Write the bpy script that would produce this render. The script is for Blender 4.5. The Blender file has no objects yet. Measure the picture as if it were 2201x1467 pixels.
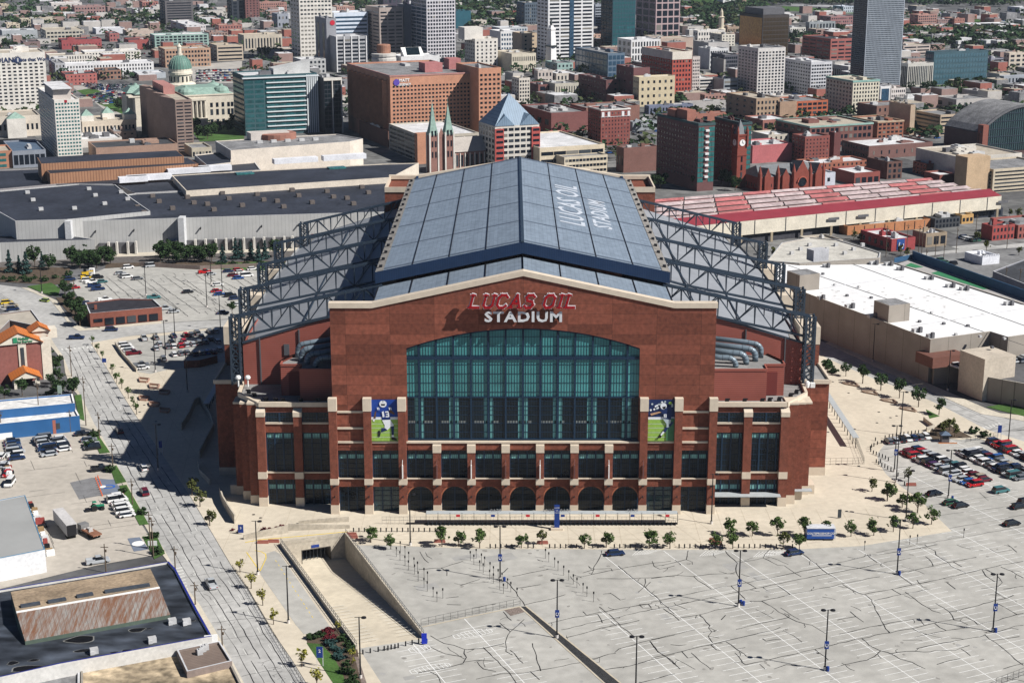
import bpy,math,random
from mathutils import Vector,geometry
random.seed(7)
R = random.random
def ru(a,b):return a + (b - a) * random.random()
F = 3500.0;CX = 1100.5;CY = 733.5;TH = math.atan(943 / F);H = 150.0
sT,cT = math.sin(TH),math.cos(TH)
GA = math.radians(23)
E1 = (math.cos(GA),math.sin(GA));E2 = (-math.sin(GA),math.cos(GA))
def G(px,py,z=0.0):
 u = (px - CX) / F;v = (py - CY) / F
 t = (H - z) / (sT + v * cT)
 return (u * t,t * (cT - v * sT))
def Zat(py,Y):
 v = (py - CY) / F
 return H - Y * (sT + v * cT) / (cT - v * sT)
def Xat(px,Y,z):
 return (px - CX) / F * (Y * cT + (H - z) * sT)
C = bpy.data.collections.new('place');bpy.context.scene.collection.children.link(C)
MATS = {}
def nt(name):
 m = bpy.data.materials.new(name);m.use_nodes = True
 return m,m.node_tree.nodes,m.node_tree.links,m.node_tree.nodes['Principled BSDF']
def M(name,col,rough=0.8,amt=0.25,sc=0.3,metal=0.0,spec=0.3,sc2=None,stretch=None,bump=0.0,col2=None,thr=(0.3,0.7)):
 if name in MATS:return MATS[name]
 m,N,L,B = nt(name)
 B.inputs['Roughness'].default_value = rough;B.inputs['Metallic'].default_value = metal
 B.inputs['Specular IOR Level'].default_value = spec
 if amt <= 0:
  B.inputs['Base Color'].default_value = (*col,1);MATS[name] = m;return m
 tc = N.new('ShaderNodeTexCoord');src = tc.outputs['Object']
 if stretch:
  mp = N.new('ShaderNodeMapping');mp.inputs['Scale'].default_value = stretch
  L.new(src,mp.inputs[0]);src = mp.outputs[0]
 n = N.new('ShaderNodeTexNoise');n.inputs['Scale'].default_value = sc;n.inputs['Detail'].default_value = 6
 n.inputs['Roughness'].default_value = 0.62
 L.new(src,n.inputs['Vector'])
 r = N.new('ShaderNodeValToRGB');L.new(n.outputs[0],r.inputs[0])
 c2 = col2 or tuple(min(1,c * (1 + amt)) for c in col);c1 = tuple(c * (1 - amt) for c in col) if not col2 else col
 r.color_ramp.elements[0].position,r.color_ramp.elements[1].position = thr
 r.color_ramp.elements[0].color = (*c1,1);r.color_ramp.elements[1].color = (*c2,1)
 out = r.outputs[0]
 if sc2:
  n2 = N.new('ShaderNodeTexNoise');n2.inputs['Scale'].default_value = sc2;n2.inputs['Detail'].default_value = 4
  L.new(src,n2.inputs['Vector'])
  mr = N.new('ShaderNodeMapRange');mr.inputs[1].default_value = .3;mr.inputs[2].default_value = .7
  mr.inputs[3].default_value = 1 - amt * .8;mr.inputs[4].default_value = 1 + amt * .6
  L.new(n2.outputs[0],mr.inputs[0])
  mx = N.new('ShaderNodeVectorMath');mx.operation = 'SCALE'
  L.new(out,mx.inputs[0]);L.new(mr.outputs[0],mx.inputs['Scale']);out = mx.outputs[0]
 L.new(out,B.inputs['Base Color'])
 if bump:
  b = N.new('ShaderNodeBump');b.inputs['Strength'].default_value = bump;b.inputs['Distance'].default_value = 0.1
  L.new(n.outputs[0],b.inputs['Height']);L.new(b.outputs[0],B.inputs['Normal'])
 MATS[name] = m
 return m
def MW(name,col,line,period,axis='Z',width=0.12,rough=0.8,amt=0.2,sc=0.4,metal=0.0,spec=0.3,period2=None,axis2=None,jitter=0.0):
 if name in MATS:return MATS[name]
 m,N,L,B = nt(name)
 B.inputs['Roughness'].default_value = rough;B.inputs['Metallic'].default_value = metal
 B.inputs['Specular IOR Level'].default_value = spec
 tc = N.new('ShaderNodeTexCoord');sp = N.new('ShaderNodeSeparateXYZ');L.new(tc.outputs['Object'],sp.inputs[0])
 n = N.new('ShaderNodeTexNoise');n.inputs['Scale'].default_value = sc;n.inputs['Detail'].default_value = 6
 L.new(tc.outputs['Object'],n.inputs['Vector'])
 def axisval(ax):
  if ax in 'XYZ':return sp.outputs[ax]
  a = N.new('ShaderNodeVectorMath');a.operation = 'DOT_PRODUCT'
  a.inputs[1].default_value = {'E1':(E1[0],E1[1],0),'E2':(E2[0],E2[1],0)}[ax]
  L.new(tc.outputs['Object'],a.inputs[0]);return a.outputs['Value']
 def linemask(ax,per,wd):
  d = N.new('ShaderNodeMath');d.operation = 'DIVIDE';L.new(axisval(ax),d.inputs[0]);d.inputs[1].default_value = per
  fr = N.new('ShaderNodeMath');fr.operation = 'FRACT';L.new(d.outputs[0],fr.inputs[0])
  lt = N.new('ShaderNodeMath');lt.operation = 'LESS_THAN';L.new(fr.outputs[0],lt.inputs[0]);lt.inputs[1].default_value = wd
  fl = N.new('ShaderNodeMath');fl.operation = 'FLOOR';L.new(d.outputs[0],fl.inputs[0])
  return lt.outputs[0],fl.outputs[0]
 mask,cell = linemask(axis,period,width)
 cells = [cell]
 if period2:
  m2,c2 = linemask(axis2,period2,width * period / period2)
  mxx = N.new('ShaderNodeMath');mxx.operation = 'MAXIMUM';L.new(mask,mxx.inputs[0]);L.new(m2,mxx.inputs[1])
  mask = mxx.outputs[0];cells.append(c2)
 r = N.new('ShaderNodeMapRange');L.new(n.outputs[0],r.inputs[0]);r.inputs[1].default_value = .25;r.inputs[2].default_value = .75
 r.inputs[3].default_value = 1 - amt;r.inputs[4].default_value = 1 + amt
 val = r.outputs[0]
 if jitter:
  cb = N.new('ShaderNodeCombineXYZ');L.new(cells[0],cb.inputs[0])
  if len(cells) > 1:L.new(cells[1],cb.inputs[1])
  wn = N.new('ShaderNodeTexWhiteNoise');L.new(cb.outputs[0],wn.inputs[0])
  jr = N.new('ShaderNodeMapRange');L.new(wn.outputs['Value'],jr.inputs[0]);jr.inputs[3].default_value = 1 - jitter;jr.inputs[4].default_value = 1 + jitter
  mu = N.new('ShaderNodeMath');mu.operation = 'MULTIPLY';L.new(val,mu.inputs[0]);L.new(jr.outputs[0],mu.inputs[1]);val = mu.outputs[0]
 mix = N.new('ShaderNodeMix');mix.data_type = 'RGBA';L.new(mask,mix.inputs['Factor'])
 mix.inputs['A'].default_value = (*col,1);mix.inputs['B'].default_value = (*line,1)
 sv = N.new('ShaderNodeVectorMath');sv.operation = 'SCALE';L.new(mix.outputs['Result'],sv.inputs[0]);L.new(val,sv.inputs['Scale'])
 L.new(sv.outputs[0],B.inputs['Base Color'])
 MATS[name] = m
 return m
class MB:
 def __init__(s):s.v = [];s.f = [];s.m = [];s.mi = 0
 def face(s,pts):
  b = len(s.v);s.v += [tuple(p) for p in pts];s.f.append(tuple(range(b,b + len(pts))));s.m.append(s.mi);return s
 def box(s,x0,x1,y0,y1,z0,z1):
  return s.hexa([(x0,y0),(x1,y0),(x1,y1),(x0,y1)],z0,z1)
 def hexa(s,poly,z0,z1,top=True,bottom=False):
  b = len(s.v);n = len(poly)
  a = sum(poly[i][0] * poly[(i + 1) % n][1] - poly[(i + 1) % n][0] * poly[i][1] for i in range(n))
  if a < 0:poly = poly[::-1]
  zt = z1 if isinstance(z1,(list,tuple)) else [z1] * n
  if a < 0 and isinstance(z1,(list,tuple)):zt = zt[::-1]
  s.v += [(p[0],p[1],z0) for p in poly] + [(p[0],p[1],zt[i]) for i,p in enumerate(poly)]
  for i in range(n):
   j = (i + 1) % n;s.f.append((b + i,b + j,b + n + j,b + n + i));s.m.append(s.mi)
  if top:s.f.append(tuple(b + n + i for i in range(n)));s.m.append(s.mi)
  if bottom:s.f.append(tuple(b + n - 1 - i for i in range(n)));s.m.append(s.mi)
  return s
 def obox(s,o,e,d,w,l,z0,z1):
  p = [(o[0],o[1]),(o[0] + e[0] * w,o[1] + e[1] * w),(o[0] + e[0] * w + d[0] * l,o[1] + e[1] * w + d[1] * l),(o[0] + d[0] * l,o[1] + d[1] * l)]
  return s.hexa(p,z0,z1)
 def bar(s,p,q,w,h=None):
  h = h or w;p = Vector(p);q = Vector(q);d = (q - p)
  if d.length < 1e-6:return s
  d.normalize();a = d.cross(Vector((0,0,1)))
  if a.length < 1e-3:a = Vector((1,0,0))
  a.normalize();c = a.cross(d);a *= w / 2;c *= h / 2
  b = len(s.v)
  for o in (p,q):
   s.v += [tuple(o - a - c),tuple(o + a - c),tuple(o + a + c),tuple(o - a + c)]
  for i in range(4):
   j = (i + 1) % 4;s.f.append((b + i,b + j,b + 4 + j,b + 4 + i));s.m.append(s.mi)
  s.f += [(b + 3,b + 2,b + 1,b),(b + 4,b + 5,b + 6,b + 7)];s.m += [s.mi] * 2
  return s
 def tube(s,pts,r,n=8,cap=True):
  rs = r if isinstance(r,(list,tuple)) else [r] * len(pts)
  pts = [Vector(p) for p in pts];b0 = len(s.v)
  for i,p in enumerate(pts):
   d = (pts[min(i + 1,len(pts) - 1)] - pts[max(i - 1,0)]).normalized()
   a = d.cross(Vector((0.03,0.02,1)))
   if a.length < 0.05:a = Vector((1,0,0))
   a.normalize();c = d.cross(a)
   for k in range(n):
    t = 2 * math.pi * k / n
    s.v.append(tuple(p + a * (rs[i] * math.cos(t)) + c * (rs[i] * math.sin(t))))
  for i in range(len(pts) - 1):
   for k in range(n):
    j = (k + 1) % n
    s.f.append((b0 + i * n + k,b0 + i * n + j,b0 + (i + 1) * n + j,b0 + (i + 1) * n + k));s.m.append(s.mi)
  if cap:
   s.f.append(tuple(b0 + (len(pts) - 1) * n + k for k in range(n)));s.m.append(s.mi)
   s.f.append(tuple(b0 + n - 1 - k for k in range(n)));s.m.append(s.mi)
  return s
 def lathe(s,c,prof,n=16):
  b0 = len(s.v)
  for (r,z) in prof:
   for k in range(n):
    t = 2 * math.pi * k / n;s.v.append((c[0] + r * math.cos(t),c[1] + r * math.sin(t),z))
  for i in range(len(prof) - 1):
   for k in range(n):
    j = (k + 1) % n;s.f.append((b0 + i * n + k,b0 + i * n + j,b0 + (i + 1) * n + j,b0 + (i + 1) * n + k));s.m.append(s.mi)
  s.f.append(tuple(b0 + (len(prof) - 1) * n + k for k in range(n)));s.m.append(s.mi)
  return s
 def strip(s,pts,w,z):
  n = len(pts)
  if n < 2:return s
  L_,R_ = [],[]
  for i in range(n):
   a = pts[max(i - 1,0)];c = pts[min(i + 1,n - 1)]
   dx,dy = c[0] - a[0],c[1] - a[1];l = math.hypot(dx,dy) or 1
   ww = w[i] if isinstance(w,(list,tuple)) else w
   nx,ny = -dy / l * ww / 2,dx / l * ww / 2
   L_.append((pts[i][0] + nx,pts[i][1] + ny,z));R_.append((pts[i][0] - nx,pts[i][1] - ny,z))
  b = len(s.v)
  s.v += L_ + R_
  for i in range(n - 1):
   s.f.append((b + n + i,b + n + i + 1,b + i + 1,b + i));s.m.append(s.mi)
  return s
 def poly(s,loops,z):
  if len(loops) == 1 and False:pass
  vs = [[Vector((p[0],p[1],0)) for p in lp] for lp in loops]
  tri = geometry.tessellate_polygon(vs);flat = [p for lp in vs for p in lp];b = len(s.v)
  s.v += [(p.x,p.y,z) for p in flat]
  for t in tri:
   a,c,d = (flat[i] for i in t)
   cr = (c.x - a.x) * (d.y - a.y) - (c.y - a.y) * (d.x - a.x)
   if abs(cr) < 1e-9:continue
   s.f.append(tuple(b + i for i in (t if cr > 0 else t[::-1])));s.m.append(s.mi)
  return s
 def mesh(s,name,mats,off=(0,0,0),smooth=False):
  me = bpy.data.meshes.new(name)
  ox,oy,oz = off
  me.from_pydata([(x - ox,y - oy,z - oz) for x,y,z in s.v],[],s.f)
  for m in (mats if isinstance(mats,(list,tuple)) else [mats]):me.materials.append(m)
  if any(s.m):me.polygons.foreach_set('material_index',s.m)
  if smooth:me.polygons.foreach_set('use_smooth',[True] * len(s.f))
  me.update()
  return me
 def build(s,name,mats,parent=None,smooth=False,off=None):
  if off is None:off = tuple(parent['_o']) if parent is not None and '_o' in parent else (0,0,0)
  me = s.mesh(name,mats,off,smooth)
  o = bpy.data.objects.new(name,me);C.objects.link(o)
  if parent is not None:o.parent = parent;o['_o'] = off
  return o
def tag(o,label=None,cat=None,group=None,kind=None):
 if label:o['label'] = label
 if cat:o['category'] = cat
 if group:o['group'] = group
 if kind:o['kind'] = kind
 return o
def thing(name,label,cat,loc=(0,0,0),group=None,rz=0):
 o = bpy.data.objects.new(name,None);C.objects.link(o);o.location = loc;o.rotation_euler = (0,0,rz)
 o.empty_display_size = 0.5
 o['_o'] = (0,0,0) if rz else tuple(loc)
 return tag(o,label,cat,group)
def single(name,mb,mats,label,cat,loc,group=None,smooth=False):
 o = mb.build(name,mats,None,smooth,off=loc);o.location = loc
 return tag(o,label,cat,group)
def struct(name,mb,mat,kind='structure'):
 o = mb.build(name,mat);o['kind'] = kind;return o
def inst(name,me,parent,loc,rz=0.0,scale=1.0):
 o = bpy.data.objects.new(name,me);C.objects.link(o)
 if parent is not None:o.parent = parent
 o.location = loc;o.rotation_euler = (0,0,rz)
 o.scale = scale if isinstance(scale,tuple) else (scale,) * 3
 return o
def gp(l):return [G(*p) for p in l]
ORD = 'first second third fourth fifth sixth seventh eighth ninth tenth eleventh twelfth thirteenth fourteenth fifteenth sixteenth seventeenth eighteenth nineteenth twentieth'.split()
def ordn(i):
 if i < 20:return ORD[i]
 t = ['twenty','thirty','forty','fifty','sixty','seventy','eighty'][(i + 1) // 10 - 2]
 return t + '-' + ORD[(i + 1) % 10 - 1] if (i + 1) % 10 else {'twenty':'twentieth','thirty':'thirtieth','forty':'fortieth','fifty':'fiftieth','sixty':'sixtieth','seventy':'seventieth','eighty':'eightieth'}[t]
concrete = M('plaza_concrete',(.585,.52,.415),.85,.10,.05,sc2=.6)
walk = M('pavement_concrete',(.55,.50,.41),.85,.16,.08,sc2=1.0)
lotgrey = M('lot_asphalt',(.405,.395,.365),.9,.17,.03,sc2=.35)
roadgrey = M('road_concrete',(.41,.405,.39),.9,.2,.05,sc2=.5)
asphalt = M('dark_asphalt',(.10,.10,.105),.9,.25,.05,sc2=.7)
townfloor = M('town_ground',(.115,.115,.118),.9,.45,.02,sc2=.2)
grassm = M('grass',(.055,.12,.025),.95,.35,.1,sc2=2)
seal = M('crack_seal',(.02,.02,.022),.6,0)
white = M('white_paint',(.8,.8,.78),.7,.08,.5)
faded = M('faded_white_paint',(.66,.66,.62),.8,.2,.6)
yellow = M('yellow_paint',(.75,.55,.08),.7,.1,.5)
brickred = MW('stadium_brick_panels',(.200,.062,.038),(.10,.033,.021),2.6,'Z',.035,.85,.32,1.0,period2=11.0,axis2='X',jitter=.30)
brick2 = M('stadium_brick',(.190,.060,.037),.85,.28,.9,sc2=3)
stone = M('limestone',(.62,.53,.42),.8,.1,.5)
steel = M('blue_grey_steel',(.028,.044,.066),.45,.12,.5,spec=.5)
navy = MW('navy_metal_fascia',(.012,.030,.075),(.02,.045,.1),.6,'X',.15,.5,.1,.4)
redmetal = MW('red_ribbed_metal',(.33,.10,.075),(.20,.055,.04),.55,'Z',.3,.6,.08,.3)
black = M('black_metal',(.012,.012,.015),.5,0)
tealglass = M('teal_glass',(.065,.26,.265),.2,.35,.08,spec=.45)
darkglass = M('dark_glass',(.006,.013,.018),.18,.5,.15,spec=.3)
winglass = M('window_glass',(.012,.02,.03),.2,.4,.4,spec=.3)
bluesteel = M('blue_mullion',(.009,.028,.058),.5,.1,.5)
# ================================================================ ground,roads,lots
def st(s,t):return (s * E1[0] + t * E2[0],s * E1[1] + t * E2[1])
def to_st(p):return (p[0] * E1[0] + p[1] * E1[1],p[0] * E2[0] + p[1] * E2[1])
RA,RB,RC,RD = G(606,1172),G(769,1395),G(909,1372),G(741,1152)
hole = [RA,RB,RC,RD]
PIT = gp([(392,926),(408,905),(420,877),(436,884),(452,925),(440,958),(400,958),(362,962)])
b = MB();b.poly([[(-6000,60),(6000,60),(6000,14000),(-6000,14000)],hole],0)
struct('ground',b,townfloor)
road_e = [(195,737),(227,787),(272,862),(305,913),(345,970),(403,1056),(454,1142),(499,1218),(534,1266),(586,1357),(626,1415),(655,1462),(740,1600),(800,1700)]
road_w = [(-60,640),(0,652),(68,684),(103,716),(118,741),(136,766),(161,827),(181,865),(202,910),(219,937),(320,1127),(355,1185),(393,1253),(429,1299),(479,1382),(524,1467),(600,1600),(655,1700)]
plaza = road_e[:13] + [(905,1600),(771,1393)]
pz = gp(plaza) + [RB,RA,RD] + gp([(755,1171),(840,1172),(1010,1179),(1400,1181),(1700,1181),(1850,1173),(1960,1155),(2045,1141),(2015,1112),(1975,1072),(1940,1048),(1905,1020),(1888,995),(1885,975),(1902,953),(1990,936),(2060,945),(2100,941),(2201,975),(2330,1010),(2330,990),(2201,949),(2117,922),(2028,874),(1953,841),(1877,814),(1801,781),(1740,752),(1560,660),(1400,590)]) + [G(700,640),G(520,690),G(480,703),G(277,723)]
b = MB();b.mi = 0
vs = pz
b.poly([vs],.12)
for i in range(len(vs)):
 p,q = vs[i],vs[(i + 1) % len(vs)];b.face([(p[0],p[1],0),(q[0],q[1],0),(q[0],q[1],.12),(p[0],p[1],.12)])
struct('plaza',b,concrete)
def inside(p,poly):
 c = False;n = len(poly)
 for i in range(n):
  (x1,y1),(x2,y2) = poly[i],poly[(i + 1) % n]
  if (y1 > p[1]) != (y2 > p[1]) and p[0] < (x2 - x1) * (p[1] - y1) / (y2 - y1) + x1:c = not c
 return c
b = MB()
def joint(p,q):
 n = max(2,int(math.dist(p,q) / 2));run = []
 for i in range(n + 1):
  c = (p[0] + (q[0] - p[0]) * i / n,p[1] + (q[1] - p[1]) * i / n)
  if inside(c,pz):run.append(c)
  if (not inside(c,pz) or i == n) and run:
   if len(run) > 1:b.strip([run[0],run[-1]],.07,.135)
   run = []
for i in range(-16,26):joint((i * 6.4 + 1,340),(i * 6.4 + 1,392))
for y in (349,356,363.5,371,378.5):joint((-80,y),(110,y))
for i in range(22):joint(st(60 + i * 6.3,300),st(60 + i * 6.3,440)) if i > 12 else joint(st(88 + i * 6.3,395),st(88 + i * 6.3,560))
for i in range(22):joint(st(120,300 + i * 11),st(230,300 + i * 11))
for i in range(24):joint((-150,400 + i * 9),(-76,400 + i * 9 + 6));joint((-150 + i * 7,395),(-168 + i * 7,560)) if i < 10 else None
struct('plaza_joints',b,M('joint_tan',(.44,.37,.27),.9,.1,1))
b = MB();b.poly([gp(road_e)[::-1] + gp(road_w)],.02)
struct('street',b,roadgrey)
b = MB();b.poly([gp([(0,612),(-60,600),(-60,640),(0,652),(68,684),(103,716),(118,741),(195,738),(169,711),(151,701),(131,673),(108,645),(45,618)])],.03)
struct('curved_street',b,roadgrey)
b = MB();b.poly([gp([(169,711),(348,694.6),(479,687),(600,672),(600,690),(479,702),(277,722),(195,738)])],.04)
struct('cross_street',b,roadgrey)
b = MB();w = MB()
def lerp(a,c,f):return (a[0] + (c[0] - a[0]) * f,a[1] + (c[1] - a[1]) * f)
eg = gp(road_e);wg = gp(road_w)
def at_st(poly,t):
 for i in range(len(poly) - 1):
  a,c = to_st(poly[i]),to_st(poly[i + 1])
  if (a[1] - t) * (c[1] - t) <= 0 and abs(a[1] - c[1]) > 1e-6:
   f = (t - a[1]) / (c[1] - a[1]);return a[0] + (c[0] - a[0]) * f
 return None
t = 215
rows = []
while t < 600:
 a,c = at_st(wg,t),at_st(eg,t)
 if a is not None and c is not None:rows.append((t,a,c))
 t += 3
for k in (1,2,3,4,5):
 f = k / 6;dr = 0;pts = []
 for t,a,c in rows:
  dr = dr * .6 + ru(-.16,.16);pts.append(st(a + (c - a) * f + dr,t))
  if R() < .09:
   b.strip(pts,[ru(.05,.24) for _ in pts],.035);pts = []
 b.strip(pts,[ru(.05,.24) for _ in pts],.035)
for i,(t,a,c) in enumerate(rows):
 if i % 3 == 0:
  k = ru(-1.2,1.2);n = 7
  pts = [st(a + .3 + (c - a - .6) * j / n,t + k * j / n + ru(-.2,.2)) for j in range(n + 1)]
  if R() < .3:pts = pts[:ru(3,7).__int__()]
  b.strip(pts,ru(.05,.13),.035)
 if R() < .3:
  s0 = ru(a + 1,c - 3);pts = [st(s0,t)]
  for j in range(5):pts.append(st(s0 + j * ru(-.3,.7),t + j * ru(.3,1.1)))
  b.strip(pts,.08,.036)
struct('street_joints',b,seal,'stuff')
for f in (.27,.74):
 for i in range(0,len(rows) - 1,3):
  (t,a,c),(t2,a2,c2) = rows[i],rows[i + 1]
  w.strip([st(a + (c - a) * f + .3,t),st(a2 + (c2 - a2) * f + .3,t2)],.13,.04)
for k in range(9):
 p = G(205 - k * 9,744 + k * .6);w.strip([p,(p[0] - E2[0] * 2.2,p[1] - E2[1] * 2.2)],.7,.045)
for k in range(8):
 p = G(372 + k * 1.6,1222 + k * 6.5);w.strip([p,(p[0] + E1[0] * 2.2,p[1] + E1[1] * 2.2)],.5,.04)
struct('street_markings',w,faded)
b = MB()
def slab(pts,z=.12):
 g = gp(pts);b.poly([g],z)
 for i in range(len(g)):
  p,q = g[i],g[(i + 1) % len(g)];b.face([(p[0],p[1],0),(q[0],q[1],0),(q[0],q[1],z),(p[0],p[1],z)])
slab([(219,937),(320,1127),(355,1185),(393,1253),(429,1299),(479,1382),(524,1467),(600,1600),(585,1600),(508,1467),(455,1370),(412,1296),(372,1222),(344,1185),(310,1128),(208,935)])
slab([(161,827),(181,865),(202,910),(213,928),(165,915),(172,880),(168,850),(150,828),(140,800),(136,766)])
slab([(103,716),(118,741),(136,766),(130,770),(110,745),(95,722)])
slab([(169,711),(151,701),(131,673),(108,645),(45,618),(62,619),(122,646),(150,690),(183,706),(225,702),(345,690),(348,694.6)])
struct('pavement',b,walk)
lot = gp([(771,1393),(909,1372)]) + [RC,RD] + gp([(755,1171),(840,1172),(1010,1179),(1400,1181),(1700,1181),(1850,1173),(1960,1155),(2045,1141),(2015,1112),(1975,1072),(1940,1048),(1905,1020),(1888,995),(1885,975),(1902,953),(1990,936),(2060,945),(2100,941),(2201,975),(2330,1010),(2800,1100),(2900,1700),(800,1700),(905,1600)])
b = MB();b.poly([lot],.05);struct('parking_lot',b,lotgrey)
b = MB()
b.poly([gp([(247,737),(303,727),(482,706),(500,780),(482,778),(363,794),(323,804),(293,799)])],.14)
struct('plaza_parking_lot',b,lotgrey)
b = MB();b.poly([gp([(150,608),(225,577),(310,572),(420,576),(640,584),(600,672),(479,686),(348,694),(300,640),(180,660)])],.05)
struct('parking_lot',b,lotgrey)
b = MB();b.poly([gp([(0,935),(190,925),(215,940),(300,1120),(345,1190),(205,1215),(0,1265),(-80,1280),(-80,945)])],.05)
struct('depot_yard',b,M('yard_concrete',(.46,.42,.365),.9,.14,.04,sc2=.5))
b = MB();b.poly([gp([(150,1037),(198,1026),(245,1031),(262,1058),(215,1065),(170,1073)])],.07);struct('asphalt_patch',b,M('asph_patch',(.2,.2,.205),.9,.2,.5))
b = MB();b.poly([gp([(208,1030),(245,1030),(262,1056),(221,1063)])],.09)
b.poly([gp([(274,1157),(300,1154),(320,1180),(288,1185)])],.09);struct('painted_panel',b,M('painted_grey',(.16,.19,.25),.8,.1,.5))
b = MB();b.poly([[(G(297,1168)[0] + 1.5 * math.cos(a * .4),G(297,1168)[1] + 1.7 * math.sin(a * .4)) for a in range(16)]],.11)
b.poly([[(G(221,1046)[0] + .8 * math.cos(a * .4),G(221,1046)[1] + 1.0 * math.sin(a * .4)) for a in range(16)]],.11)
struct('painted_disc',b,white)
b = MB();c = G(236,1046)
b.strip([(c[0] + 1.5 * math.cos(a) - .3,c[1] + .1 + 1.3 * math.sin(a)) for a in [i * .35 - 2.3 for i in range(14)]],.5,.115);struct('painted_horseshoe',b,M('royal_blue',(.02,.12,.5),.6,0))
b = MB()
def inside(p,poly):
 c = False;n = len(poly)
 for i in range(n):
  (x1,y1),(x2,y2) = poly[i],poly[(i + 1) % n]
  if (y1 > p[1]) != (y2 > p[1]) and p[0] < (x2 - x1) * (p[1] - y1) / (y2 - y1) + x1:c = not c
 return c
no1 = gp([(745,1150),(1250,1180),(1290,1300),(1240,1340),(1110,1305),(905,1345),(900,1380),(770,1395)])
dn = gp([(1118,1300),(1320,1470),(1500,1650),(1400,1650),(1090,1308)])
def okl(p):return inside(p,lot) and not inside(p,no1) and not inside(p,dn)
for k in range(-10,16):
 s = 117.7 + 14.48 * k
 run = []
 for j in range(120):
  t = 190 + j * 2.42
  p = st(s,t)
  ok = okl(p) and (t < 334 or s > 222)
  if ok:run.append(p)
  if (not ok or j == 119) and run:
   if len(run) > 2:b.strip([run[0],run[-1]],.17,.065)
   run = []
  if ok and (t < 301 or s > 222):
   a,c = st(s - 4.4,t),st(s + 4.4,t)
   if okl(a) and okl(c):b.strip([a,c],.13,.066)
for (x,y,w_) in ((1385,1186,60),(1530,1188,60),(1665,1188,55),(1620,1190,10)):
 for q in range(7):b.strip([G(x - w_ / 2 + q * 5 + 4,y + 7 - q * .4),G(x - w_ / 2 + q * 8 + 18,y - 5)],.12,.066)
def hatch(cx,cy,L_,a=None):
 a = a or (.92,.39);c = G(cx,cy);o = []
 for i in range(25):
  th = i / 24 * 2 * math.pi;l,m_ = L_ / 2 * math.cos(th),1.5 * math.sin(th)
  l = max(-L_ / 2,min(L_ / 2,l * 1.15));o.append((c[0] + a[0] * l - a[1] * m_,c[1] + a[1] * l + a[0] * m_))
 b.strip(o,.16,.07)
 n = int(L_ / .9)
 for i in range(1,n):
  l = -L_ / 2 + i * L_ / n;b.strip([(c[0] + a[0] * l - a[1] * 1.3,c[1] + a[1] * l + a[0] * 1.3),(c[0] + a[0] * (l + .3) + a[1] * 1.3,c[1] + a[1] * (l + .3) - a[0] * 1.3)],.14,.07)
hatch(1016,1361,8.6);hatch(925,1436,8.5);hatch(902,1394,4.5)
struct('parking_lines',b,white)
b = MB();b2 = MB()
for _ in range(330):
 c = (ru(-38,195),ru(262,385))
 if not inside(c,lot) or (math.hypot(c[0] - 60,c[1] - 300) > 140 and R() < .5):continue
 r1,r2 = ru(.25,.8),ru(.2,.6);a0 = ru(0,3);pts = [(c[0] + r1 * math.cos(a) * math.cos(a0) - r2 * math.sin(a) * math.sin(a0) + ru(-.06,.06),c[1] + r1 * math.cos(a) * math.sin(a0) + r2 * math.sin(a) * math.cos(a0)) for a in [i * .698 for i in range(9)]]
 (b if R() < .8 else b2).poly([pts],.058)
struct('oil_stains',b,M('stain_grey',(.27,.26,.24),.8,.3,2),'stuff')
for _ in range(26):
 c = (ru(-30,180),ru(268,372));w_,l_ = ru(1.5,9),ru(1,5);q = [(c[0] + E1[0] * i * w_ + E2[0] * j * l_,c[1] + E1[1] * i * w_ + E2[1] * j * l_) for i,j in ((0,0),(1,0),(1,1),(0,1))]
 if all(inside(p,lot) for p in q) and all(not inside(p,dn) for p in q):b2.poly([q],.054)
struct('asphalt_patches',b2,M('patch_grey',(.35,.345,.33),.9,.15,.3),'stuff')
b = MB()
def crack(pts,w=.2,z=.08,poly=lot):
 out = []
 for i in range(len(pts) - 1):
  a,c = pts[i],pts[i + 1];n = max(1,int(math.dist(a,c) / 1.6))
  for j in range(n):
   q = lerp(a,c,j / n)
   if i + j:q = (q[0] + ru(-.18,.18),q[1] + ru(-.18,.18))
   out.append(q)
 out.append(pts[-1])
 b.strip(out,[w * ru(.5,1.35) for _ in out],z)
 for q in out[1:-1]:
  if w > .15 and R() < .13:
   d = ru(0,6.28);sp_ = [q]
   for _j in range(3):d += ru(-.7,.7);sp_.append((sp_[-1][0] + math.cos(d) * ru(.4,1.1),sp_[-1][1] + math.sin(d) * ru(.4,1.1)))
   if all(inside(x,poly) for x in sp_):b.strip(sp_,w * .6,z + .003)
Z1 = lambda l,ox=1400,k=5.495,oy=1170:gp([(ox + x / k,oy + y / k) for x,y in l])
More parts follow.
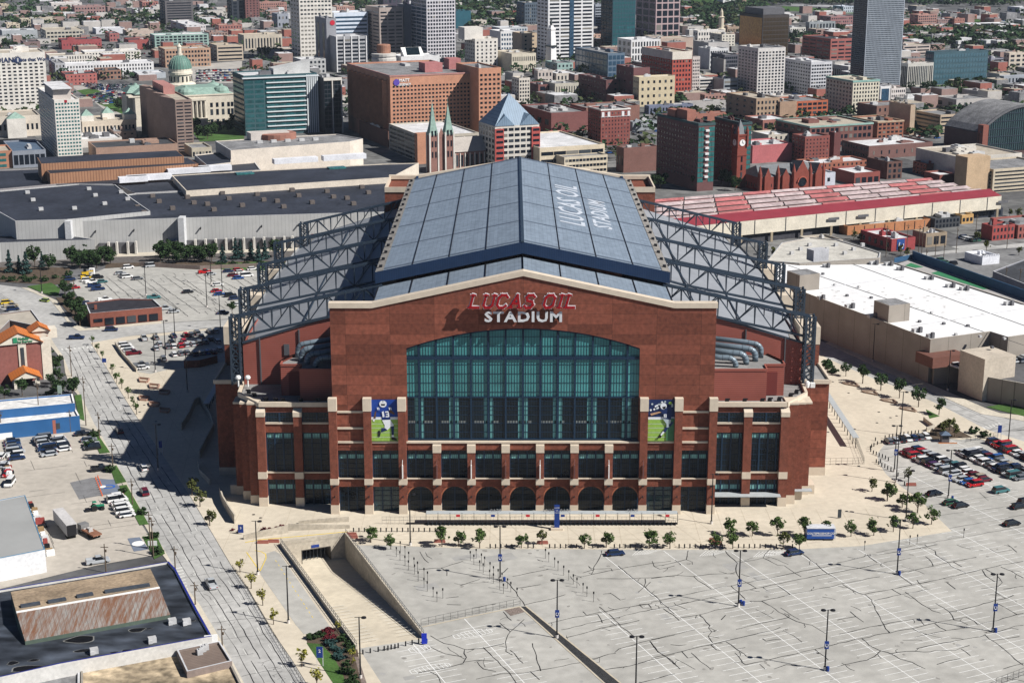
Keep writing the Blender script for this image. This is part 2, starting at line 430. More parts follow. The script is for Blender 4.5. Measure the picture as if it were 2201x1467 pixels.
TR = [[(0,400),(300,362),(500,375),(700,345),(985,345)],[(875,75),(930,140),(1020,215),(1000,250),(1005,350),(1080,430),(1170,470),(1240,515)],[(1040,215),(1320,158),(1440,210),(1490,240),(1575,250),(1650,310),(1770,378)],[(1400,55),(1350,105),(1320,158)],
      [(435,70),(418,175),(485,205),(485,235)],[(418,175),(200,230),(120,245)],[(280,180),(350,240)],[(0,680),(350,600),(730,525),(1050,465),(1250,425),(1480,378),(1930,285),(2198,235)],[(0,770),(300,715),(600,650),(850,590),(1170,532),(1500,465),(1900,380),(2198,325)],
      [(500,375),(560,430),(640,470),(710,525)],[(340,865),(560,828),(760,775),(1000,735)],[(940,485),(1060,590),(1110,645)],[(1190,680),(1160,668),(1305,668),(1640,590),(2198,478)],[(1305,668),(1620,860),(1720,910),(1900,950),(2060,1050)],[(1000,1000),(1300,930),(1620,860)],
      [(575,830),(690,950),(680,985),(715,1030),(670,1085),(725,1165)],[(715,1030),(770,1012)],[(0,1340),(350,1260),(820,1150),(1300,1040),(1450,1015),(1525,975)],[(0,1120),(520,1002)],[(0,570),(100,655)],[(140,755),(250,830),(330,895)],[(1490,485),(1560,525),(1640,590)],
      [(0,1155),(60,1250),(180,1330),(250,1370),(340,1467)],[(470,1275),(580,1385),(700,1467)],[(360,1262),(430,1335),(500,1325)],[(880,1145),(1000,1235),(1100,1290),(1125,1320)],[(1000,1235),(1110,1215)],[(985,1275),(1075,1370),(1060,1385),(1110,1415),(1390,1355),(1930,1235),(2198,1170)],
      [(230,1180),(330,1190),(415,1180)],[(1930,1235),(2090,1360)],[(1790,110),(1890,190),(1980,265),(2090,345),(2198,405)],[(1280,1410),(1340,1467)],[(825,888),(878,832)],[(700,1180),(780,1240),(830,1250)],[(1450,1467),(1590,1420),(1720,1425)],[(1315,1110),(1350,1135),(1530,1115)]]
TR2 = [[(0,215),(350,135),(820,68),(1180,0)],[(0,325),(340,260),(520,220),(870,158)],[(350,120),(470,215)],[(0,470),(500,380)],[(60,470),(180,540),(300,590),(370,570),(600,535),(880,475),(1100,430),(1320,385),(1520,338),(1700,295),(1870,255),(2198,195)],
      [(330,590),(400,655),(450,770),(545,945),(560,990),(620,1038)],[(640,525),(750,588)],[(430,660),(750,590),(1100,525)],[(740,330),(1100,260),(1300,215),(1640,150)],[(710,350),(800,410),(880,470)],[(800,560),(1000,710),(1130,780),(1220,808)],[(940,420),(960,460),(1050,445)],
      [(1060,30),(1150,75),(1165,120),(1300,212),(1340,255),(1440,300),(1520,338)],[(1370,205),(1470,262)],[(1040,140),(1120,205),(1130,250)],[(1320,795),(1600,735),(1860,660),(2000,630),(2080,598)],[(1160,695),(1240,740),(1320,795),(1385,890),(1460,905),(1540,945)],
      [(0,1165),(290,1105),(620,1038),(880,990),(1150,925),(1520,855),(1620,900),(1655,945)],[(20,1055),(400,970),(560,940),(880,880),(960,870),(1025,950)],[(290,1110),(380,1190),(510,1250),(600,1275),(740,1345),(880,1390),(1040,1467)],[(0,1440),(350,1360),(430,1320),(510,1252)],
      [(620,1290),(820,1255),(1100,1268),(1170,1250),(1400,1245),(1460,1220),(1560,1190)],[(880,990),(1050,1062),(1290,1015),(1510,985)],[(1150,930),(1200,975),(1290,1015)],[(910,1095),(1050,1062)],[(1655,945),(1880,895),(2100,830),(2198,810)],[(1710,300),(1760,370),(1860,440)],
      [(1750,290),(1880,360),(1945,450),(1900,495),(1700,520)],[(1860,560),(1985,635)],[(1880,690),(2050,780),(2120,825)],[(930,1225),(1170,1180),(1400,1130),(1690,1085),(1740,1070)],[(1740,1060),(1800,1115),(1880,1160),(1940,1220),(2100,1350),(2198,1425)],
      [(1830,1130),(1960,1120),(2150,1085)],[(1960,525),(2198,490)],[(1930,265),(2050,310),(2198,395)],[(1290,445),(1395,525)],[(1175,1415),(1330,1370),(1455,1345)],[(1460,1230),(1570,1310)],[(1870,1035),(2110,965),(2198,950)],[(150,790),(215,850),(310,915)],[(0,890),(215,850)],[(1030,0),(1060,30)],[(2010,0),(2120,90)],[(1790,45),(1880,95),(2060,65)],[(1960,1467),(2198,1400)]]
for l in TR:crack(Z1(l),.19)
for l in TR2:crack(Z1(l,1800),.19)
Z3 = lambda l:gp([(900 + x / 3.965,1097 + y / 3.965) for x,y in l])
TR3 = [[(0,500),(190,487),(380,430)],[(190,487),(235,520),(240,555)],[(350,640),(380,630),(520,585)],[(800,560),(1100,500)],[(740,600),(830,690),(870,760),(905,810)],[(910,800),(1060,770),(1250,715)],[(835,660),(1040,630)],[(1560,340),(1545,400),(1500,480),(1470,545)],[(1340,570),(1650,510),(1840,470),(2150,430)],
       [(1400,530),(1500,500),(1640,490),(1650,515)],[(1700,470),(1830,578),(1930,655),(2050,760),(2181,880)],[(1520,580),(1830,578),(2181,562)],[(1540,820),(1610,880)],[(1060,970),(1330,910),(1540,870),(1800,820),(1990,790)],[(1215,1015),(1500,950),(1990,840)],[(1400,860),(1430,895),(1530,885),(1565,955)],
       [(1230,1090),(1560,1000),(1880,935)],[(1880,800),(1950,795),(1990,830),(1910,830),(1880,800)],[(1620,880),(1730,990),(1820,1060)],[(900,925),(780,1030),(735,1120),(745,1200),(800,1230)],[(690,955),(780,1030)],[(100,1065),(210,1130),(300,1145),(390,1180),(380,1215),(400,1250),(380,1300),(250,1335),(0,1380)],
       [(400,1185),(550,1170),(730,1130)],[(550,1165),(640,1250),(770,1380),(830,1467)],[(380,1290),(500,1275),(640,1280)],[(500,1290),(550,1350),(660,1370)],[(490,1435),(700,1390),(900,1380),(1100,1350),(1500,1265),(1620,1220),(1680,1215)],[(970,1130),(1040,1365)],[(780,1190),(890,1300)],[(1445,1270),(1550,1250),(1540,1290),(1450,1300),(1445,1270)],
       [(1500,1370),(1800,1320),(2181,1220)],[(1670,1210),(1700,1180),(1960,1105),(2181,1060)],[(1970,1110),(2040,1200),(2130,1260),(2181,1310)],[(1630,700),(1720,760),(1765,750)],[(1570,710),(1640,705)],[(1930,580),(1925,650),(1870,695)],[(1930,655),(1975,610)],[(1880,1467),(2181,1390)],[(950,1370),(1030,1440)],[(100,1160),(230,1220),(370,1243)],[(720,860),(790,935)],
       [(1990,430),(2010,475),(2060,500),(2181,470)],[(100,1375),(160,1400),(185,1467)],[(230,745),(340,733)],[(240,800),(360,803)],[(460,830),(655,795)],[(760,490),(720,530)],[(10,350),(30,390),(85,445)]]
for l in TR3:crack(Z3(l),.18)
cz = gp([(745,1160),(1700,1183),(1990,1170),(2330,1030),(2330,1600),(900,1600),(790,1400)])
for _ in range(90):
 p = (ru(-38,190),ru(270,400))
 if not inside(p,lot):continue
 d = random.choice([GA,GA,GA + 1.57,GA + 1.9]) + ru(-.25,.25);l = ru(2,7)
 pts = [p]
 for j in range(4):d += ru(-.3,.3);pts.append((pts[-1][0] + math.cos(d) * l / 4,pts[-1][1] + math.sin(d) * l / 4))
 if all(inside(q,lot) for q in pts):crack(pts,.1,.085)
for k in range(10):
 t = 300 + k * 7;crack([st(222,t),st(245,t + ru(-2,2)),st(275,t + ru(-2,2))],.12)
for k in range(15):
 p = G(205 + k * 24,590 + (k % 3) * 5);q = G(300 + k * 26,680 - (k % 4) * 6)
 crack([p,lerp(p,q,.5),q] if k < 8 else [p,lerp(p,q,.6)],.22,.09)
for k in range(90):
 p = G(ru(190,560),ru(585,680));l = ru(2,6)
 if R() < .7:b.strip([p,(p[0] + l * E2[0] * -1,p[1] - l * E2[1])],.16,.09)
 else:b.strip([p,(p[0] + l * E1[0],p[1] + l * E1[1])],.14,.09)
for k in range(26):
 p = G(ru(40,260),ru(960,1180));d = random.choice([GA,GA + 1.57]);l = ru(4,14)
 b.strip([p,(p[0] + l * math.cos(d),p[1] + l * math.sin(d))],.08,.09)
struct('crack_seal',b,seal,'stuff')
zr = -5.5
rampm = M('ramp_concrete',(.63,.56,.44),.85,.12,.08,sc2=.6)
b = MB();k0 = lerp(RA,RB,.12),lerp(RD,RC,.12)
b.face([(*RB,.04),(*RC,.04),(*k0[1],zr),(*k0[0],zr)]);b.face([(*k0[0],zr),(*k0[1],zr),(*RD,zr),(*RA,zr)])
n = (RD[1] - RA[1],RA[0] - RD[0]);nl = math.hypot(*n);n = (-n[0] / nl,-n[1] / nl)
PA = lerp(RA,RD,.30);PD = lerp(RA,RD,.76)
b.face([(*PA,zr),(*PD,zr),(PD[0] + n[0] * 16,PD[1] + n[1] * 16,zr),(PA[0] + n[0] * 16,PA[1] + n[1] * 16,zr)])
struct('ramp',b,rampm)
b = MB()
for i in range(26):
 f = .1 + i * .034;z = zr + (f - .12) / .88 * 6 + .08 if f > .12 else zr + .04
 p,q = lerp(RD,RC,f),lerp(RA,RB,f)
 b.strip([lerp(p,q,.03),lerp(p,q,.3)],.1,0);
 for v in range(len(b.v) - 4,len(b.v)):b.v[v] = (b.v[v][0],b.v[v][1],z)
 if i > 12:
  b.strip([lerp(p,q,.62),lerp(p,q,.93)],.1,0)
  for v in range(len(b.v) - 4,len(b.v)):b.v[v] = (b.v[v][0],b.v[v][1],z)
struct('ramp_lines',b,faded)
rw = thing('ramp_retaining_walls','concrete retaining walls lining the sunken ramp that runs under the plaza','retaining wall',(*RA,0))
wallc = M('wall_concrete',(.48,.43,.35),.85,.2,.15,sc2=1.2)
dx = (RB[0] - RA[0],RB[1] - RA[1]);dl = math.hypot(*dx);ex = (dx[0] / dl,dx[1] / dl);nx_ = (-ex[1],ex[0])
for (a,c,sg) in ((RA,RB,1),(RD,RC,-1)):
 e = (c[0] - a[0],c[1] - a[1]);l = math.hypot(*e);e = (e[0] / l,e[1] / l);nn = (e[1] * sg,-e[0] * sg)
 b = MB();z0 = zr - .2
 q = [a,c,(c[0] + nn[0] * .45,c[1] + nn[1] * .45),(a[0] + nn[0] * .45,a[1] + nn[1] * .45)]
 b.hexa(q,z0,1.0);b.build('wall',wallc,rw)
 r = MB()
 m1 = lambda f,z:(a[0] + e[0] * l * f + nn[0] * .22,a[1] + e[1] * l * f + nn[1] * .22,z)
 for i in range(41):r.bar(m1(i / 40,1.0),m1(i / 40,1.9),.07)
 for z in (1.35,1.9):r.bar(m1(0,z),m1(1,z),.07)
 r.build('railing',steel,rw)
b = MB()
def wseg(p,q,z0,z1,th=.4):
 b.hexa([p,q,(q[0] + n[0] * th,q[1] + n[1] * th),(p[0] + n[0] * th,p[1] + n[1] * th)],z0,z1)
wseg(RA,PA,zr,1.0);wseg(PD,RD,zr,1.0);wseg(PA,PD,-1.9,1.0)
b.build('headwall',wallc,rw)
b = MB();b.hexa([PA,PD,(PD[0] + n[0] * 16,PD[1] + n[1] * 16),(PA[0] + n[0] * 16,PA[1] + n[1] * 16)],-2.1,-1.95)
for p in (PA,PD):b.hexa([p,(p[0] + .2,p[1]),(p[0] + .2 + n[0] * 16,p[1] + n[1] * 16),(p[0] + n[0] * 16,p[1] + n[1] * 16)],zr,-2)
p,q = (PA[0] + n[0] * 15,PA[1] + n[1] * 15),(PD[0] + n[0] * 15,PD[1] + n[1] * 15)
b.hexa([p,q,(q[0] + n[0] * .3,q[1] + n[1] * .3),(p[0] + n[0] * .3,p[1] + n[1] * .3)],zr,-2);b.build('tunnel_lining',M('tunnel_dark',(.1,.09,.08),.9,.2,.5),rw)
b = MB()
for i in range(7):p = lerp(PA,PD,.12 + i * .127);b.bar((p[0] + n[0] * 2,p[1] + n[1] * 2,zr),(p[0] + n[0] * 2,p[1] + n[1] * 2,-2.2),.16)
b.build('tunnel_gate',steel,rw)
b = MB();p,q = lerp(PA,PD,.35),lerp(PA,PD,.62);b.hexa([(p[0] - n[0] * .1,p[1] - n[1] * .1),(q[0] - n[0] * .1,q[1] - n[1] * .1),q,p],-1.7,-1.0);b.build('clearance_sign',M('sign_blue',(.02,.05,.25),.5,0),rw)
b = MB();b.poly([gp([(574,1189),(590,1184),(601,1190),(713,1352),(690,1361),(653,1363),(636,1343),(561,1236),(558,1226)])],.14);struct('service_road',b,lotgrey)
b = MB()
b.strip(gp([(530,1187),(556,1224),(559,1228),(572,1200),(571,1191),(562,1186),(548,1183)]),.22,.15)
b.strip(gp([(527,1166),(560,1160),(640,1153),(746,1143)]),.35,.15)
for k in range(14):b.strip([G(592 + k * 6,1204 + k * 9.2),G(594.5 + k * 6,1208 + k * 9.2)],.14,.15)
struct('yellow_lines',b,yellow)
b = MB()
b.poly([gp([(659,1382),(690,1384),(717,1412),(735,1445),(748,1480),(790,1600),(760,1580),(717,1470)])],.16)
for l in ([(193,928),(205,930),(216,942),(237,973),(214,975),(205,955)],[(237,1006),(250,1000),(272,1036),(249,1040)],[(256,1044),(272,1042),(320,1127),(300,1129)],[(306,1153),(337,1152),(355,1190),(332,1202)],[(58,616),(110,608),(130,620),(125,637),(105,635)],[(160,850),(175,848),(182,905),(170,900)],[(2120,875),(2201,860),(2260,880),(2201,895)],[(1990,880),(2020,895),(1998,900)],[(450,570),(560,562),(640,566),(640,582),(480,580)]):
 b.poly([gp(l)],.16)
struct('grass',b,grassm,'stuff')
b = MB()
for l in ([(659,1366),(705,1352),(722,1348),(768,1394),(783,1480),(800,1600),(790,1600),(748,1480),(735,1445),(717,1412),(690,1384),(660,1383)],[(2000,925),(2030,905),(2060,925),(2090,940),(1995,945)],[(0,575),(150,575),(150,610),(110,612),(0,606)],[(120,640),(180,640),(215,705),(170,700)],[(225,577),(310,572),(640,575),(640,560),(230,566)]):
 b.poly([gp(l)],.15)
struct('mulch',b,M('mulch',(.09,.065,.045),.95,.4,.6),'stuff')
b = MB();b.poly([gp([(1083,1310),(1118,1304),(1131,1314),(1098,1323)])],.09);b.poly([gp([(762,1412),(770,1412),(795,1490),(783,1490)])],.17);struct('gravel',b,M('gravel',(.2,.16,.14),.95,.5,3),'stuff')
b = MB();b.poly([gp([(1120,1303),(1130,1303),(1335,1470),(1480,1600),(1450,1600),(1305,1470)])],.09);struct('drain_channel',b,M('drain_dark',(.035,.035,.037),.9,.3,1))
b = MB();b.strip(gp([(1130,1302),(1337,1470),(1484,1600)]),.35,.1);b.strip(gp([(1118,1304),(1301,1470),(1446,1600)]),.35,.1);b.strip(gp([(908,1347),(1000,1327),(1118,1303)]),.4,.1);struct('kerb',b,M('curb_tan',(.5,.44,.34),.9,.15,.5))
b = MB();b.poly([gp([(1740,752),(1801,781),(1877,814),(1953,841),(2028,874),(2117,922),(2201,949),(2330,990),(2500,1060),(2500,960),(2300,940),(2230,905),(2175,900),(2110,890),(2060,868),(1990,836),(1900,796),(1775,737),(1700,706),(1640,690)])],.03);struct('street',b,roadgrey)
b = MB()
for k in range(5):
 p,q = G(1800 + k * 10,775 - k * 3.5),G(2130 + k * 22,918 - k * 7.5);pts = [lerp(p,q,j / 24) for j in range(25)]
 b.strip([(x + ru(-.2,.2),y + ru(-.2,.2)) for x,y in pts],.14,.04)
for k in range(12):p = G(1850 + k * 26,795 + k * 11);b.strip([p,(p[0] + E1[0] * ru(6,12),p[1] + E1[1] * 8)],.12,.04)
for k in range(14):p = G(2100 + k * 9,930 - k * .5);b.strip([p,(p[0] + ru(6,20),p[1] + ru(2,9))],.1,.04)
struct('street_joints',b,seal,'stuff')
b = MB()
for k in range(8):p = G(2104 + k * 7,925 - k * 1.7);b.strip([p,(p[0] + E2[0] * 2.4 + .6,p[1] + E2[1] * 2.4)],.4,.05)
struct('street_markings',b,faded)
b = MB();slab([(1775,737),(1900,796),(1990,836),(2060,868),(2110,890),(2175,900),(2201,905),(2201,893),(2150,888),(2120,878),(2000,826),(1900,780),(1790,733)]);struct('pavement',b,walk)
b = MB();b.poly([gp([(-200,560),(0,548),(250,541),(600,527),(900,515),(900,528),(600,540),(250,552),(0,563),(-200,574)])],.03);struct('pavement',b,walk)
b = MB();b.poly([gp([(-200,574),(0,563),(250,552),(600,540),(900,528),(900,540),(600,553),(250,566),(0,580),(-200,590)])],.03);struct('railway_bed',b,M('ballast',(.11,.10,.095),.95,.4,.8))
b = MB()
for k in range(4):
 for dz in (0,2.2):b.strip(gp([(-100,568 + k * 3 + dz * .3),(250,555 + k * 3 + dz * .3),(700,538 + k * 3 + dz * .3)]),.12,.06)
struct('rails',b,M('rail_rust',(.3,.26,.23),.5,.2,.5))
b = MB();b.poly([gp([(1940,550),(1960,540),(2054,529),(2201,514),(2330,502),(2330,518),(2201,531),(2142,535),(2028,546),(1950,557)])],.03);struct('street',b,roadgrey)
b = MB();b.poly([gp([(1990,560),(2050,540),(2201,535),(2260,540),(2260,620),(2201,620)])],.02);struct('parking_lot',b,M('lot_grey_dark',(.2,.2,.2),.9,.25,.08,sc2=.5))
b = MB();b.poly([gp([(1395,400),(1700,372),(1760,395),(1420,430)])],.02);b.poly([gp([(1570,505),(1850,485),(1880,530),(1640,560)])],.02);struct('pavement',b,walk)
b = MB()
for i in range(-9,12):
 for j in range(4,18):
  s0,t0 = i * 118 + 12,j * 112 + 20
  c = st(s0 + 50,t0 + 48)
  if c[1] < 640 or (c[1] < 760 and c[0] < 0):continue
  b.hexa([st(s0,t0),st(s0 + 98,t0),st(s0 + 98,t0 + 92),st(s0,t0 + 92)],.0,.1)
struct('city_blocks',b,M('block_ground',(.155,.155,.152),.9,.5,.02,sc2=.15))
b = MB()
b.poly([gp([(400,268),(520,262),(525,300),(430,305)])],.2)
b.poly([gp([(165,195),(215,225),(300,262),(300,232),(200,190)])],.2)
b.poly([gp([(1960,190),(2100,175),(2140,190),(2000,208)])],.2)
for l in ([(2060,30),(2201,55),(2201,70),(2040,45)],[(1480,0),(1640,0),(1660,12),(1500,8)],[(1680,14),(1840,22),(1840,30),(1690,24)]):b.poly([gp(l)],.22)
struct('lawn',b,grassm,'stuff')
b = MB()
b.poly([gp([(1940,17),(2201,42),(2400,70),(2400,78),(2201,52),(1940,27)])],.3);b.poly([gp([(2010,40),(2201,60),(2201,64),(2010,46)])],.31);b.poly([gp([(1700,8),(1840,14),(1840,18),(1700,13)])],.3)
b.poly([gp([(-100,48),(120,43),(560,34),(560,38),(120,48),(-100,53)])],.3)
struct('motorway',b,M('motorway_grey',(.36,.36,.37),.9,.1,.05))
b = MB();b.poly([gp([(150,185),(310,182),(330,240),(260,262),(175,200)])],.15);b.poly([gp([(400,140),(520,132),(520,180),(415,178)])],.15);struct('parking_lot',b,M('lot_pale',(.4,.38,.35),.9,.2,.1))
# ================================================================ the stadium
XC = 2.75;Y0 = 389.5;YF = 388.0
S = thing('stadium','huge red brick stadium with a peaked grey metal roof and arched glass front','stadium',(XC,Y0,0))
def sb(name,mb,mat,parent=None,**k):return mb.build(name,mat,parent or S,**k)
ARCH = []
def arch_z(u,r=29.0,zs=43.3,zt=48.4):
 h = zt - zs;rad = (r * r + h * h) / (2 * h);return zs + math.sqrt(max(rad * rad - u * u,0)) - (rad - h)
def gable(name,y,thick,mat,z_side,z_apex,half,flat,open_=True,parent=None):
 b = MB()
 def top(u):a = abs(u);return z_side if a > half - flat else z_side + (z_apex - z_side) * (1 - a / (half - flat))
 us = sorted(set([-half,-(half - flat),half - flat,half,0] + [i * 29.0 / 12 for i in range(-12,13)]))
 for a,c in zip(us[:-1],us[1:]):
  m = (a + c) / 2
  if open_ and abs(m) < 29:
   pts = [(a,arch_z(a)),(c,arch_z(c)),(c,top(c)),(a,top(a))]
  else:pts = [(a,17.5 if open_ else 0),(c,17.5 if open_ else 0),(c,top(c)),(a,top(a))]
  for (yy,fl) in ((y,0),(y + thick,1)):
   q = [(XC + u_,yy,z_) for u_,z_ in pts];b.face(q[::-1] if fl else q)
  b.face([(XC + a,y,top(a)),(XC + c,y,top(c)),(XC + c,y + thick,top(c)),(XC + a,y + thick,top(a))])
  if open_ and abs(m) < 29:b.face([(XC + a,y + thick,arch_z(a)),(XC + c,y + thick,arch_z(c)),(XC + c,y,arch_z(c)),(XC + a,y,arch_z(a))])
 if open_:
  for s in (-1,1):x = XC + 29 * s;b.face([(x,y,17.5),(x,y + thick,17.5),(x,y + thick,43.3),(x,y,43.3)][::-s])
  b.hexa([(XC - 29,y),(XC + 29,y),(XC + 29,y + thick),(XC - 29,y + thick)],16.9,18.6)
 for s in (-1,1):x = XC + half * s;b.face([(x,y,0),(x,y + thick,0),(x,y + thick,z_side),(x,y,z_side)][::s])
 return sb(name,b,mat,parent),top
fw,topf = gable('front_wall',Y0,1.6,brickred,53.6,61.7,47.7,10.4)
b = MB()
def coping(b,y0,y1,z_side,z_apex,half,flat,h=1.3,pr=.25):
 pts = [(-half - pr,z_side),(-(half - flat),z_side),(0,z_apex),(half - flat,z_side),(half + pr,z_side)]
 for (a,za),(c,zc) in zip(pts[:-1],pts[1:]):
  P = lambda u,y,z:(XC + u,y,z)
  b.face([P(a,y0,za),P(c,y0,zc),P(c,y0,zc + h),P(a,y0,za + h)])
  b.face([P(c,y1,zc),P(a,y1,za),P(a,y1,za + h),P(c,y1,zc + h)])
  b.face([P(a,y0,za + h),P(c,y0,zc + h),P(c,y1,zc + h),P(a,y1,za + h)])
  b.face([P(c,y0,zc),P(a,y0,za),P(a,y1,za),P(c,y1,zc)])
 for (u,s) in ((-half - pr,-1),(half + pr,1)):b.face([(XC + u,y0,z_side),(XC + u,y1,z_side),(XC + u,y1,z_side + h),(XC + u,y0,z_side + h)][::s])
coping(b,Y0 - .35,Y0 + 1.95,53.6,61.7,47.7,10.4);sb('coping',b,stone)
for s in (-1,1):
 b = MB();x0,x1 = sorted((XC + s * 47.7,XC + s * 37.4));b.box(x0,x1,Y0 + 1.6,412,20,45.5);sb('shoulder_block',b,M('shoulder_grey',(.2,.2,.21),.8,.2,.3))
pier_us = [4.33 + 8.66 * k for k in range(6)]
def pier(x,yb,zt,yf=YF,w=1.95,cap=None,name='pier'):
 p = MB();p.box(x - w / 2,x + w / 2,yf,yb,2.5,zt);o = sb(name,p,brick2)
 for z0_,z1_ in [(0,2.5),(7.95,9.55)] + ([cap] if cap else []):sb('stone_block',MB().box(x - w / 2 - .08,x + w / 2 + .08,yf - .12,yb,z0_,z1_),stone,o)
 l = MB();l.box(x - .35,x + .35,yf - .65,yf - .14,7.6,7.8);l.bar((x,yf - .1,5),(x,yf - .6,4.7),.25);sb('wall_light',l,black,o)
 return o
for u in pier_us:
 for s in (-1,1):
  tall = u > 29
  pier(XC + s * u,Y0,30.6 if tall else 18.3,cap=(27.4,30.7) if tall else (16.5,18.4))
for k,u in enumerate([-30.3,-21.65,-13,-4.33,4.33,13,21.65,30.3]):
 p = MB();x = XC + u;p.hexa([(x - .12,YF - 1.0),(x + .12,YF - 1.0),(x + .12,YF - .15),(x - .12,YF - .15)],10,13.4);p.bar((x,YF - 1.1,13.5),(x,YF,14.6),.1)
 sb('pennant',p,white if k % 2 == 0 else M('pennant_dark',(.12,.06,.06),.7,0))
b = MB();b.box(XC - 47.2,XC + 47.2,Y0 + .1,Y0 + 1.5,16.6,18.62);b.box(XC - 47.2,XC + 47.2,Y0 + .1,Y0 + 1.5,6.9,9.0)
sb('spandrel',b,brick2)
b = MB();b.box(XC - 29.3,XC + 29.3,Y0 - .35,Y0 + 1.7,18.63,19.05)
for s in (-1,1):
 for (u0,u1,zs) in ((31.3,38,(18.63,)),(40,46.6,(26.6,22.3,18.63))):
  x0,x1 = sorted((XC + s * u0,XC + s * u1))
  for z in zs:b.box(x0,x1,Y0 - .3,Y0 - .002,z,z + .5)
sb('sill_band',b,stone)
b = MB()
for s in (-1,1):
 for k in range(5):x0,x1 = sorted((XC + s * (pier_us[k] + 1),XC + s * (pier_us[k + 1] - 1)));b.box(x0,x1,Y0 - .25,Y0 + .1,9.0,9.3)
b.box(XC - 3.3,XC + 3.3,Y0 - .25,Y0 + .1,9.0,9.3);sb('window_sill',b,stone)
def glazing(x0,x1,z0,z1,nx,nz,y,glass=darkglass,bars=bluesteel,fw_=.16,thick_every=0,name='window',par=None,topz=None):
 g = MB()
 if topz:
  n = 24;us = [x0 + (x1 - x0) * i / n for i in range(n + 1)]
  for a,c in zip(us[:-1],us[1:]):g.face([(a,y,z0),(c,y,z0),(c,y,topz(c)),(a,y,topz(a))])
 else:g.face([(x0,y,z0),(x1,y,z0),(x1,y,z1),(x0,y,z1)])
 o = sb(name,g,glass,par)
 m = MB();tz = topz or (lambda x:z1)
 for i in range(nx + 1):
  x = x0 + (x1 - x0) * i / nx;w = .42 if thick_every and i % thick_every == 0 else fw_ * .6;d = .28 if w > .3 else .1
  m.box(x - w / 2,x + w / 2,y - d,y - .01,z0,tz(x))
 for j in range(nz + 1):
  z = z0 + (z1 - z0) * j / nz
  if topz:
   half = [x for x in [x0 + (x1 - x0) * i / 48 for i in range(49)] if topz(x) > z]
   if len(half) < 2:continue
   m.box(half[0],half[-1],y - .12,y - .02,z - fw_ / 3,z + fw_ / 3)
  else:m.box(x0,x1,y - .12,y - .02,z - fw_ / 2,z + fw_ / 2)
 sb('glazing_bars',m,bars,o)
 return o
yG = Y0 + .9
az = lambda x:arch_z(x - XC)
gw = glazing(XC - 29,XC + 29,27.0,48.4,84,9,yG,tealglass,bluesteel,.1,0,'great_window',None,az)
b = MB()
for k in range(-7,8):
 x = XC + k * 4.33
 if abs(k) < 7:b.box(x - .24,x + .24,yG - .35,yG - .02,19,az(x))
for (z,h) in ((40.2,.75),(30.3,.3),(19.2,.4)):b.box(XC - 29,XC + 29,yG - .4,yG - .03,z,z + h)
for i in range(24):
 a,c = -29 + 58 * i / 24,-29 + 58 * (i + 1) / 24
 b.face([(XC + a,yG - .35,arch_z(a) - .5),(XC + c,yG - .35,arch_z(c) - .5),(XC + c,yG - .35,arch_z(c) + .1),(XC + a,yG - .35,arch_z(a) + .1)])
sb('mullions',b,bluesteel,gw)
low = glazing(XC - 29,XC + 29,19,30.3,84,5,yG - .02,darkglass,bluesteel,.13,0,'great_window')
b = MB()
for k in (-6,-4,-2,0,2,4,6):
 for s in (-1,1):x = XC + k * 4.33 + s * .75;b = MB();b.face([(x - .42,yG - .04,19.3),(x + .42,yG - .04,19.3),(x + .42,yG - .04,30.2),(x - .42,yG - .04,30.2)]);sb('blind',b,M('pale_teal',(.12,.32,.32),.3,.2,.5),low)
b = MB()
for i in range(84):
 x = XC - 28.7 + i * .69
 if i % 12 < 9:b.face([(x,yG - .04,23.6),(x + .5,yG - .04,23.6),(x + .5,yG - .04,24.2),(x,yG - .04,24.2)])
sb('painted_interior_lights',b,M('painted_lit_band',(.28,.3,.28),.6,0),low)  # plain pale strips on the glass, interior light put into their colour
blindm = M('blind_teal',(.2,.45,.43),.4,.2,1)
bays = [(-3.33,3.33)] + [(s * (pier_us[k] + 1),s * (pier_us[k + 1] - 1)) for k in range(5) for s in (-1,1)]
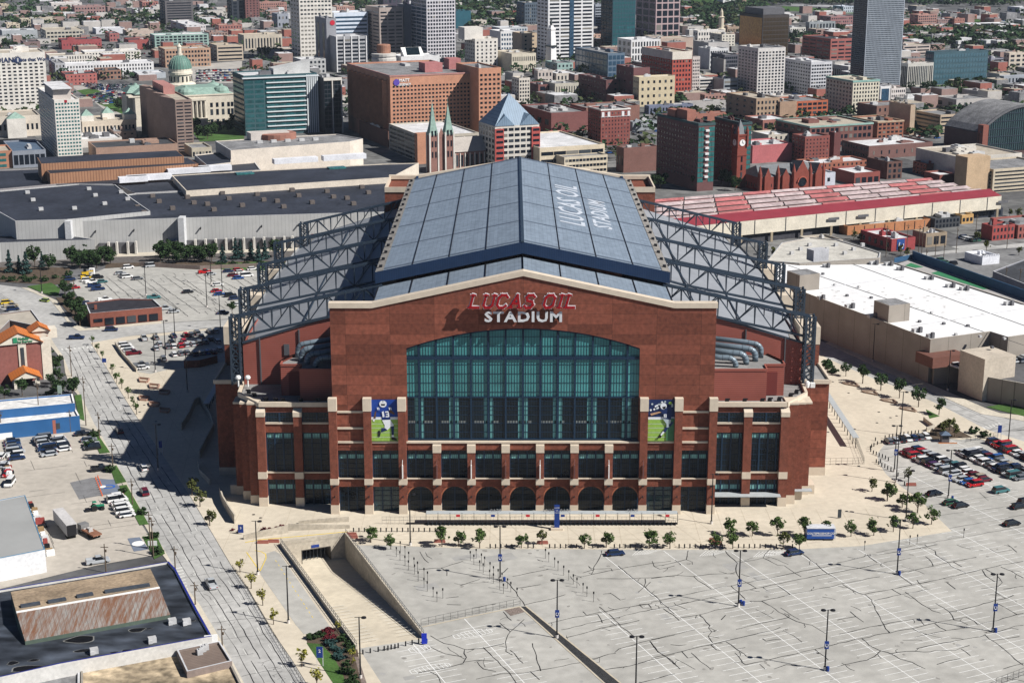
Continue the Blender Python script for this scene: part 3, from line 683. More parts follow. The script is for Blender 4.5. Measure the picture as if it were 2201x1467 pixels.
for (a,c) in bays:
 a,c = sorted((a,c));x0,x1 = XC + a,XC + c
 w = glazing(x0,x1,9.0,16.6,12,6,Y0 + 1.0,darkglass,bluesteel,.12,4,'window')
 b = MB();b.face([(x0 + .3,Y0 + .97,14.2),(x1 - .3,Y0 + .97,14.2),(x1 - .3,Y0 + .97,15.4),(x0 + .3,Y0 + .97,15.4)]);sb('blind',b,blindm,w)
 if abs(a + c) / 2 < 28:
  m = MB();r = (c - a) / 2;xm = (x0 + x1) / 2;n = 14
  for i in range(n):
   t0,t1 = math.pi * i / n,math.pi * (i + 1) / n
   q0,q1 = (xm - r * math.cos(t0),3.7 + r * math.sin(t0)),(xm - r * math.cos(t1),3.7 + r * math.sin(t1))
   m.face([(q0[0],Y0 + .2,q0[1]),(q1[0],Y0 + .2,q1[1]),(q1[0],Y0 + .2,7.1),(q0[0],Y0 + .2,7.1)])
   m.face([(q0[0],Y0 + 1.4,q0[1]),(q1[0],Y0 + 1.4,q1[1]),(q1[0],Y0 + .2,q1[1]),(q0[0],Y0 + .2,q0[1])])
  sb('entrance_arch',m,brick2)
  m = MB()
  for i in range(n):
   t0,t1 = math.pi * i / n,math.pi * (i + 1) / n
   f = lambda t,rr:(xm - rr * math.cos(t),Y0 + .12,3.7 + rr * math.sin(t))
   m.face([f(t0,r - .02),f(t1,r - .02),f(t1,r + .0),f(t0,r + .0)]);m.face([f(t0,r),f(t1,r),f(t1,min(r + .35,r + .35)),f(t0,r + .35)])
  sb('arch_surround',m,M('arch_brick_light',(.36,.13,.07),.8,.1,1))
  g = glazing(x0,x1,.1,7.0,10,5,Y0 + 1.4,darkglass,bluesteel,.12,5,'entrance_doors')
 else:glazing(x0,x1,.1,6.9,12,5,Y0 + 1.0,darkglass if abs(a + c) / 2 > 40 else M('teal_dark',(.02,.07,.08),.12,.5,.3,spec=.6),bluesteel,.12,4,'window')
def poster(x0,x1,z0,z1,y,pose):
 W,Hh = x1 - x0,z1 - z0
 o = MB();o.box(x0,x1,y - .12,y,z0,z1);po = sb('poster',o,black)
 lay = [0]
 def fl(col,pts,nm):
  lay[0] += 1;m = MB();yy = y - .13 - .01 * lay[0]
  m.face([(x0 + p[0] * W,yy,z1 - p[1] * Hh) for p in pts][::-1])
  if m.f:
   v = m.v;a = sum(v[i][0] * v[(i + 1) % len(v)][2] - v[(i + 1) % len(v)][0] * v[i][2] for i in range(len(v)))
   if a < 0:m.f = [m.f[0][::-1]]
  return sb(nm,m,M('poster_' + col,{'blue':(.01,.05,.3),'navy':(.01,.025,.10),'green':(.28,.46,.08),'dkgreen':(.06,.18,.08),'white':(.75,.78,.82),'skin':(.12,.06,.04),'tan':(.5,.3,.18),'black':(.01,.01,.012),'grey':(.4,.47,.5)}[col],.6,.08 if col != 'green' else .15,1.5),po)
 ell = lambda cx,cy,rx,ry,n=12:[(cx + rx * math.cos(6.2832 * i / n),cy + ry * math.sin(6.2832 * i / n)) for i in range(n)]
 fl('blue' if pose else 'navy',[(0,0),(1,0),(1,.45),(0,.45)],'backdrop')
 fl('green',[(0,.45),(1,.45),(1,1),(0,1)],'pitch')
 fl('white',[(0,.42),(1,.42),(1,.48),(0,.48)],'touchline')
 for z in (.58,.68,.79,.9):fl('white',[(0,z),(1,z),(1,z + .006),(0,z + .006)],'yard_line')
 if pose:
  fl('skin',[(.14,.3),(.2,.26),(.16,.46),(.08,.46)],'arm');fl('white',[(.05,.46),(.13,.46),(.12,.53),(.06,.52)],'glove')
  fl('blue',[(.18,.2),(.4,.15),(.62,.14),(.82,.2),(.78,.3),(.7,.32),(.71,.48),(.4,.48),(.36,.3),(.16,.27)],'jersey')
  fl('navy',[(.39,.45),(.71,.45),(.71,.49),(.4,.49)],'waistband')
  fl('white',[(.4,.49),(.71,.48),(.84,.62),(.8,.66),(.72,.64),(.6,.73),(.48,.7),(.5,.62)],'trousers')
  fl('navy',[(.37,.68),(.5,.68),(.6,.73),(.36,.78)],'sock');fl('navy',[(.73,.65),(.85,.63),(.83,.85),(.75,.85)],'sock')
  fl('black',[(.23,.76),(.3,.73),(.34,.8),(.3,.9),(.24,.88)],'shoe');fl('black',[(.74,.9),(.83,.89),(.95,.96),(.93,.99),(.74,.97)],'shoe');fl('white',[(.75,.85),(.83,.85),(.84,.9),(.75,.9)],'ankle')
  fl('skin',[(.7,.25),(.78,.26),(.88,.33),(.86,.36),(.66,.3)],'arm')
  fl('white',ell(.45,.1,.14,.085),'helmet');fl('black',[(.37,.1),(.53,.1),(.52,.14),(.38,.14)],'face_opening');fl('navy',[(.44,.015),(.46,.015),(.46,.06),(.44,.06)],'helmet_stripe')
  fl('white',[(.4,.29),(.47,.27),(.5,.41),(.43,.42)],'digit_one')
  for q in ([(.52,.28),(.64,.27),(.65,.3),(.53,.31)],[(.62,.3),(.66,.3),(.68,.41),(.63,.41)],[(.55,.34),(.65,.33),(.65,.355),(.55,.36)],[(.54,.39),(.66,.385),(.66,.415),(.54,.42)]):fl('white',q,'digit_three')
  for q in (.22,.27,.66,.72):fl('white',[(q,.18),(q + .03,.18),(q + .05,.24),(q + .02,.24)],'sleeve_stripe')
 else:
  for k in range(16):c = (.06 + .88 * R(),.02 + .26 * R());fl('grey' if k % 3 else 'white',ell(c[0],c[1],.04,.025,7),'spectator')
  fl('dkgreen',[(.7,.45),(.99,.45),(.99,.99),(.7,.99)],'shaded_pitch')
  fl('tan',[(.08,.33),(.42,.28),(.5,.3),(.12,.38)],'arm');fl('tan',[(.55,.3),(.8,.22),(.88,.26),(.75,.33)],'arm')
  fl('navy',[(.42,.24),(.6,.17),(.85,.16),(.9,.25),(.86,.5),(.6,.46),(.58,.36)],'jersey')
  fl('white',ell(.57,.15,.12,.08),'helmet');fl('black',[(.52,.17),(.66,.15),(.64,.22),(.55,.22)],'face_opening');fl('green',ell(.82,.08,.065,.035),'ball')
  fl('grey',[(.55,.45),(.86,.48),(.84,.6),(.78,.67),(.7,.66),(.7,.58)],'trousers');fl('navy',[(.66,.66),(.78,.66),(.66,.78),(.58,.76)],'sock')
  fl('white',[(.57,.75),(.63,.78),(.5,.88),(.46,.86)],'ankle');fl('black',[(.4,.88),(.48,.84),(.53,.87),(.48,.92),(.36,.92)],'shoe');fl('navy',[(.78,.6),(.9,.52),(.96,.54),(.82,.66)],'raised_leg')
  for q in ([(.6,.34),(.68,.34),(.68,.36),(.6,.36)],[(.59,.34),(.62,.34),(.62,.42),(.59,.42)],[(.66,.34),(.69,.34),(.69,.42),(.66,.42)],[(.6,.375),(.68,.375),(.68,.39),(.6,.39)],[(.6,.41),(.69,.41),(.69,.425),(.6,.425)]):fl('white',q,'digit')
poster(XC - 38,XC - 31.3,19.3,30.2,Y0 - .4,True);poster(XC + 31.3,XC + 38,19.3,30.2,Y0 - .4,False)
def text(body,size,loc,rot,mat,name,parent,ext=.2,off=0.,shear=0.,sx=1.,sp=1.,spc=1.0,res=2):
 c = bpy.data.curves.new(name,'FONT');c.body = body;c.size = size;c.extrude = ext;c.offset = off;c.shear = shear;c.space_character = spc
 c.align_x = 'CENTER';c.align_y = 'CENTER';c.materials.append(mat);c.resolution_u = res
 o = bpy.data.objects.new(name,c);C.objects.link(o);o.rotation_euler = rot;o.scale = (sx,sp,1)
 dg = bpy.context.evaluated_depsgraph_get();me = bpy.data.meshes.new_from_object(o.evaluated_get(dg));bpy.data.objects.remove(o);o = bpy.data.objects.new(name,me);C.objects.link(o);o.rotation_euler = rot;o.scale = (sx,sp,1)
 o.location = tuple(l - q for l,q in zip(loc,parent['_o']));o.parent = parent;return o
FRONT = (math.pi / 2,0,0)
silver = M('silver_trim',(.62,.63,.65),.4,.05,1)
redl = M('red_letters',(.30,.006,.010),.4,0)
zl,zs = Zat(646.5,Y0 - 1),Zat(679.5,Y0 - 1)
def word_sign(word,z,size,x,width,y,mats,red):
 SER = {'L':[((0,0),(0,1)),((0,0),(.62,0))],'U':[((0,1),(0,.2)),((0,.2),(.15,0)),((.15,0),(.5,0)),((.5,0),(.66,.2)),((.66,.2),(.66,1))],
           'C':[((.66,.82),(.5,1)),((.5,1),(.18,1)),((.18,1),(0,.78)),((0,.78),(0,.22)),((0,.22),(.18,0)),((.18,0),(.5,0)),((.5,0),(.66,.16))],
           'A':[((0,0),(.36,1)),((.36,1),(.72,0)),((.14,.34),(.58,.34))],'S':[((.6,.86),(.45,1)),((.45,1),(.12,1)),((.12,1),(0,.8)),((0,.8),(.1,.58)),((.1,.58),(.5,.46)),((.5,.46),(.62,.24)),((.62,.24),(.48,0)),((.48,0),(.14,0)),((.14,0),(0,.14))],
           'O':[((.18,0),(.5,0)),((.5,0),(.7,.22)),((.7,.22),(.7,.78)),((.7,.78),(.5,1)),((.5,1),(.18,1)),((.18,1),(0,.78)),((0,.78),(0,.22)),((0,.22),(.18,0))],
           'I':[((.15,0),(.15,1))],'T':[((.33,0),(.33,1)),((0,1),(.66,1))],'D':[((0,0),(0,1)),((0,1),(.42,.98)),((.42,.98),(.66,.68)),((.66,.68),(.66,.32)),((.66,.32),(.42,.02)),((.42,.02),(0,0))],
           'M':[((0,0),(0,1)),((0,1),(.4,.2)),((.4,.2),(.8,1)),((.8,1),(.8,0))],' ':[]}
 WD = {'L':.62,'U':.66,'C':.66,'A':.72,'S':.62,'O':.7,'I':.3,'T':.66,'D':.64,'M':.8,' ':.12}
 foot = {'L':[(0,0),(0,1)],'U':[(0,1),(.66,1)],'A':[(0,0),(.72,0)],'I':[(.15,0),(.15,1)]}
 gap = .36;tot = sum(WD[c] for c in word) + gap * (len(word) - 1);k = width / tot;cx = x - width / 2
 for ch in word:
  if ch != ' ':
   for (lay,th,yy,mt) in (((0,.23,0,mats[0]),(1,.155,-.45,mats[1])) if red else ((0,.18,0,mats[0]),)):
    m = MB()
    sh = .22 if red else 0
    pt = lambda p,y_:(cx + p[0] * k + sh * (p[1] - .5) * size,y_,z + (p[1] - .5) * size * .84)
    def stroke(p,q,w_,dp=.4):
     dx_,dz_ = q[0] - p[0],q[2] - p[2];l = math.hypot(dx_,dz_) or 1;ex_,ez_ = dx_ / l * w_ * .5,dz_ / l * w_ * .5;nx2,nz2 = -ez_,ex_
     c4 = [(p[0] - ex_ + nx2,p[2] - ez_ + nz2),(p[0] - ex_ - nx2,p[2] - ez_ - nz2),(q[0] + ex_ - nx2,q[2] + ez_ - nz2),(q[0] + ex_ + nx2,q[2] + ez_ + nz2)]
     oy_ = len(m.f) * .006;f4 = [(a,p[1] - dp / 2 - oy_,c) for a,c in c4];b4 = [(a,p[1] + dp / 2,c) for a,c in c4];m.face(f4)
     for i4 in range(4):j4 = (i4 + 1) % 4;m.face([f4[j4],f4[i4],b4[i4],b4[j4]])
    for (p,q) in SER[ch]:stroke(pt(p,y + yy),pt(q,y + yy),th * size)
    if red:
     for (fx,fz) in foot.get(ch,[]):stroke(pt((fx - .17,fz),y + yy),pt((fx + .17,fz),y + yy),th * size * .55)
    sb('letter',m,mt,S)
  cx += (WD[ch] + gap) * k
word_sign('LUCAS OIL',zl + .25,3.7,XC + .1,25.4,Y0 - 2.1,(silver,redl),True)
text('STADIUM',3.55,(XC + .1,Y0 - 1.9,zs),FRONT,silver,'letters',S,.25,.1,spc=1.1,sx=1.2)
panelm = MW('roof_metal',(.215,.265,.325),(.175,.215,.265),1.1,'X',.12,.45,.22,.5,spec=.5,jitter=.04)
def zroof(u):return 65.6 - (65.6 - 57.6) * abs(u) / 38.0
b = MB()
for s in (-1,1):
 b.face([(XC,Y0 + 1.95,61.6),(XC + s * 37.5,Y0 + 1.95,53.6),(XC + s * 37.5,413,53.6),(XC,413,61.6)][::s])
sb('fixed_roof',b,panelm)
b = MB()
for k in (9.5,19,28.5,37.4,0):
 for s in (-1,1):
  z = 61.6 - 8 * k / 37.5
  b.bar((XC + s * k,Y0 + 2,z + .08),(XC + s * k,413,z + .08),.28,.2)
sb('roof_seam',b,black)
rf = MB()
for s in (-1,1):
 rf.face([(XC,411.6,65.6),(XC + s * 38,411.6,57.6),(XC + s * 38,556,57.6),(XC,556,65.6)][::s])
ro = sb('retractable_roof',rf,panelm)
b = MB()
for s in (-1,1):
 b.face([(XC,411.5,65.7),(XC + s * 38.2,411.5,57.7),(XC + s * 38.2,411.5,54.6),(XC,411.5,62.6)][::-s])
 x = XC + s * 38.2;b.face([(x,411.5,54.6),(x,556,54.6),(x,556,57.7),(x,411.5,57.7)][::s])
 b.face([(XC,556,65.7),(XC + s * 38.2,556,57.7),(XC + s * 38.2,556,54.6),(XC,556,62.6)][::s])
 b.face([(XC,411.5,62.6),(XC + s * 38.2,411.5,54.6),(XC + s * 38.2,556,54.6),(XC,556,62.6)][::-s])
sb('fascia',b,navy,ro)
b = MB()
for k in (9.5,19,28.5):
 for s in (-1,1):b.bar((XC + s * k,411.7,zroof(k) + .06),(XC + s * k,555.9,zroof(k) + .06),.26,.18)
sb('roof_seam',b,black,ro)
b = MB();b.bar((XC,411.4,65.75),(XC,556,65.75),.8,.35);sb('ridge_cap',b,steel,ro)
b = MB();bandm = M('roof_band',(.10,.125,.165),.5,.15,.6)
for y in (413.2,441,470,499,528,553.6):
 for s in (-1,1):
  w = 1.3 if 415 < y < 550 else 1.7
  b = MB();b.face([(XC + s * .5,y,zroof(.5) + .03),(XC + s * 36,y,zroof(36) + .03),(XC + s * 36,y + w,zroof(36) + .03),(XC + s * .5,y + w,zroof(.5) + .03)][::s]);sb('roof_band',b,bandm,ro)
b = MB()
for s in (-1,1):
 u0,u1 = 36.1,38.2;b.face([(XC + s * u0,411.6,zroof(u0) + .12),(XC + s * u1,411.6,zroof(u1) + .12),(XC + s * u1,556,zroof(u1) + .12),(XC + s * u0,556,zroof(u0) + .12)][::s])
sb('gutter_walkway',b,M('gutter_tan',(.25,.235,.215),.8,.3,.4,sc2=2),ro)
b = MB()
for s in (-1,1):
 for y in range(416,552,9):b.box(XC + s * 37.1 - .4,XC + s * 37.1 + .4,y,y + 1,57.9,58.5)
sb('gutter_box',b,black,ro)
b = MB()
for s in (-1,1):
 b.bar((XC + s * 38.6,412.5,57.9),(XC + s * 38.6,412.5,72),.16);b.bar((XC + s * 37.5,411.2,50),(XC + s * 36.8,411.2,66),.3) if False else None
wt = M('roof_white',(.50,.54,.60),.6,.1,.4)
pitch = math.atan(8 / 38.0)
for body,yy,u,sz,ln in (('LUCAS OIL',484,14.8,9.6,66),('STADIUM',477,23.5,7.0,44)):
 o = text(body,sz,(XC + u,yy,zroof(u) + .05),(0,0,0),wt,'roof_lettering',S,.02,.12,spc=1.1)
 import mathutils
 m = mathutils.Matrix((Vector((0,1,0)),Vector((-math.cos(pitch),0,math.sin(pitch))),Vector((math.sin(pitch),0,math.cos(pitch))))).transposed()
 o.rotation_euler = m.to_euler();bpy.context.view_layer.update();o.scale = (ln / max(o.dimensions.x,.1),1.08,1)
for s in (-1,1):
 b = MB();x0,x1 = sorted((XC + s * 36.5,XC + s * 37.2));b.box(x0,x1,412,585,44,54.6);sb('clerestory_wall',b,navy)
fg,_ = gable('rear_wall',584,1.6,brick2,53.4,59.5,47,10,False)
b = MB();coping(b,583.7,586,53.4,59.5,47,10);sb('coping',b,stone)
for s in (-1,1):
 x0,x1 = sorted((XC + s * 47,XC + s * 37));b = MB();b.box(x0,x1,560,583.98,20,52.8);sb('shoulder_block',b,brick2)
 b = MB();b.box(x0,x1,559.7,560.2,52.8,54.6);b.box(x0 if s < 0 else x1 - .5,x0 + .5 if s < 0 else x1,560.2,583.6,52.8,54.6);sb('coping',b,stone)
b = MB()
for s in (-1,1):b.face([(XC,556,60.5),(XC + s * 37.5,556,53.6),(XC + s * 37.5,583.6,53.6),(XC,583.6,60.5)][::s])
sb('fixed_roof',b,panelm)
def zs_(u):return 48.6 - (u - 38) * (48.6 - 37.4) / (73 - 38)
siderm = M('side_roof',(.27,.285,.31),.6,.1,.06,sc2=.5)
for s in (-1,1):
 b = MB();n = 14
 for i in range(n):
  y0,y1 = 413.4 + (560 - 413.4) * i / n,413.4 + (560 - 413.4) * (i + 1) / n
  cu = lambda y:73 + 3.4 * (1 - ((y - 484) / 75) ** 2)
  b.face([(XC + s * 37.2,y0,48.8),(XC + s * cu(y0),y0,37.2),(XC + s * cu(y1),y1,37.2),(XC + s * 37.2,y1,48.8)][::s])
 sb('side_roof',b,siderm)
 b = MB()
 for i in range(n):
  y0,y1 = 413.4 + (560 - 413.4) * i / n,413.4 + (560 - 413.4) * (i + 1) / n
  z = lambda u:48.8 - (u - 37.2) * .29
  for (a,c) in ((cu(y0) - 2.6,cu(y0) - .6),):b.face([(XC + s * a,y0,zs_(a) + .25),(XC + s * c,y0,zs_(c) + .25),(XC + s * (cu(y1) - .6),y1,zs_(cu(y1) - .6) + .25),(XC + s * (cu(y1) - 2.6),y1,zs_(cu(y1) - 2.6) + .25)][::s])
 sb('gutter_walkway',b,MATS['gutter_tan'])
 b = MB()
 for i in range(n):
  y0,y1 = 413.4 + (560 - 413.4) * i / n,413.4 + (560 - 413.4) * (i + 1) / n
  b.face([(XC + s * cu(y0),y0,20),(XC + s * cu(y1),y1,20),(XC + s * cu(y1),y1,37.9),(XC + s * cu(y0),y0,37.9)][::s])
 sb('side_wall',b,MW('side_wall_metal',(.32,.33,.34),(.2,.2,.21),1.5,'Z',.1,.6,.1,.3))
 b = MB();b.box(*sorted((XC + s * 37.2,XC + s * 73)),559.6,560.4,20,38)
 b.face([(XC + s * 37.2,560,38),(XC + s * 73,560,37.3),(XC + s * 37.2,560,48.8)][::-s]);b.face([(XC + s * 37.2,560,38),(XC + s * 73,560,37.3),(XC + s * 37.2,560,48.8)][::s]);sb('end_wall',b,redmetal)
 tz = [(412.7,75.2),(444,77.8),(476,77.4),(508,77.0),(540.6,73.0)]
 for (y,uo) in tz:
  t = MB();yi = 54.2
  zo = 45.6
  U = lambda f:36.5 + (uo - 36.5) * f
  TZ = lambda f:yi + (zo - yi) * f
  T_ = lambda f,dz=0,dy=0:(XC + s * U(f),y + dy,TZ(f) + dz)
  dep = 5.6
  for dy in (-.9,.9):t.bar(T_(0,0,dy),T_(1,0,dy),.4,.5)
  t.bar(T_(0,-dep),T_(.96,-dep),.6,.6)
  N = 8
  for i in range(N + 1):
   f = i / N
   for dy in (-.9,.9):t.bar(T_(f,0,dy),T_(f,-dep),.28)
   t.bar(T_(f,0,-.9),T_(f,0,.9),.25)
   if i < N:
    f2 = (i + 1) / N;fm = (i + .5) / N
    for dy in (-.9,.9):
     if i % 2:t.bar(T_(f,0,dy),T_(f2,-dep),.26)
     else:t.bar(T_(f,-dep),T_(f2,0,dy),.26)
     t.bar(T_(fm,0,dy),T_(fm,-dep / 2),.16)
    t.bar(T_(f,0,-.9),T_(f2,0,.9),.2)
  sb('roof_truss',t,steel)
  t = MB()
  zb = 27.4 if y < 420 else 30
  cs = [(XC + s * (uo + a),y + c) for a in (-1.2,1.2) for c in (-1.5,1.5)]
  for (cx_,cy_) in cs:t.bar((cx_,cy_,zb),(cx_,cy_,zo + .3),.5)
  nn = int((zo - zb) / 2.4)
  for i in range(nn):
   z0_,z1_ = zb + (zo - zb) * i / nn,zb + (zo - zb) * (i + 1) / nn
   for (p,q) in ((0,1),(1,3),(3,2),(2,0)):
    t.bar((*cs[p],z0_),(*cs[q],z1_),.22);t.bar((*cs[p],z1_),(*cs[q],z1_),.2)
    t.bar((*cs[q],z0_),(*cs[p],z1_),.22)
  sb('truss_tower',t,steel)
for s in (-1,1):
 b = MB()
 for (ua,ub,ya,yb) in ((46,46,414,540),(58,58,414,540)):
  b.bar((XC + s * ua,ya,zs_(ua) + .5),(XC + s * ub,yb,zs_(ub) + .5),.3)
 sb('roof_pipe',b,steel)
Zw = 27.3
def prism(name,uy,z0,z1,mat,s,**k):
 b = MB();b.hexa([(XC + s * u,y) for u,y in uy],z0,z1);return sb(name,b,mat,**k)
roofgrey = M('flat_roof_grey',(.25,.245,.24),.9,.2,.3,sc2=2)
for s in (-1,1):
 prism('wing',[(47.7,396),(66.6,396),(72.6,404),(73.4,417),(73.4,440),(47.7,440)],0,Zw - .6,brick2,s)
 prism('wing_roof',[(47.7,395.2),(66.8,395.2),(72.9,403.6),(73.6,417),(73.6,440),(47.7,440)],Zw - .6,Zw - .3,roofgrey,s)
 b = MB()
 for (p,q) in (((47.7,394.6),(67,394.6)),((67,394.6),(73.4,403.2)),((73.4,403.2),(74.2,417))):
  b.bar((XC + s * p[0],p[1],Zw - .1),(XC + s * q[0],q[1],Zw - .1),.7,1.2)
 sb('coping',b,stone)
 b = MB();x0,x1 = sorted((XC + s * 47.9,XC + s * 67));b.box(x0,x1,394.9,396.05,24.9,Zw - .7);b.box(x0,x1,394.9,396.05,19.6,21.9);b.box(x0,x1,394.9,396.05,6.9,8.7);sb('spandrel',b,brick2)
 b = MB();b.box(x0,x1,394.6,394.95,21.9,22.4);b.box(x0,x1,394.6,394.95,8.7,9.1);sb('sill_band',b,stone)
 for u in (57.2,66.6):
  p = MB();x = XC + s * u;p.box(x - 1.05,x + 1.05,393.5,395.9,2.5,24.2);o = sb('pier',p,brick2)
  sb('stone_block',MB().box(x - 1.12,x + 1.12,393.4,395.85,0,2.5),stone,o);sb('stone_block',MB().box(x - 1.12,x + 1.12,393.35,395.85,7.6,9.4),stone,o);q = MB();q.hexa([(x - 1.12,393.38),(x + 1.12,393.38),(x + 1.12,395.8),(x - 1.12,395.8)],24.2,[25.4,25.4,26.6,26.6]);sb('stone_block',q,stone,o)
 for (ua,ub) in ((48.7,56.1),(58.3,65.5)):
  x0,x1 = sorted((XC + s * ua,XC + s * ub))
  glazing(x0,x1,22.4,24.9,10,2,395.0,darkglass,bluesteel,.12,5)
  w = glazing(x0,x1,9.1,19.6,10,7,395.3,darkglass,bluesteel,.12,3)
  b = MB();b.face([(x0 + .3,395.27,17.9),(x1 - .3,395.27,17.9),(x1 - .3,395.27,19.2),(x0 + .3,395.27,19.2)]);sb('blind',b,blindm,w)
  w = glazing(x0,x1,.1,6.9,10,5,395.3,darkglass,bluesteel,.12,3)
  b = MB();b.face([(x0 + .3,395.27,4.2),(x1 - .3,395.27,4.2),(x1 - .3,395.27,5.6),(x0 + .3,395.27,5.6)]);sb('blind',b,blindm,w)
 if s > 0:
  b = MB();b.hexa([(XC + 48.5,391.6),(XC + 66,391.6),(XC + 66,394.8),(XC + 48.5,394.8)],3.3,3.5,bottom=True);b.box(XC + 69,XC + 75,397,399,2.8,3.0);sb('entrance_canopy',b,M('canopy_grey',(.42,.45,.46),.5,.1,1))
 for i,(u,y,z) in enumerate(((68.6,397.4,26.9),(71.0,400.6,26.6),(73.3,404.2,26.2))):
  b = MB();x = XC + s * u;b.box(x - 1.5,x + 1.5,y - 2.2,y + 3,2.5,z - .6 * i);o = sb('corner_pier',b,brick2)
  b = MB();b.box(x - 1.58,x + 1.58,y - 2.3,y + 2.9,0,2.5);b.box(x - 1.58,x + 1.58,y - 2.3,y + 2.9,z - .6 * i,z - .6 * i + .5);sb('stone_block',b,stone,o)
 prism('side_block',[(73.4,417),(82,417),(82,432),(79,446),(79,560),(73.4,560)],2.4,26.4,brickred if s > 0 else brick2,s)
 prism('stone_block',[(73.4,416.9),(82.1,416.9),(82.1,432),(79.1,446),(79.1,560),(73.4,560)],0,2.4,stone,s)
 b = MB()
 for (p,q) in (((73.2,416.8),(82.2,416.8)),((82.2,416.8),(82.2,432)),((82.2,432),(79.2,446)),((79.2,446),(79.2,560))):
  b.bar((XC + s * p[0],p[1],26.6),(XC + s * q[0],q[1],26.6),.6,1.1)
 sb('coping',b,stone)
 prism('wing_roof',[(73.4,417.1),(81.9,417.1),(81.9,432),(79,446),(79,560),(73.4,560)],26.4,26.5,roofgrey,s)
 b = MB()
 for (u,y0_,y1_,h) in ((80.5,433,447,37.5),(79.6,470,480,37.5),(79.6,505,515,37.5)):
  b = MB();b.box(*sorted((XC + s * 76.5,XC + s * (u + 1.5))),y0_,y1_,26.5,h - 5);sb('stair_tower',b,brick2)
 for (u,y0_,y1_,h) in ((80.5,433,447,37.5),(79.6,470,480,37.5),(79.6,505,515,37.5)):
  b = MB();b.hexa([(XC + s * 76.4,y0_ - .1),(XC + s * (u + 1.6),y0_ - .1),(XC + s * (u + 1.6),y1_ + .1),(XC + s * 76.4,y1_ + .1)],h - 5,[h,h,h,h]);sb('tower_cap',b,stone)
 b = MB();P4 = [(47.7,20),(73.5,20),(73.5,38.3),(47.7,46.2)]
 b.face([(XC + s * u,413.0,z) for u,z in P4][::s]);b.face([(XC + s * u,413.4,z) for u,z in P4][::-s])
 x = XC + s * 73.5;b.face([(x,413,20),(x,440,20),(x,440,38.3),(x,413,38.3)][::s]);sb('metal_wall',b,redmetal)
 b = MB();b.bar((XC + s * 47.7,412.9,46.3),(XC + s * 73.6,412.9,38.4),.5,.5);sb('coping',b,steel)
 b = MB();b.box(XC + s * 62 - .7,XC + s * 62 + .7,412.7,412.95,35,38);b.box(XC + s * 58.6 - .15,XC + s * 58.6 + .15,412.6,412.95,27,42);b.box(XC + s * 69 - .15,XC + s * 69 + .15,412.6,412.95,27,40);sb('service_door',b,M('door_grey',(.1,.1,.11),.6,0))
 ua,ub,uc = (47.8,56.9,62.3) if s < 0 else (47.8,62.2,67.4)
 pr = [(ua,398.3),(ub,398.3),(ub,402.8),(uc,402.8),(uc,406),(uc - 3,412.9),(ua,412.9)]
 prism('plant_room',pr,Zw - .3,35.0,redmetal,s)
 prism('plant_room_roof',[(ua,398.6),(ub - .3,398.6),(ub - .3,403.1),(uc - .3,403.1),(uc - .3,406),(uc - 3.3,412.8),(ua,412.8)],35.0,35.06,roofgrey,s)
 b = MB()
 for i in range(len(pr) - 2):
  p,q = pr[i],pr[i + 1];b.bar((XC + s * p[0],p[1],35.2),(XC + s * q[0],q[1],35.2),.35,.6)
 b.bar((XC + s * pr[-3][0],pr[-3][1],35.2),(XC + s * pr[-2][0],pr[-2][1],35.2),.35,.6);sb('coping',b,redmetal)
 b = MB();b.box(XC + s * (ub + 2) - 1.4,XC + s * (ub + 2) + 1.4,402.6,402.82,27.2,33.4);sb('service_door',b,M('louvre_red',(.16,.035,.03),.7,0))
 duct = M('duct_metal',(.17,.22,.26),.4,.15,1.5,metal=.15,spec=.5)
 for k,(y,u1,r) in enumerate(((401.4,54.6 - (1.5 if s < 0 else 0),.85),(404.0,57.6 - (2 if s < 0 else 0),.95),(407.0,60.4 - (3 if s < 0 else 0),.95),(410.4,62.4 - (3.6 if s < 0 else 0),.8))):
  pts = [(XC + s * 47.5,y + 1.4,37.8 + k * .8),(XC + s * (u1 - 4),y + .4,37.5 + k * .55),(XC + s * (u1 - 2),y + .1,37.5 + k * .45)]
  for a in (20,45,70,90):pts.append((XC + s * (u1 - 2 + 2 * math.sin(math.radians(a))),y,35.5 + k * .45 + 2 * math.cos(math.radians(a))))
  pts.append((XC + s * u1,y,35.05))
  r *= .85;d = MB();d.tube(pts,r,10);o = sb('air_duct',d,duct,smooth=True)
  for i in range(1,len(pts) - 1):
   p,q = Vector(pts[i]),Vector(pts[i + 1])
   for f in ((.2,.4,.6,.8,.95) if (q - p).length > 3 else (.3,)):
    c = p.lerp(q,f);dd = (q - p).normalized() * .07;sb('duct_ring',MB().tube([c - dd,c + dd],r * 1.05,10),M('duct_ring_dark',(.08,.10,.12),.5,0),o)
 b = MB()
 for (u,y) in ((52,396.3),(56.5,396.3),(61,396.4),(63,397),(65.5,397.5),(69,401),(71,404)):
  b.box(XC + s * u - .5,XC + s * u + .5,y,y + .7,Zw - .3,Zw + .5);b.bar((XC + s * u,y - 1,Zw + 1),(XC + s * u,y + .4,Zw + .3),.12)
  b.bar((XC + s * u - .6,y - 1,Zw + 1.1),(XC + s * u + .6,y - 1,Zw + 1.1),.35)
 sb('floodlight',b,black)
 b = MB()
 if s < 0:
  for u in (72,74.5):b.lathe((XC - u,409.5),[(.2,27.4),(.2,29.3),(.7,29.6),(.75,30),(.5,30.4),(.1,30.5)],12)
 else:b.lathe((XC + 74.6,409),[(.6,27.4),(.7,28.2),(.6,28.8),(.3,29.1)],12);b.box(XC + 75.4,XC + 76.6,408.5,409.5,27.4,28.6)
 sb('satellite_dish',b,white)
 b = MB();b.box(XC + s * 75 - 1.6,XC + s * 75 + 1.6,402.5,407,0,2.6);sb('annexe',b,stone)
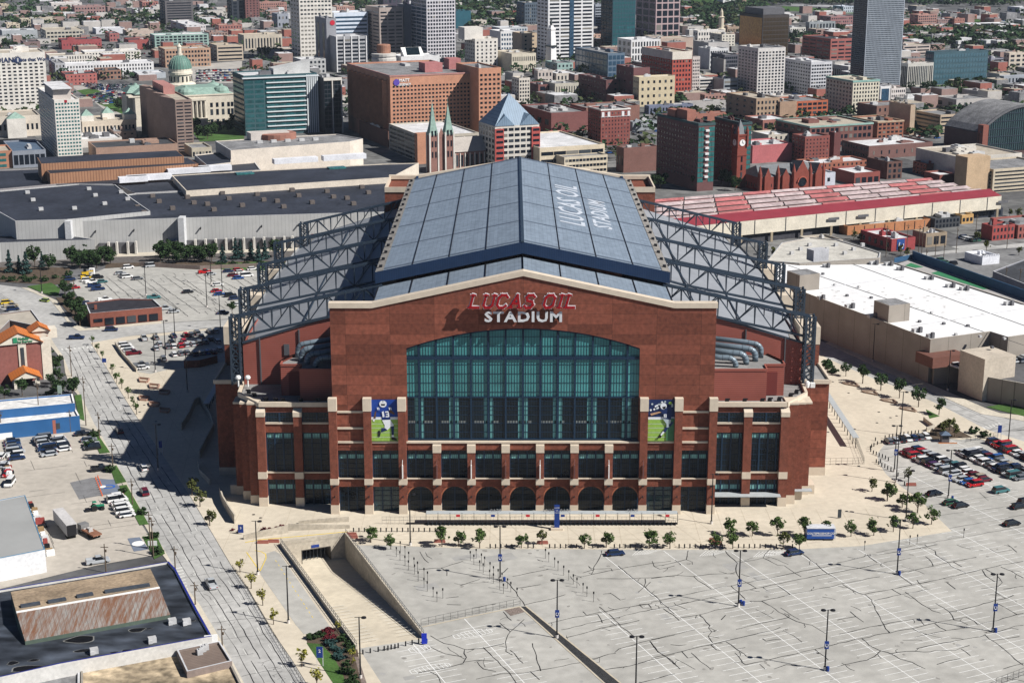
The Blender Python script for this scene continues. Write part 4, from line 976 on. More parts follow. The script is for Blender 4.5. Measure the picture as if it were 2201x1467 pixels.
for (pa,pb_) in (((1774,841),(1840,940)),((479,806),(443,867))):
 a,c = G(*pa,3.2),G(*pb_,3.2);w = MB();t = thing('covered_walkway','long canopy walkway on the sunny right side plaza' if pa[0] > 1000 else 'shaded canopy walkway on the left side plaza','walkway',(*a,.12))
 for i in range(13):p = (a[0] + (c[0] - a[0]) * i / 12,a[1] + (c[1] - a[1]) * i / 12);w.bar((*p,.1),(*p,3.1),.2)
 w.build('post',black,t);w = MB();w.hexa([(a[0] - .9,a[1]),(a[0] + .9,a[1]),(c[0] + .9,c[1]),(c[0] - .9,c[1])],3.1,3.3,bottom=True);w.build('canopy',M('canopy_grey',(.42,.45,.46),.5,.1,1),t)
# ================================================================ city buildings
def wallmat(c):
 c = tuple(round(q * k,3) for q,k in zip(c,(.98,.99,1.04)))
 return M('wall_%02d%02d%02d' % tuple(int(x * 99) for x in c),c,.85,.14,.15,sc2=1.3)
glassf = M('far_window_glass',(.012,.018,.028),.2,0,.6,spec=.3)
_n = glassf.node_tree;_o = _n.nodes.new('ShaderNodeObjectInfo');_r = _n.nodes.new('ShaderNodeValToRGB');_n.links.new(_o.outputs['Random'],_r.inputs[0]);_n.links.new(_r.outputs[0],_n.nodes['Principled BSDF'].inputs['Base Color'])
for p_,c_ in ((.62,(.012,.018,.028,1)),(.8,(.05,.06,.07,1)),(.93,(.2,.19,.17,1))):_e = _r.color_ramp.elements.new(p_);_e.color = c_
_r.color_ramp.elements[0].color = (.008,.012,.02,1);_r.color_ramp.elements[-1].color = (.25,.24,.2,1);_r.color_ramp.interpolation = 'CONSTANT'
glassb = M('far_window_blue',(.03,.07,.12),.2,.5,.6,spec=.5)
glasst = M('far_window_teal',(.03,.14,.14),.2,.4,.4,spec=.5)
framem = M('window_frame_pale',(.5,.48,.44),.7,0)
unitm = M('roof_unit',(.5,.5,.5),.6,.2,.5);unitd = M('roof_unit_dark',(.12,.12,.13),.7,.2,.5)
roofs = {'w':M('roof_white_membrane',(.62,.62,.63),.8,.22,.12,sc2=.8),'g':M('roof_grey',(.22,.22,.225),.9,.4,.15,sc2=1),'d':M('roof_dark',(.05,.053,.06),.85,.35,.12,sc2=1),'t':M('roof_tan',(.42,.37,.3),.9,.2,.15,sc2=1),'b':M('roof_blue',(.09,.13,.19),.6,.2,.2)}
WM = {}
def winmesh(w,h,d,mat):
 k = (round(w,2),round(h,2),d,mat.name)
 if k not in WM:
  b = MB();D = {'f':(E1,(E2[0],E2[1])),'s':((E2[0],E2[1]),E1),'x':((1,0),(0,1)),'y':((0,1),(1,0))}[d]
  e,n = D;p = [(-e[0] * w / 2 - n[0] * .12,-e[1] * w / 2 - n[1] * .12),(e[0] * w / 2 - n[0] * .12,e[1] * w / 2 - n[1] * .12),(e[0] * w / 2 + n[0] * .12,e[1] * w / 2 + n[1] * .12),(-e[0] * w / 2 + n[0] * .12,-e[1] * w / 2 + n[1] * .12)]
  b.hexa(p,0,h);WM[k] = b.mesh('window',mat)
 return WM[k]
def wins(root,o,d,wid,z0,z1,nx,ny,fw,fh,mat=None,margin=0.0,budget=[100]):
 mat = mat or glassf
 e = {'f':E1,'s':E2,'x':(1,0),'y':(0,1)}[d]
 cw = (wid - 2 * margin) / nx;ch = (z1 - z0) / ny;w,h = cw * fw,ch * fh
 me = winmesh(w,h,d,mat);off = root['_o']
 rest = MB();n = root.get('_nw',0)
 for j in range(ny):
  for i in range(nx):
   l = margin + cw * (i + .5);z = z1 - ch * (j + .5) - h / 2
   x,y = o[0] + e[0] * l,o[1] + e[1] * l
   if n < 98:inst('window',me,root,(x - off[0],y - off[1],z - off[2]));n += 1
   else:
    nn = {'f':E2,'s':E1,'x':(0,1),'y':(1,0)}[d]
    p = [(x - e[0] * w / 2 - nn[0] * .12,y - e[1] * w / 2 - nn[1] * .12),(x + e[0] * w / 2 - nn[0] * .12,y + e[1] * w / 2 - nn[1] * .12),(x + e[0] * w / 2 + nn[0] * .12,y + e[1] * w / 2 + nn[1] * .12),(x - e[0] * w / 2 + nn[0] * .12,y - e[1] * w / 2 + nn[1] * .12)]
    rest.hexa(p,z,z + h)
 root['_nw'] = n
 if rest.f:rest.build('further_windows',mat,root)['kind'] = 'stuff'
def solve(xL,xC,xR,yT,yB,dep=None):
 U = (xC - CX) / F;_,Y = G(xC,yB);h = Zat(yT,Y)
 X = U * (Y * cT + (H - h) * sT)
 D0 = Y * cT + (H - h) * sT
 U2 = (xR - CX) / F;w = (U2 * D0 - X) / (E1[0] - U2 * E1[1] * cT)
 if dep is None:
  U3 = (xL - CX) / F;den = (E1[1] + U3 * E1[0] * cT);d = (X - U3 * D0) / den if abs(den) > 1e-3 else w
  d = max(6,min(d,90))
 else:d = dep
 return X,Y,w,d,h
def bld(label,xL,xC,xR,yT,yB,wall,roof='g',win=None,side=None,cat='building',name='office_building',dep=None,units=2,wm=None,z0f=0.0,top=0.06,para=.9,trim=None,sm=None,minh=3.2,group=None,side_wall=None):
 X,Y,w,d,h = solve(xL,xC,xR,yT,yB,dep)
 h = max(h,minh)
 P = (X,Y);root = thing(name,label,cat,(X,Y,0),group)
 fwall = wallmat(wall) if isinstance(wall,tuple) else wall
 at = lambda a,c:(X + E1[0] * a + E2[0] * c,Y + E1[1] * a + E2[1] * c)
 b = MB();q = [at(0,0),at(w,0),at(w,d),at(0,d)]
 b.hexa(q,0,h,top=False)
 t = min(.5,w * .1);qi = [at(t,t),at(w - t,t),at(w - t,d - t),at(t,d - t)]
 for i in range(4):
  j = (i + 1) % 4
  b.face([(*q[i],h),(*q[j],h),(*qi[j],h),(*qi[i],h)]);b.face([(*qi[i],h),(*qi[j],h),(*qi[j],h - para),(*qi[i],h - para)])
 b.build('wall',fwall,root)
 b = MB();b.face([(*p,h - para + .02) for p in qi]);b.build('roof',roofs[roof],root)
 if trim:
  b = MB();pr = .25;qo = [at(-pr,-pr),at(w + pr,-pr),at(w + pr,d + pr),at(-pr,d + pr)]
  b.hexa(qo,h - trim[1],h + .15,top=False)
  for i in range(4):
   j = (i + 1) % 4;b.face([(*qo[i],h + .15),(*qo[j],h + .15),(*qi[j],h + .15),(*qi[i],h + .15)]);b.face([(*qi[j],h - .1),(*qi[i],h - .1),(*qi[i],h + .15),(*qi[j],h + .15)])
  b.build('cornice',wallmat(trim[0]),root)
 rs = random.Random(hash(label) % 1000 if False else len(label) * 7 + int(xC))
 for k in range(units):
  a,c = rs.uniform(.15,.7) * w,rs.uniform(.15,.7) * d;s1,s2,s3 = rs.uniform(.06,.2) * w,rs.uniform(.08,.22) * d,rs.uniform(.8,2.4 if h < 40 else 4)
  b = MB();b.obox(at(a,c),E1,E2,s1,s2,h - para,h - para + s3)
  if rs.random() < .5:b.obox(at(a + s1 * .2,c + s2 * .2),E1,E2,s1 * .4,s2 * .5,h - para + s3,h - para + s3 + .6)
  b.build('rooftop_unit',fwall if rs.random() < .35 else (unitm if rs.random() < .6 else unitd),root)
 zb = h * z0f;zt = h * (1 - top)
 if win:wins(root,P,'f',w,zb,zt,*win[:4],mat=wm,margin=w * .02)
 if side:wins(root,P,'s',d,zb,zt,*side[:4],mat=sm or wm,margin=d * .02)
 root['_dim'] = (X,Y,w,d,h)
 return root,at,w,d,h
LS = (.68,.64,.56);TAN = (.46,.37,.26);BRK = (.22,.075,.05);BRN = (.17,.085,.06);GRY = (.34,.34,.34);PIN = (.42,.2,.17);WHT = (.7,.69,.66);DK = (.05,.055,.065);ORG = (.36,.14,.07)
r,at,w,d,h = bld('large cream state office block with rows of square windows and a sign band',-110,-75,96,117,243,LS,'t',(14,12,.55,.45),None,units=3,dep=34,z0f=.1,top=.17,name='office_building')
e_face = (math.pi / 2,0,GA)
txm = M('sign_navy',(.02,.035,.1),.6,0)
def sign(root,body,size,a,z,mat,at,face='f',ext=.08,wd=None,name='lettering',pr=.25):
 p = at(a,-pr)
 rot = (math.pi / 2,0,GA) if face == 'f' else (math.pi / 2,0,GA - math.pi / 2)
 if face == 's':p = at(-pr,a)
 return text(body,size,(p[0],p[1],z),rot,mat,name,root,ext,size * .02)
xt = lambda px,z:(lambda o,D0:((px - CX) / F * D0 - o[0]) / (E1[0] - (px - CX) / F * E1[1] * cT))((r['_o'][0],r['_o'][1]),r['_o'][1] * cT + (H - z) * sT)
sign(r,'INDIANA',5.2,xt(8,h - 5),h - 5.4,txm,at);sign(r,'A State that Works',3.6,xt(68,h - 5),h - 5.4,txm,at)
b = MB();c = at(xt(38,h - 5),-.3);b.tube([(c[0],c[1],h - 5.4),(c[0] - E2[0] * .1,c[1] - E2[1] * .1,h - 5.4)],2.3,16);b.build('emblem',txm,r)
b = MB()
for k in range(16):a = k * math.pi / 8;p1,p2 = 2.5,3.1;b.bar((c[0] + E1[0] * p1 * math.cos(a),c[1] + E1[1] * p1 * math.cos(a),h - 5.4 + p1 * math.sin(a)),(c[0] + E1[0] * p2 * math.cos(a),c[1] + E1[1] * p2 * math.cos(a),h - 5.4 + p2 * math.sin(a)),.25)
b.build('emblem_rays',txm,r);b = MB();cc = (c[0] - E2[0] * .25,c[1] - E2[1] * .25);b.hexa([(cc[0] - .5,cc[1] - .05),(cc[0] + .5,cc[1] - .05),(cc[0] + .5,cc[1] + .02),(cc[0] - .5,cc[1] + .02)],h - 6.8,h - 4);b.build('emblem_mark',white,r)
r,at,w,d,h = bld('slim cream hotel tower with green windows and a penthouse, at the far left',81,116,170,215,343,LS,'w',(8,16,.62,.45),(12,16,.5,.3),units=0,wm=glasst,sm=glassf,name='hotel',cat='hotel',top=.04)
b = MB();b.obox(at(w * .05,d * .12),E1,E2,w * .72,d * .5,h - 1,h + 5.5);b.build('penthouse',wallmat((.5,.44,.38)),r);b = MB();b.obox(at(w * .0,d * .08),E1,E2,w * .8,d * .58,h + 5.5,h + 6);b.build('penthouse_roof',roofs['w'],r)
b = MB();b.box(*(lambda p:(p[0] - 1,p[0] + 1,p[1] - .3,p[1] - .1))(at(w * .45,0)),h - 1.9,h - .3);b.build('red_logo',M('logo_red',(.5,.02,.04),.5,0),r)
r,at,w,d,h = bld('dark brown apartment tower with a sawtooth side and ribbon windows',303,376,412,215,326,(.26,.19,.155),'t',(2,15,.8,.35),(4,15,.5,.3),units=0,name='apartment_tower',top=.03,cat='tower')
for k in range(4):
 b = MB();c0 = d * (.05 + .25 * k);b.hexa([at(0,c0),at(-5.2,c0 + d * .2),at(0,c0 + d * .24)],0,h + .3);b.build('sawtooth_bay',wallmat((.27,.19,.155)),r)
b = MB();b.obox(at(w * .1,d * .45),E1,E2,w * .7,d * .4,h - 1,h + 4.5);b.build('penthouse',wallmat(PIN),r)
r,at,w,d,h = bld('teal glass hotel block with white horizontal fins beside a white frame',505,523,681,163,293,(.045,.10,.11),'w',None,(8,11,.7,.6),units=3,name='office_building',sm=darkglass,dep=30)
for j in range(11):
 b = MB();z = h * (.06 + .08 * j);b.obox(at(w * .3,-.9),E1,E2,w * .54,.9,z,z + .7);b.build('sunshade_fin',M('fin_white',(.62,.66,.68),.6,.05,1),r)
b = MB()
for k in range(6):b.obox(at(w * (.85 + .028 * k),-.8),E1,E2,.8,.8,0,h - 1)
b.build('white_fins',MATS['fin_white'],r)
wins(r,at(0,0),'f',w * .82,h * .05,h * .93,6,11,.86,.6,mat=M('jw_glass',(.02,.09,.10),.15,.5,.2,spec=.6))
b = MB();b.obox(at(-1,-1),E1,E2,w + 2,2.2,h - 2.2,h - 1.4);b.build('roof_screen',MATS['fin_white'],r)
b = MB();b.hexa([at(w * .45,8),at(w * .95,8),at(w * .95,20),at(w * .45,20)],h - 1,[h + 3,h + 7,h + 7,h + 3]);b.build('penthouse',wallmat((.5,.5,.47)),r)
r,at,w,d,h = bld('black glass office slab framed by two cream columns beside the hotel',681,696,733,168,288,DK,'g',(1,1,.01,.01),None,units=2,dep=24)
wins(r,at(0,0),'f',w,h * .1,h * .95,5,11,.85,.8,mat=darkglass)
for a in (.44,.97):
 b = MB();b.obox(at(w * a,-.7),E1,E2,w * .06,.7,0,h);b.build('column',wallmat(LS),r)
b = MB();b.obox(at(-.3,-.8),E1,E2,w + .6,.8,h - 1.8,h + .1);b.build('cornice',wallmat(LS),r)
hb = (.50,.245,.15)
r,at,w,d,h = bld('wide orange brick hotel with a grid of small square windows',733,838,1029,163,315,hb,'g',(24,14,.56,.46),None,units=2,wm=darkglass,name='hotel',cat='hotel',top=.13,z0f=.09,trim=((.4,.2,.17),.8))
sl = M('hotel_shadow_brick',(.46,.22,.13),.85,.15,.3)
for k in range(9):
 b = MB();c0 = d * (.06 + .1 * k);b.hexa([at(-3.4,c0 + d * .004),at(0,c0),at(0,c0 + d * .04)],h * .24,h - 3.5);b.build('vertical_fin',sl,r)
sign(r,'HYATT',2.6,w * .145,h - 3.3,white,at);sign(r,'REGENCY',2.0,w * .155,h - 5.9,white,at)
b = MB();c = at(w * .07,-.3);b.tube([(c[0],c[1],h - 4.3),(c[0] - E2[0] * .15,c[1] - E2[1] * .15,h - 4.3)],2.1,10);b.build('emblem',M('purple_logo',(.1,.06,.35),.5,0),r)
b = MB();b.obox(at(w * .5,d * .2),E1,E2,w * .2,12,h - 1,h + 5);b.obox(at(w * .86,d * .35),E1,E2,w * .14,10,h - 1,h + 6);b.build('penthouse',wallmat((.42,.17,.16)),r)
r,at,w,d,h = bld('narrow orange brick hotel wing joined to the right of the big hotel',1028,1029,1077,147,312,hb,'g',(5,14,.54,.46),None,wm=darkglass,dep=40,units=1,name='hotel_wing',cat='hotel',z0f=.1)
c = G(826,176);Dz = lambda y:Zat(y,c[1]);t = thing('rooftop_drum','round cream drum with a rusty cap rising behind the orange brick hotel','building',(c[0],c[1],0))
for (nm,pr,mt) in (('shaft',[(9.5,0),(9.5,Dz(136))],wallmat(LS)),('window_ring',[(10.6,Dz(137)),(10.6,Dz(132))],darkglass),('drum',[(10.5,Dz(132)),(10.8,Dz(131)),(10.8,Dz(125)),(10.2,Dz(124)),(10.2,Dz(121)),(10.8,Dz(120)),(10.8,Dz(115)),(.2,Dz(113))],wallmat((.55,.52,.46))),('cap',[(6,Dz(114)),(6,Dz(97)),(5.5,Dz(95.5)),(.2,Dz(95))],M('rust_cap',(.3,.15,.1),.8,.3,.3))):
 b = MB();b.lathe(c,pr,20);b.build(nm,mt,t)
r,at,w,d,h = bld('low white building with a sloping skylight behind the orange brick hotel',840,862,945,122,175,WHT,'w',None,None,dep=24,units=0)
b = MB();b.hexa([at(w * .08,0),at(w * .6,0),at(w * .6,9),at(w * .08,9)],h,[h + .5,h + .5,h + 7,h + 7]);b.build('skylight_base',white,r)
b = MB();f = lambda a,c:(*at(w * a,9 * c),h + .8 + 6.5 * c);b.face([f(.16,.05),f(.5,.05),f(.54,.95),f(.2,.95)]);b.build('skylight',darkglass,r)
bld('tall cream office tower with rows of dark windows above the domed capitol',621,640,711,-75,132,LS,'g',(9,22,.62,.4),(3,22,.5,.4),name='office_tower',cat='tower')
r,at,w,d,h = bld('grey concrete tower with a red emblem near its roof',677,701,722,40,152,(.28,.28,.29),'g',None,(2,1,.3,.9),name='office_tower',cat='tower',sm=darkglass)
b = MB();c = at(w * .62,-.3);b.tube([(c[0],c[1],h - 4),(c[0] - E2[0] * .1,c[1] - E2[1] * .1,h - 4)],2.4,10);b.build('red_logo',MATS['logo_red'],r)
r,at,w,d,h = bld('banded white and grey office block with vertical ribs, second in from the orange hotel',706,722,787,79,156,GRY,'w',(4,9,.82,.5),None,units=1,dep=30)
for k in range(5):b = MB();b.obox(at(w * (.0 + .245 * k),-.6),E1,E2,1.0,.6,0,h);b.build('rib',wallmat(WHT),r)
bld('pale blue striped office slab behind the banded block',712,718,790,28,128,(.62,.68,.74),'w',(1,11,.98,.45),None,wm=glassb,dep=28,name='office_tower',cat='tower')
bld('stepped tan office tower with ribbon windows left of the grid tower',785,815,866,17,130,(.42,.35,.30),'g',(3,14,.8,.42),(2,14,.8,.35),name='office_tower',cat='tower')
bld('plain grey slab standing between the tan tower and the grid tower',866,868,884,10,125,(.3,.3,.31),'g',None,None,dep=20,name='office_tower',cat='tower')
bld('tall white grid office tower with dark glass side left of centre',882,916,978,-48,134,(.62,.60,.60),'g',(10,22,.66,.6),(3,22,.9,.7),name='office_tower',cat='tower',sm=glassb)
r,at,w,d,h = bld('pale limestone stepped office block right of the white grid tower',990,1021,1070,84,152,LS,'t',(5,8,.35,.5),(5,8,.35,.5),dep=26)
b = MB();b.obox(at(-w * .35,6),E1,E2,w * .8,16,h - 1,h + 10);b.build('upper_storeys',wallmat(LS),r)
r,at,w,d,h = bld('very tall white banded tower split by a dark glass strip, top centre',1155,1179,1278,-120,130,WHT,'g',(4,30,.86,.5),(3,30,.6,.4),name='skyscraper',cat='skyscraper')
b = MB();b.obox(at(w * .47,-.5),E1,E2,w * .09,.5,0,h);b.build('glass_strip',glassb,r)
bld('dark blue glass tower with a teal face between two banded towers',1293,1318,1368,-60,108,(.03,.07,.09),'d',(8,18,.85,.7),(4,18,.85,.8),name='glass_tower',cat='tower',wm=M('tealtower',(.02,.10,.115),.12,.5,.1,spec=.6),sm=darkglass)
bld('dark tower with pink framed square windows right of the teal glass tower',1368,1411,1463,-30,82,(.45,.33,.32),'d',(4,7,.8,.78),(3,7,.8,.78),name='office_tower',cat='tower',units=0)
bld('black upper tower slab rising behind the pink framed tower',1375,1416,1464,-60,76,DK,'d',None,None,name='office_tower',cat='tower',units=0)
r,at,w,d,h = bld('office tower clad in gold mirror glass with a dark right face',1590,1640,1697,33,122,(.06,.05,.045),'d',(8,9,.9,.8),(1,1,.99,.98),name='glass_tower',cat='tower',sm=M('gold_glass_lit',(.5,.25,.05),.25,.35,.5,spec=.8,metal=.2),wm=M('gold_glass_dark',(.05,.035,.02),.15,.5,.3,spec=.6))  # lit left and dark right face are put into two colours of one glass
b = MB();b.obox(at(w * .1,d * .1),E1,E2,w * .8,d * .8,h,h + 6);b.build('penthouse',unitd,r)
bld('tallest dark grey tower with a fine silver grid, right of centre',1836,1866,1946,-10,196,(.30,.33,.36),'w',(26,46,.62,.62),(8,46,.9,.9),name='skyscraper',cat='skyscraper',units=0,top=.02,sm=M('slate_glass_shaded',(.006,.013,.03),.2,.2,.3),wm=M('slate_glass',(.05,.065,.08),.2,.2,.3))  # shade of the left face is put into its darker glass colour
bld('white grid stone office block in front of the gold glass tower',1587,1630,1689,104,210,(.6,.57,.52),'g',(8,15,.55,.55),(6,15,.5,.5),name='office_building')
bld('red brick banded office block left of the silver grid tower',1725,1786,1833,84,136,(.33,.11,.09),'d',(3,6,.8,.4),(4,6,.8,.4))
bld('white concrete office block with a checkered front behind the classical corner block',1688,1744,1789,134,204,(.55,.55,.55),'w',(8,9,.7,.5),(10,9,.5,.4),units=3)
bld('low grey ribbed office block at the foot of the silver grid tower',1790,1824,1878,143,176,(.5,.48,.44),'w',(16,1,.5,.8),(8,1,.5,.8),top=.2)
bld('cream ribbed square block right of the foot of the silver grid tower',1938,1952,2007,137,190,(.55,.52,.46),'g',(14,1,.55,.85),(4,1,.6,.85),top=.06,z0f=.05)
r,at,w,d,h = bld('long low glass office building with teal reflective bays at the upper right',1990,2008,2125,112,183,(.05,.10,.12),'d',(18,6,.8,.7),(4,6,.7,.7),wm=M('blue_mirror',(.06,.13,.17),.12,.4,.3,spec=.8),units=4)
bld('cream classical corner block with a green cornice',1776,1834,1891,174,246,(.62,.57,.44),'t',(9,8,.45,.55),(8,8,.4,.5),trim=((.25,.42,.36),1.2),units=4)
bld('small white office with a blue glass front',1890,1893,1914,186,226,WHT,'w',(1,1,.8,.85),None,dep=20,wm=glassb)
bld('narrow pale office building with three window rows beside the blue glass front',1914,1916,1947,190,222,(.6,.55,.5),'t',(7,3,.5,.5),None,dep=20)
bld('orange brick warehouse block with large dark windows',1700,1713,1780,218,258,(.42,.12,.06),'g',(6,4,.75,.55),None,units=2,dep=28)
bld('blank tan brick party wall building left of the orange warehouse block',1652,1677,1713,219,262,(.36,.24,.16),'g',(1,3,.01,.01),None,dep=20)
bld('tan brick block with rows of small windows and a blank corner',1562,1626,1676,212,264,(.38,.27,.18),'t',(6,4,.45,.5),(4,4,.3,.4))
bld('pale grey parking structure end beside the monument avenue',1490,1523,1568,92,145,(.42,.40,.37),'g',None,None)
bld('blueish low office with glass bays below the white banded tower',1236,1307,1343,115,168,(.12,.17,.22),'g',(4,4,.8,.7),(9,4,.85,.8),wm=glassb)
bld('white classical block with tall arched windows under the teal glass tower',1345,1357,1420,86,132,WHT,'w',(10,3,.5,.7),(3,3,.5,.6),dep=30)
r,at,w,d,h = bld('red brick office tower with a cream crown and fire escapes',1380,1446,1487,112,216,(.40,.085,.06),'t',(6,10,.5,.5),(12,10,.5,.5),trim=((.66,.6,.5),6),units=2)
bld('narrow cream and grey building leaning on the red tower',1488,1489,1505,122,206,(.55,.5,.45),'t',(4,11,.5,.5),None,dep=22)
bld('cream mural wall building with paired windows right of the dark brick block',1361,1374,1451,166,230,(.58,.49,.32),'w',(6,4,.35,.4),(3,4,.3,.3),units=2)
bld('tall dark brown blank-sided brick building behind the cream mural wall',1325,1362,1397,146,226,(.17,.075,.07),'g',None,(3,4,.2,.3))
bld('dark brown brick block with small dotted windows left of the cream mural wall',1243,1303,1330,172,222,(.15,.07,.065),'g',(2,4,.3,.3),(9,4,.3,.3))
bld('small dark grey office block with a black glass corner',1503,1556,1560,128,172,(.36,.34,.31),'g',None,None,dep=20)
bld('white gridded office block above the grey block',1520,1526,1566,105,150,(.6,.6,.58),'w',(8,4,.6,.5),None,dep=22)
bld('black glass block with grey blank flank',1557,1558,1586,118,170,(.1,.1,.115),'g',(6,6,.7,.6),None,dep=24)
bld('open white parking deck below the fire escapes',1503,1504,1532,168,205,(.6,.58,.53),'w',(1,5,.95,.5),None,dep=24,name='parking_garage',cat='parking garage')
bld('grey slab-sided parking structure with dark decks',1530,1556,1587,170,208,(.3,.32,.33),'g',(1,4,.9,.5),None,name='parking_garage',cat='parking garage')
r,at,w,d,h = bld('red brick hotel with a cream arcaded top storey behind the stadium roof',1264,1292,1355,236,314,(.24,.075,.06),'g',(9,9,.3,.45),(5,9,.3,.45),trim=((.7,.66,.6),.7),units=4,name='hotel',cat='hotel')
for a in (.06,.26,.74,.94):
 b = MB();b.obox(at(w * a - .8,-.25),E1,E2,1.8,.2,h * .8,h * .93);b.build('arch_panel',wallmat(WHT),r)
b = MB();b.obox(at(-.2,-.2),E1,E2,w + .4,.2,h * .79,h * .80);b.build('string_course',wallmat(WHT),r)
bld('low brown patterned brick mall block with rooftop plant',1120,1185,1264,243,285,(.2,.08,.07),'g',None,(4,1,.5,.3),units=7,name='shopping_mall',cat='mall')
bld('long brown brick mall wing behind the red brick hotel',1255,1260,1375,232,275,(.24,.12,.09),'g',None,None,dep=26,units=5,name='shopping_mall',cat='mall')
bld('small cream office with tall pilasters above the mall',1180,1193,1244,180,214,(.5,.47,.38),'g',(9,1,.3,.7),None,dep=24)
bld('pale columned narrow block at the left of the mall',1100,1116,1139,168,226,(.62,.57,.48),'t',(4,7,.55,.55),(3,7,.4,.5))
bld('dark red brick shop block beside the pale columned block',1140,1157,1193,182,212,(.2,.09,.08),'g',(2,2,.6,.6),None,dep=22,units=4)
bld('long low cream limestone block above the columned block',1060,1100,1152,116,155,(.62,.56,.43),'t',(12,2,.4,.5),None,dep=40)
bld('tan brick slab with few windows right of the cream limestone block',1119,1121,1155,72,118,(.52,.40,.27),'t',(2,5,.25,.4),None,dep=24)
bld('white modern block with blue window bays near the tan slab',1062,1076,1122,68,110,WHT,'w',(8,4,.6,.5),None,wm=glassb,dep=30)
bld('low white round-cornered office behind the white modern block',1070,1074,1134,60,86,(.5,.52,.52),'w',(10,3,.5,.5),None,wm=glassb,dep=24)
r,at,w,d,h = bld('dark brick high-rise hotel with a teal glass and balcony front',1413,1502,1537,266,412,(.15,.07,.06),'d',None,(14,10,.28,.4),name='hotel',cat='hotel',units=3,trim=((.05,.09,.09),1.2),z0f=.16)
for (a,ww) in ((.0,.36),(.64,.36)):wins(r,at(w * a,0),'f',w * ww,h * .13,h * .95,2,11,.92,.82,mat=glasst)
for j in range(9):b = MB();z = h * (.2 + .085 * j);b.obox(at(w * .4,-1.1),E1,E2,w * .22,1.1,z,z + 1.1);b.build('balcony',wallmat(WHT),r)
b = MB();b.obox(at(w * .2,d * .35),E1,E2,w * .55,12,h - 1,h + 5);b.obox(at(w * .1,d * .6),E1,E2,w * .4,9,h - 1,h + 4);b.build('penthouse',wallmat((.33,.14,.1)),r)
r,at,w,d,h = bld('second dark brick hotel wing with a thin teal glass end, beside the clock tower',1537,1592,1616,264,400,(.13,.06,.055),'d',None,(8,10,.28,.4),name='hotel_wing',cat='hotel',units=3,trim=((.05,.09,.09),1.2),z0f=.16)
wins(r,at(0,0),'f',w,h * .1,h * .95,2,11,.9,.8,mat=glasst)
r,at,w,d,h = bld('pink painted low brick building with a blank wall beside the clock tower',1617,1618,1703,313,352,(.46,.14,.14),'w',None,None,dep=24,units=4)
bld('small cream pedimented building behind the pink wall',1650,1652,1696,290,316,(.52,.47,.38),'w',(4,2,.3,.5),None,dep=20)
bld('long brown brick warehouse with green cornice and many windows',1697,1741,1877,272,320,(.19,.085,.07),'t',(13,3,.65,.55),(5,3,.6,.5),trim=((.28,.42,.36),.9),units=5,dep=40)
bld('tall narrow brick building with small white windows in front of the warehouse',1703,1731,1784,294,352,(.24,.08,.06),'g',(7,7,.3,.4),(4,7,.4,.4),units=3)
bld('dark red brick chimney-like end block beside the brick warehouse',1785,1794,1808,285,345,(.15,.055,.05),'d',None,None)
bld('orange brick building with three rows of paired windows and a tan roof block',1880,1887,1943,262,298,(.30,.12,.075),'t',(6,4,.6,.5),None,dep=30,trim=((.5,.36,.24),.8),units=3)
bld('brown brick theatre with green pyramid roofs',1870,1885,1955,228,258,(.22,.12,.09),'g',(6,2,.3,.5),None,dep=24,units=3)
bld('blank cream party wall tower behind the orange brick building',1950,1958,1968,226,290,(.48,.36,.25),'t',None,None,dep=24)
r,at,w,d,h = bld('tan concrete parking garage with a full roof deck near the arched arena',1968,2022,2070,247,292,(.48,.38,.27),'g',(1,5,.95,.4),(1,5,.95,.45),name='parking_garage',cat='parking garage',units=1)
bld('long white roofed brick warehouse low behind the red shed',1810,1868,2005,314,343,(.19,.10,.085),'w',(8,1,.15,.3),(10,2,.4,.5),units=4)
bld('brick loft building row with white roof, left of the red shed end',1737,1747,1868,352,372,(.32,.12,.075),'w',(12,2,.3,.5),None,dep=18,units=6)
bld('dark brick building with ornate bay windows behind the red shed',1863,1908,1940,348,386,(.14,.075,.06),'d',(3,3,.5,.6),None)
bld('red brick corner block with four large shop windows and a white roof',1796,1837,1892,372,398,(.26,.075,.06),'w',(4,1,.7,.6),None,dep=22,top=.25)
bld('white painted low building beside the station',1764,1768,1796,372,400,(.55,.56,.6),'w',(1,1,.2,.3),None,dep=18)
bld('plain orange brick block with a blank wall near the red shed end',1963,1992,2056,352,378,(.32,.11,.075),'g',None,(4,3,.35,.45),units=3)
bld('small brown shed with a flat white roof at the red shed end',1992,2020,2056,376,396,(.25,.09,.07),'w',None,None,dep=14,units=0)
r,at,w,d,h = bld('cream concrete convention block with a row of square windows and open bays',2034,2064,2197,338,390,(.6,.56,.48),'t',(9,1,.4,.12),None,units=9,dep=40,top=.2,z0f=.6)
wins(r,at(w * .3,0),'f',w * .7,h * .3,h * .65,6,1,.8,.9)
r,at,w,d,h = bld('tan concrete parking garage with a tall stair tower at the right edge',2055,2136,2270,364,415,(.55,.47,.34),'g',(1,6,.98,.38),(2,6,.9,.4),name='parking_garage',cat='parking garage',units=0)
b = MB();b.obox(at(-16,2),E1,E2,15,10,0,h + 7);b.build('stair_tower',wallmat((.5,.36,.22)),r)
r,at,w,d,h = bld('long cream parking garage with white roof deck behind the stadium peak',1155,1160,1300,318,372,(.62,.53,.38),'w',(5,3,.95,.45),None,name='parking_garage',cat='parking garage',units=0,dep=62,top=.1)
bld('cream parking ramp with red brick stair posts in front of the long garage',1210,1213,1306,338,376,(.62,.54,.40),'g',(12,3,.8,.45),None,name='parking_garage',cat='parking garage',units=0,dep=14)
bld('dark brown mall block with an arched glass window beside the long garage',1325,1341,1415,318,372,(.2,.10,.08),'g',(1,1,.01,.01),(3,1,.4,.4),name='shopping_mall',cat='mall',units=5)
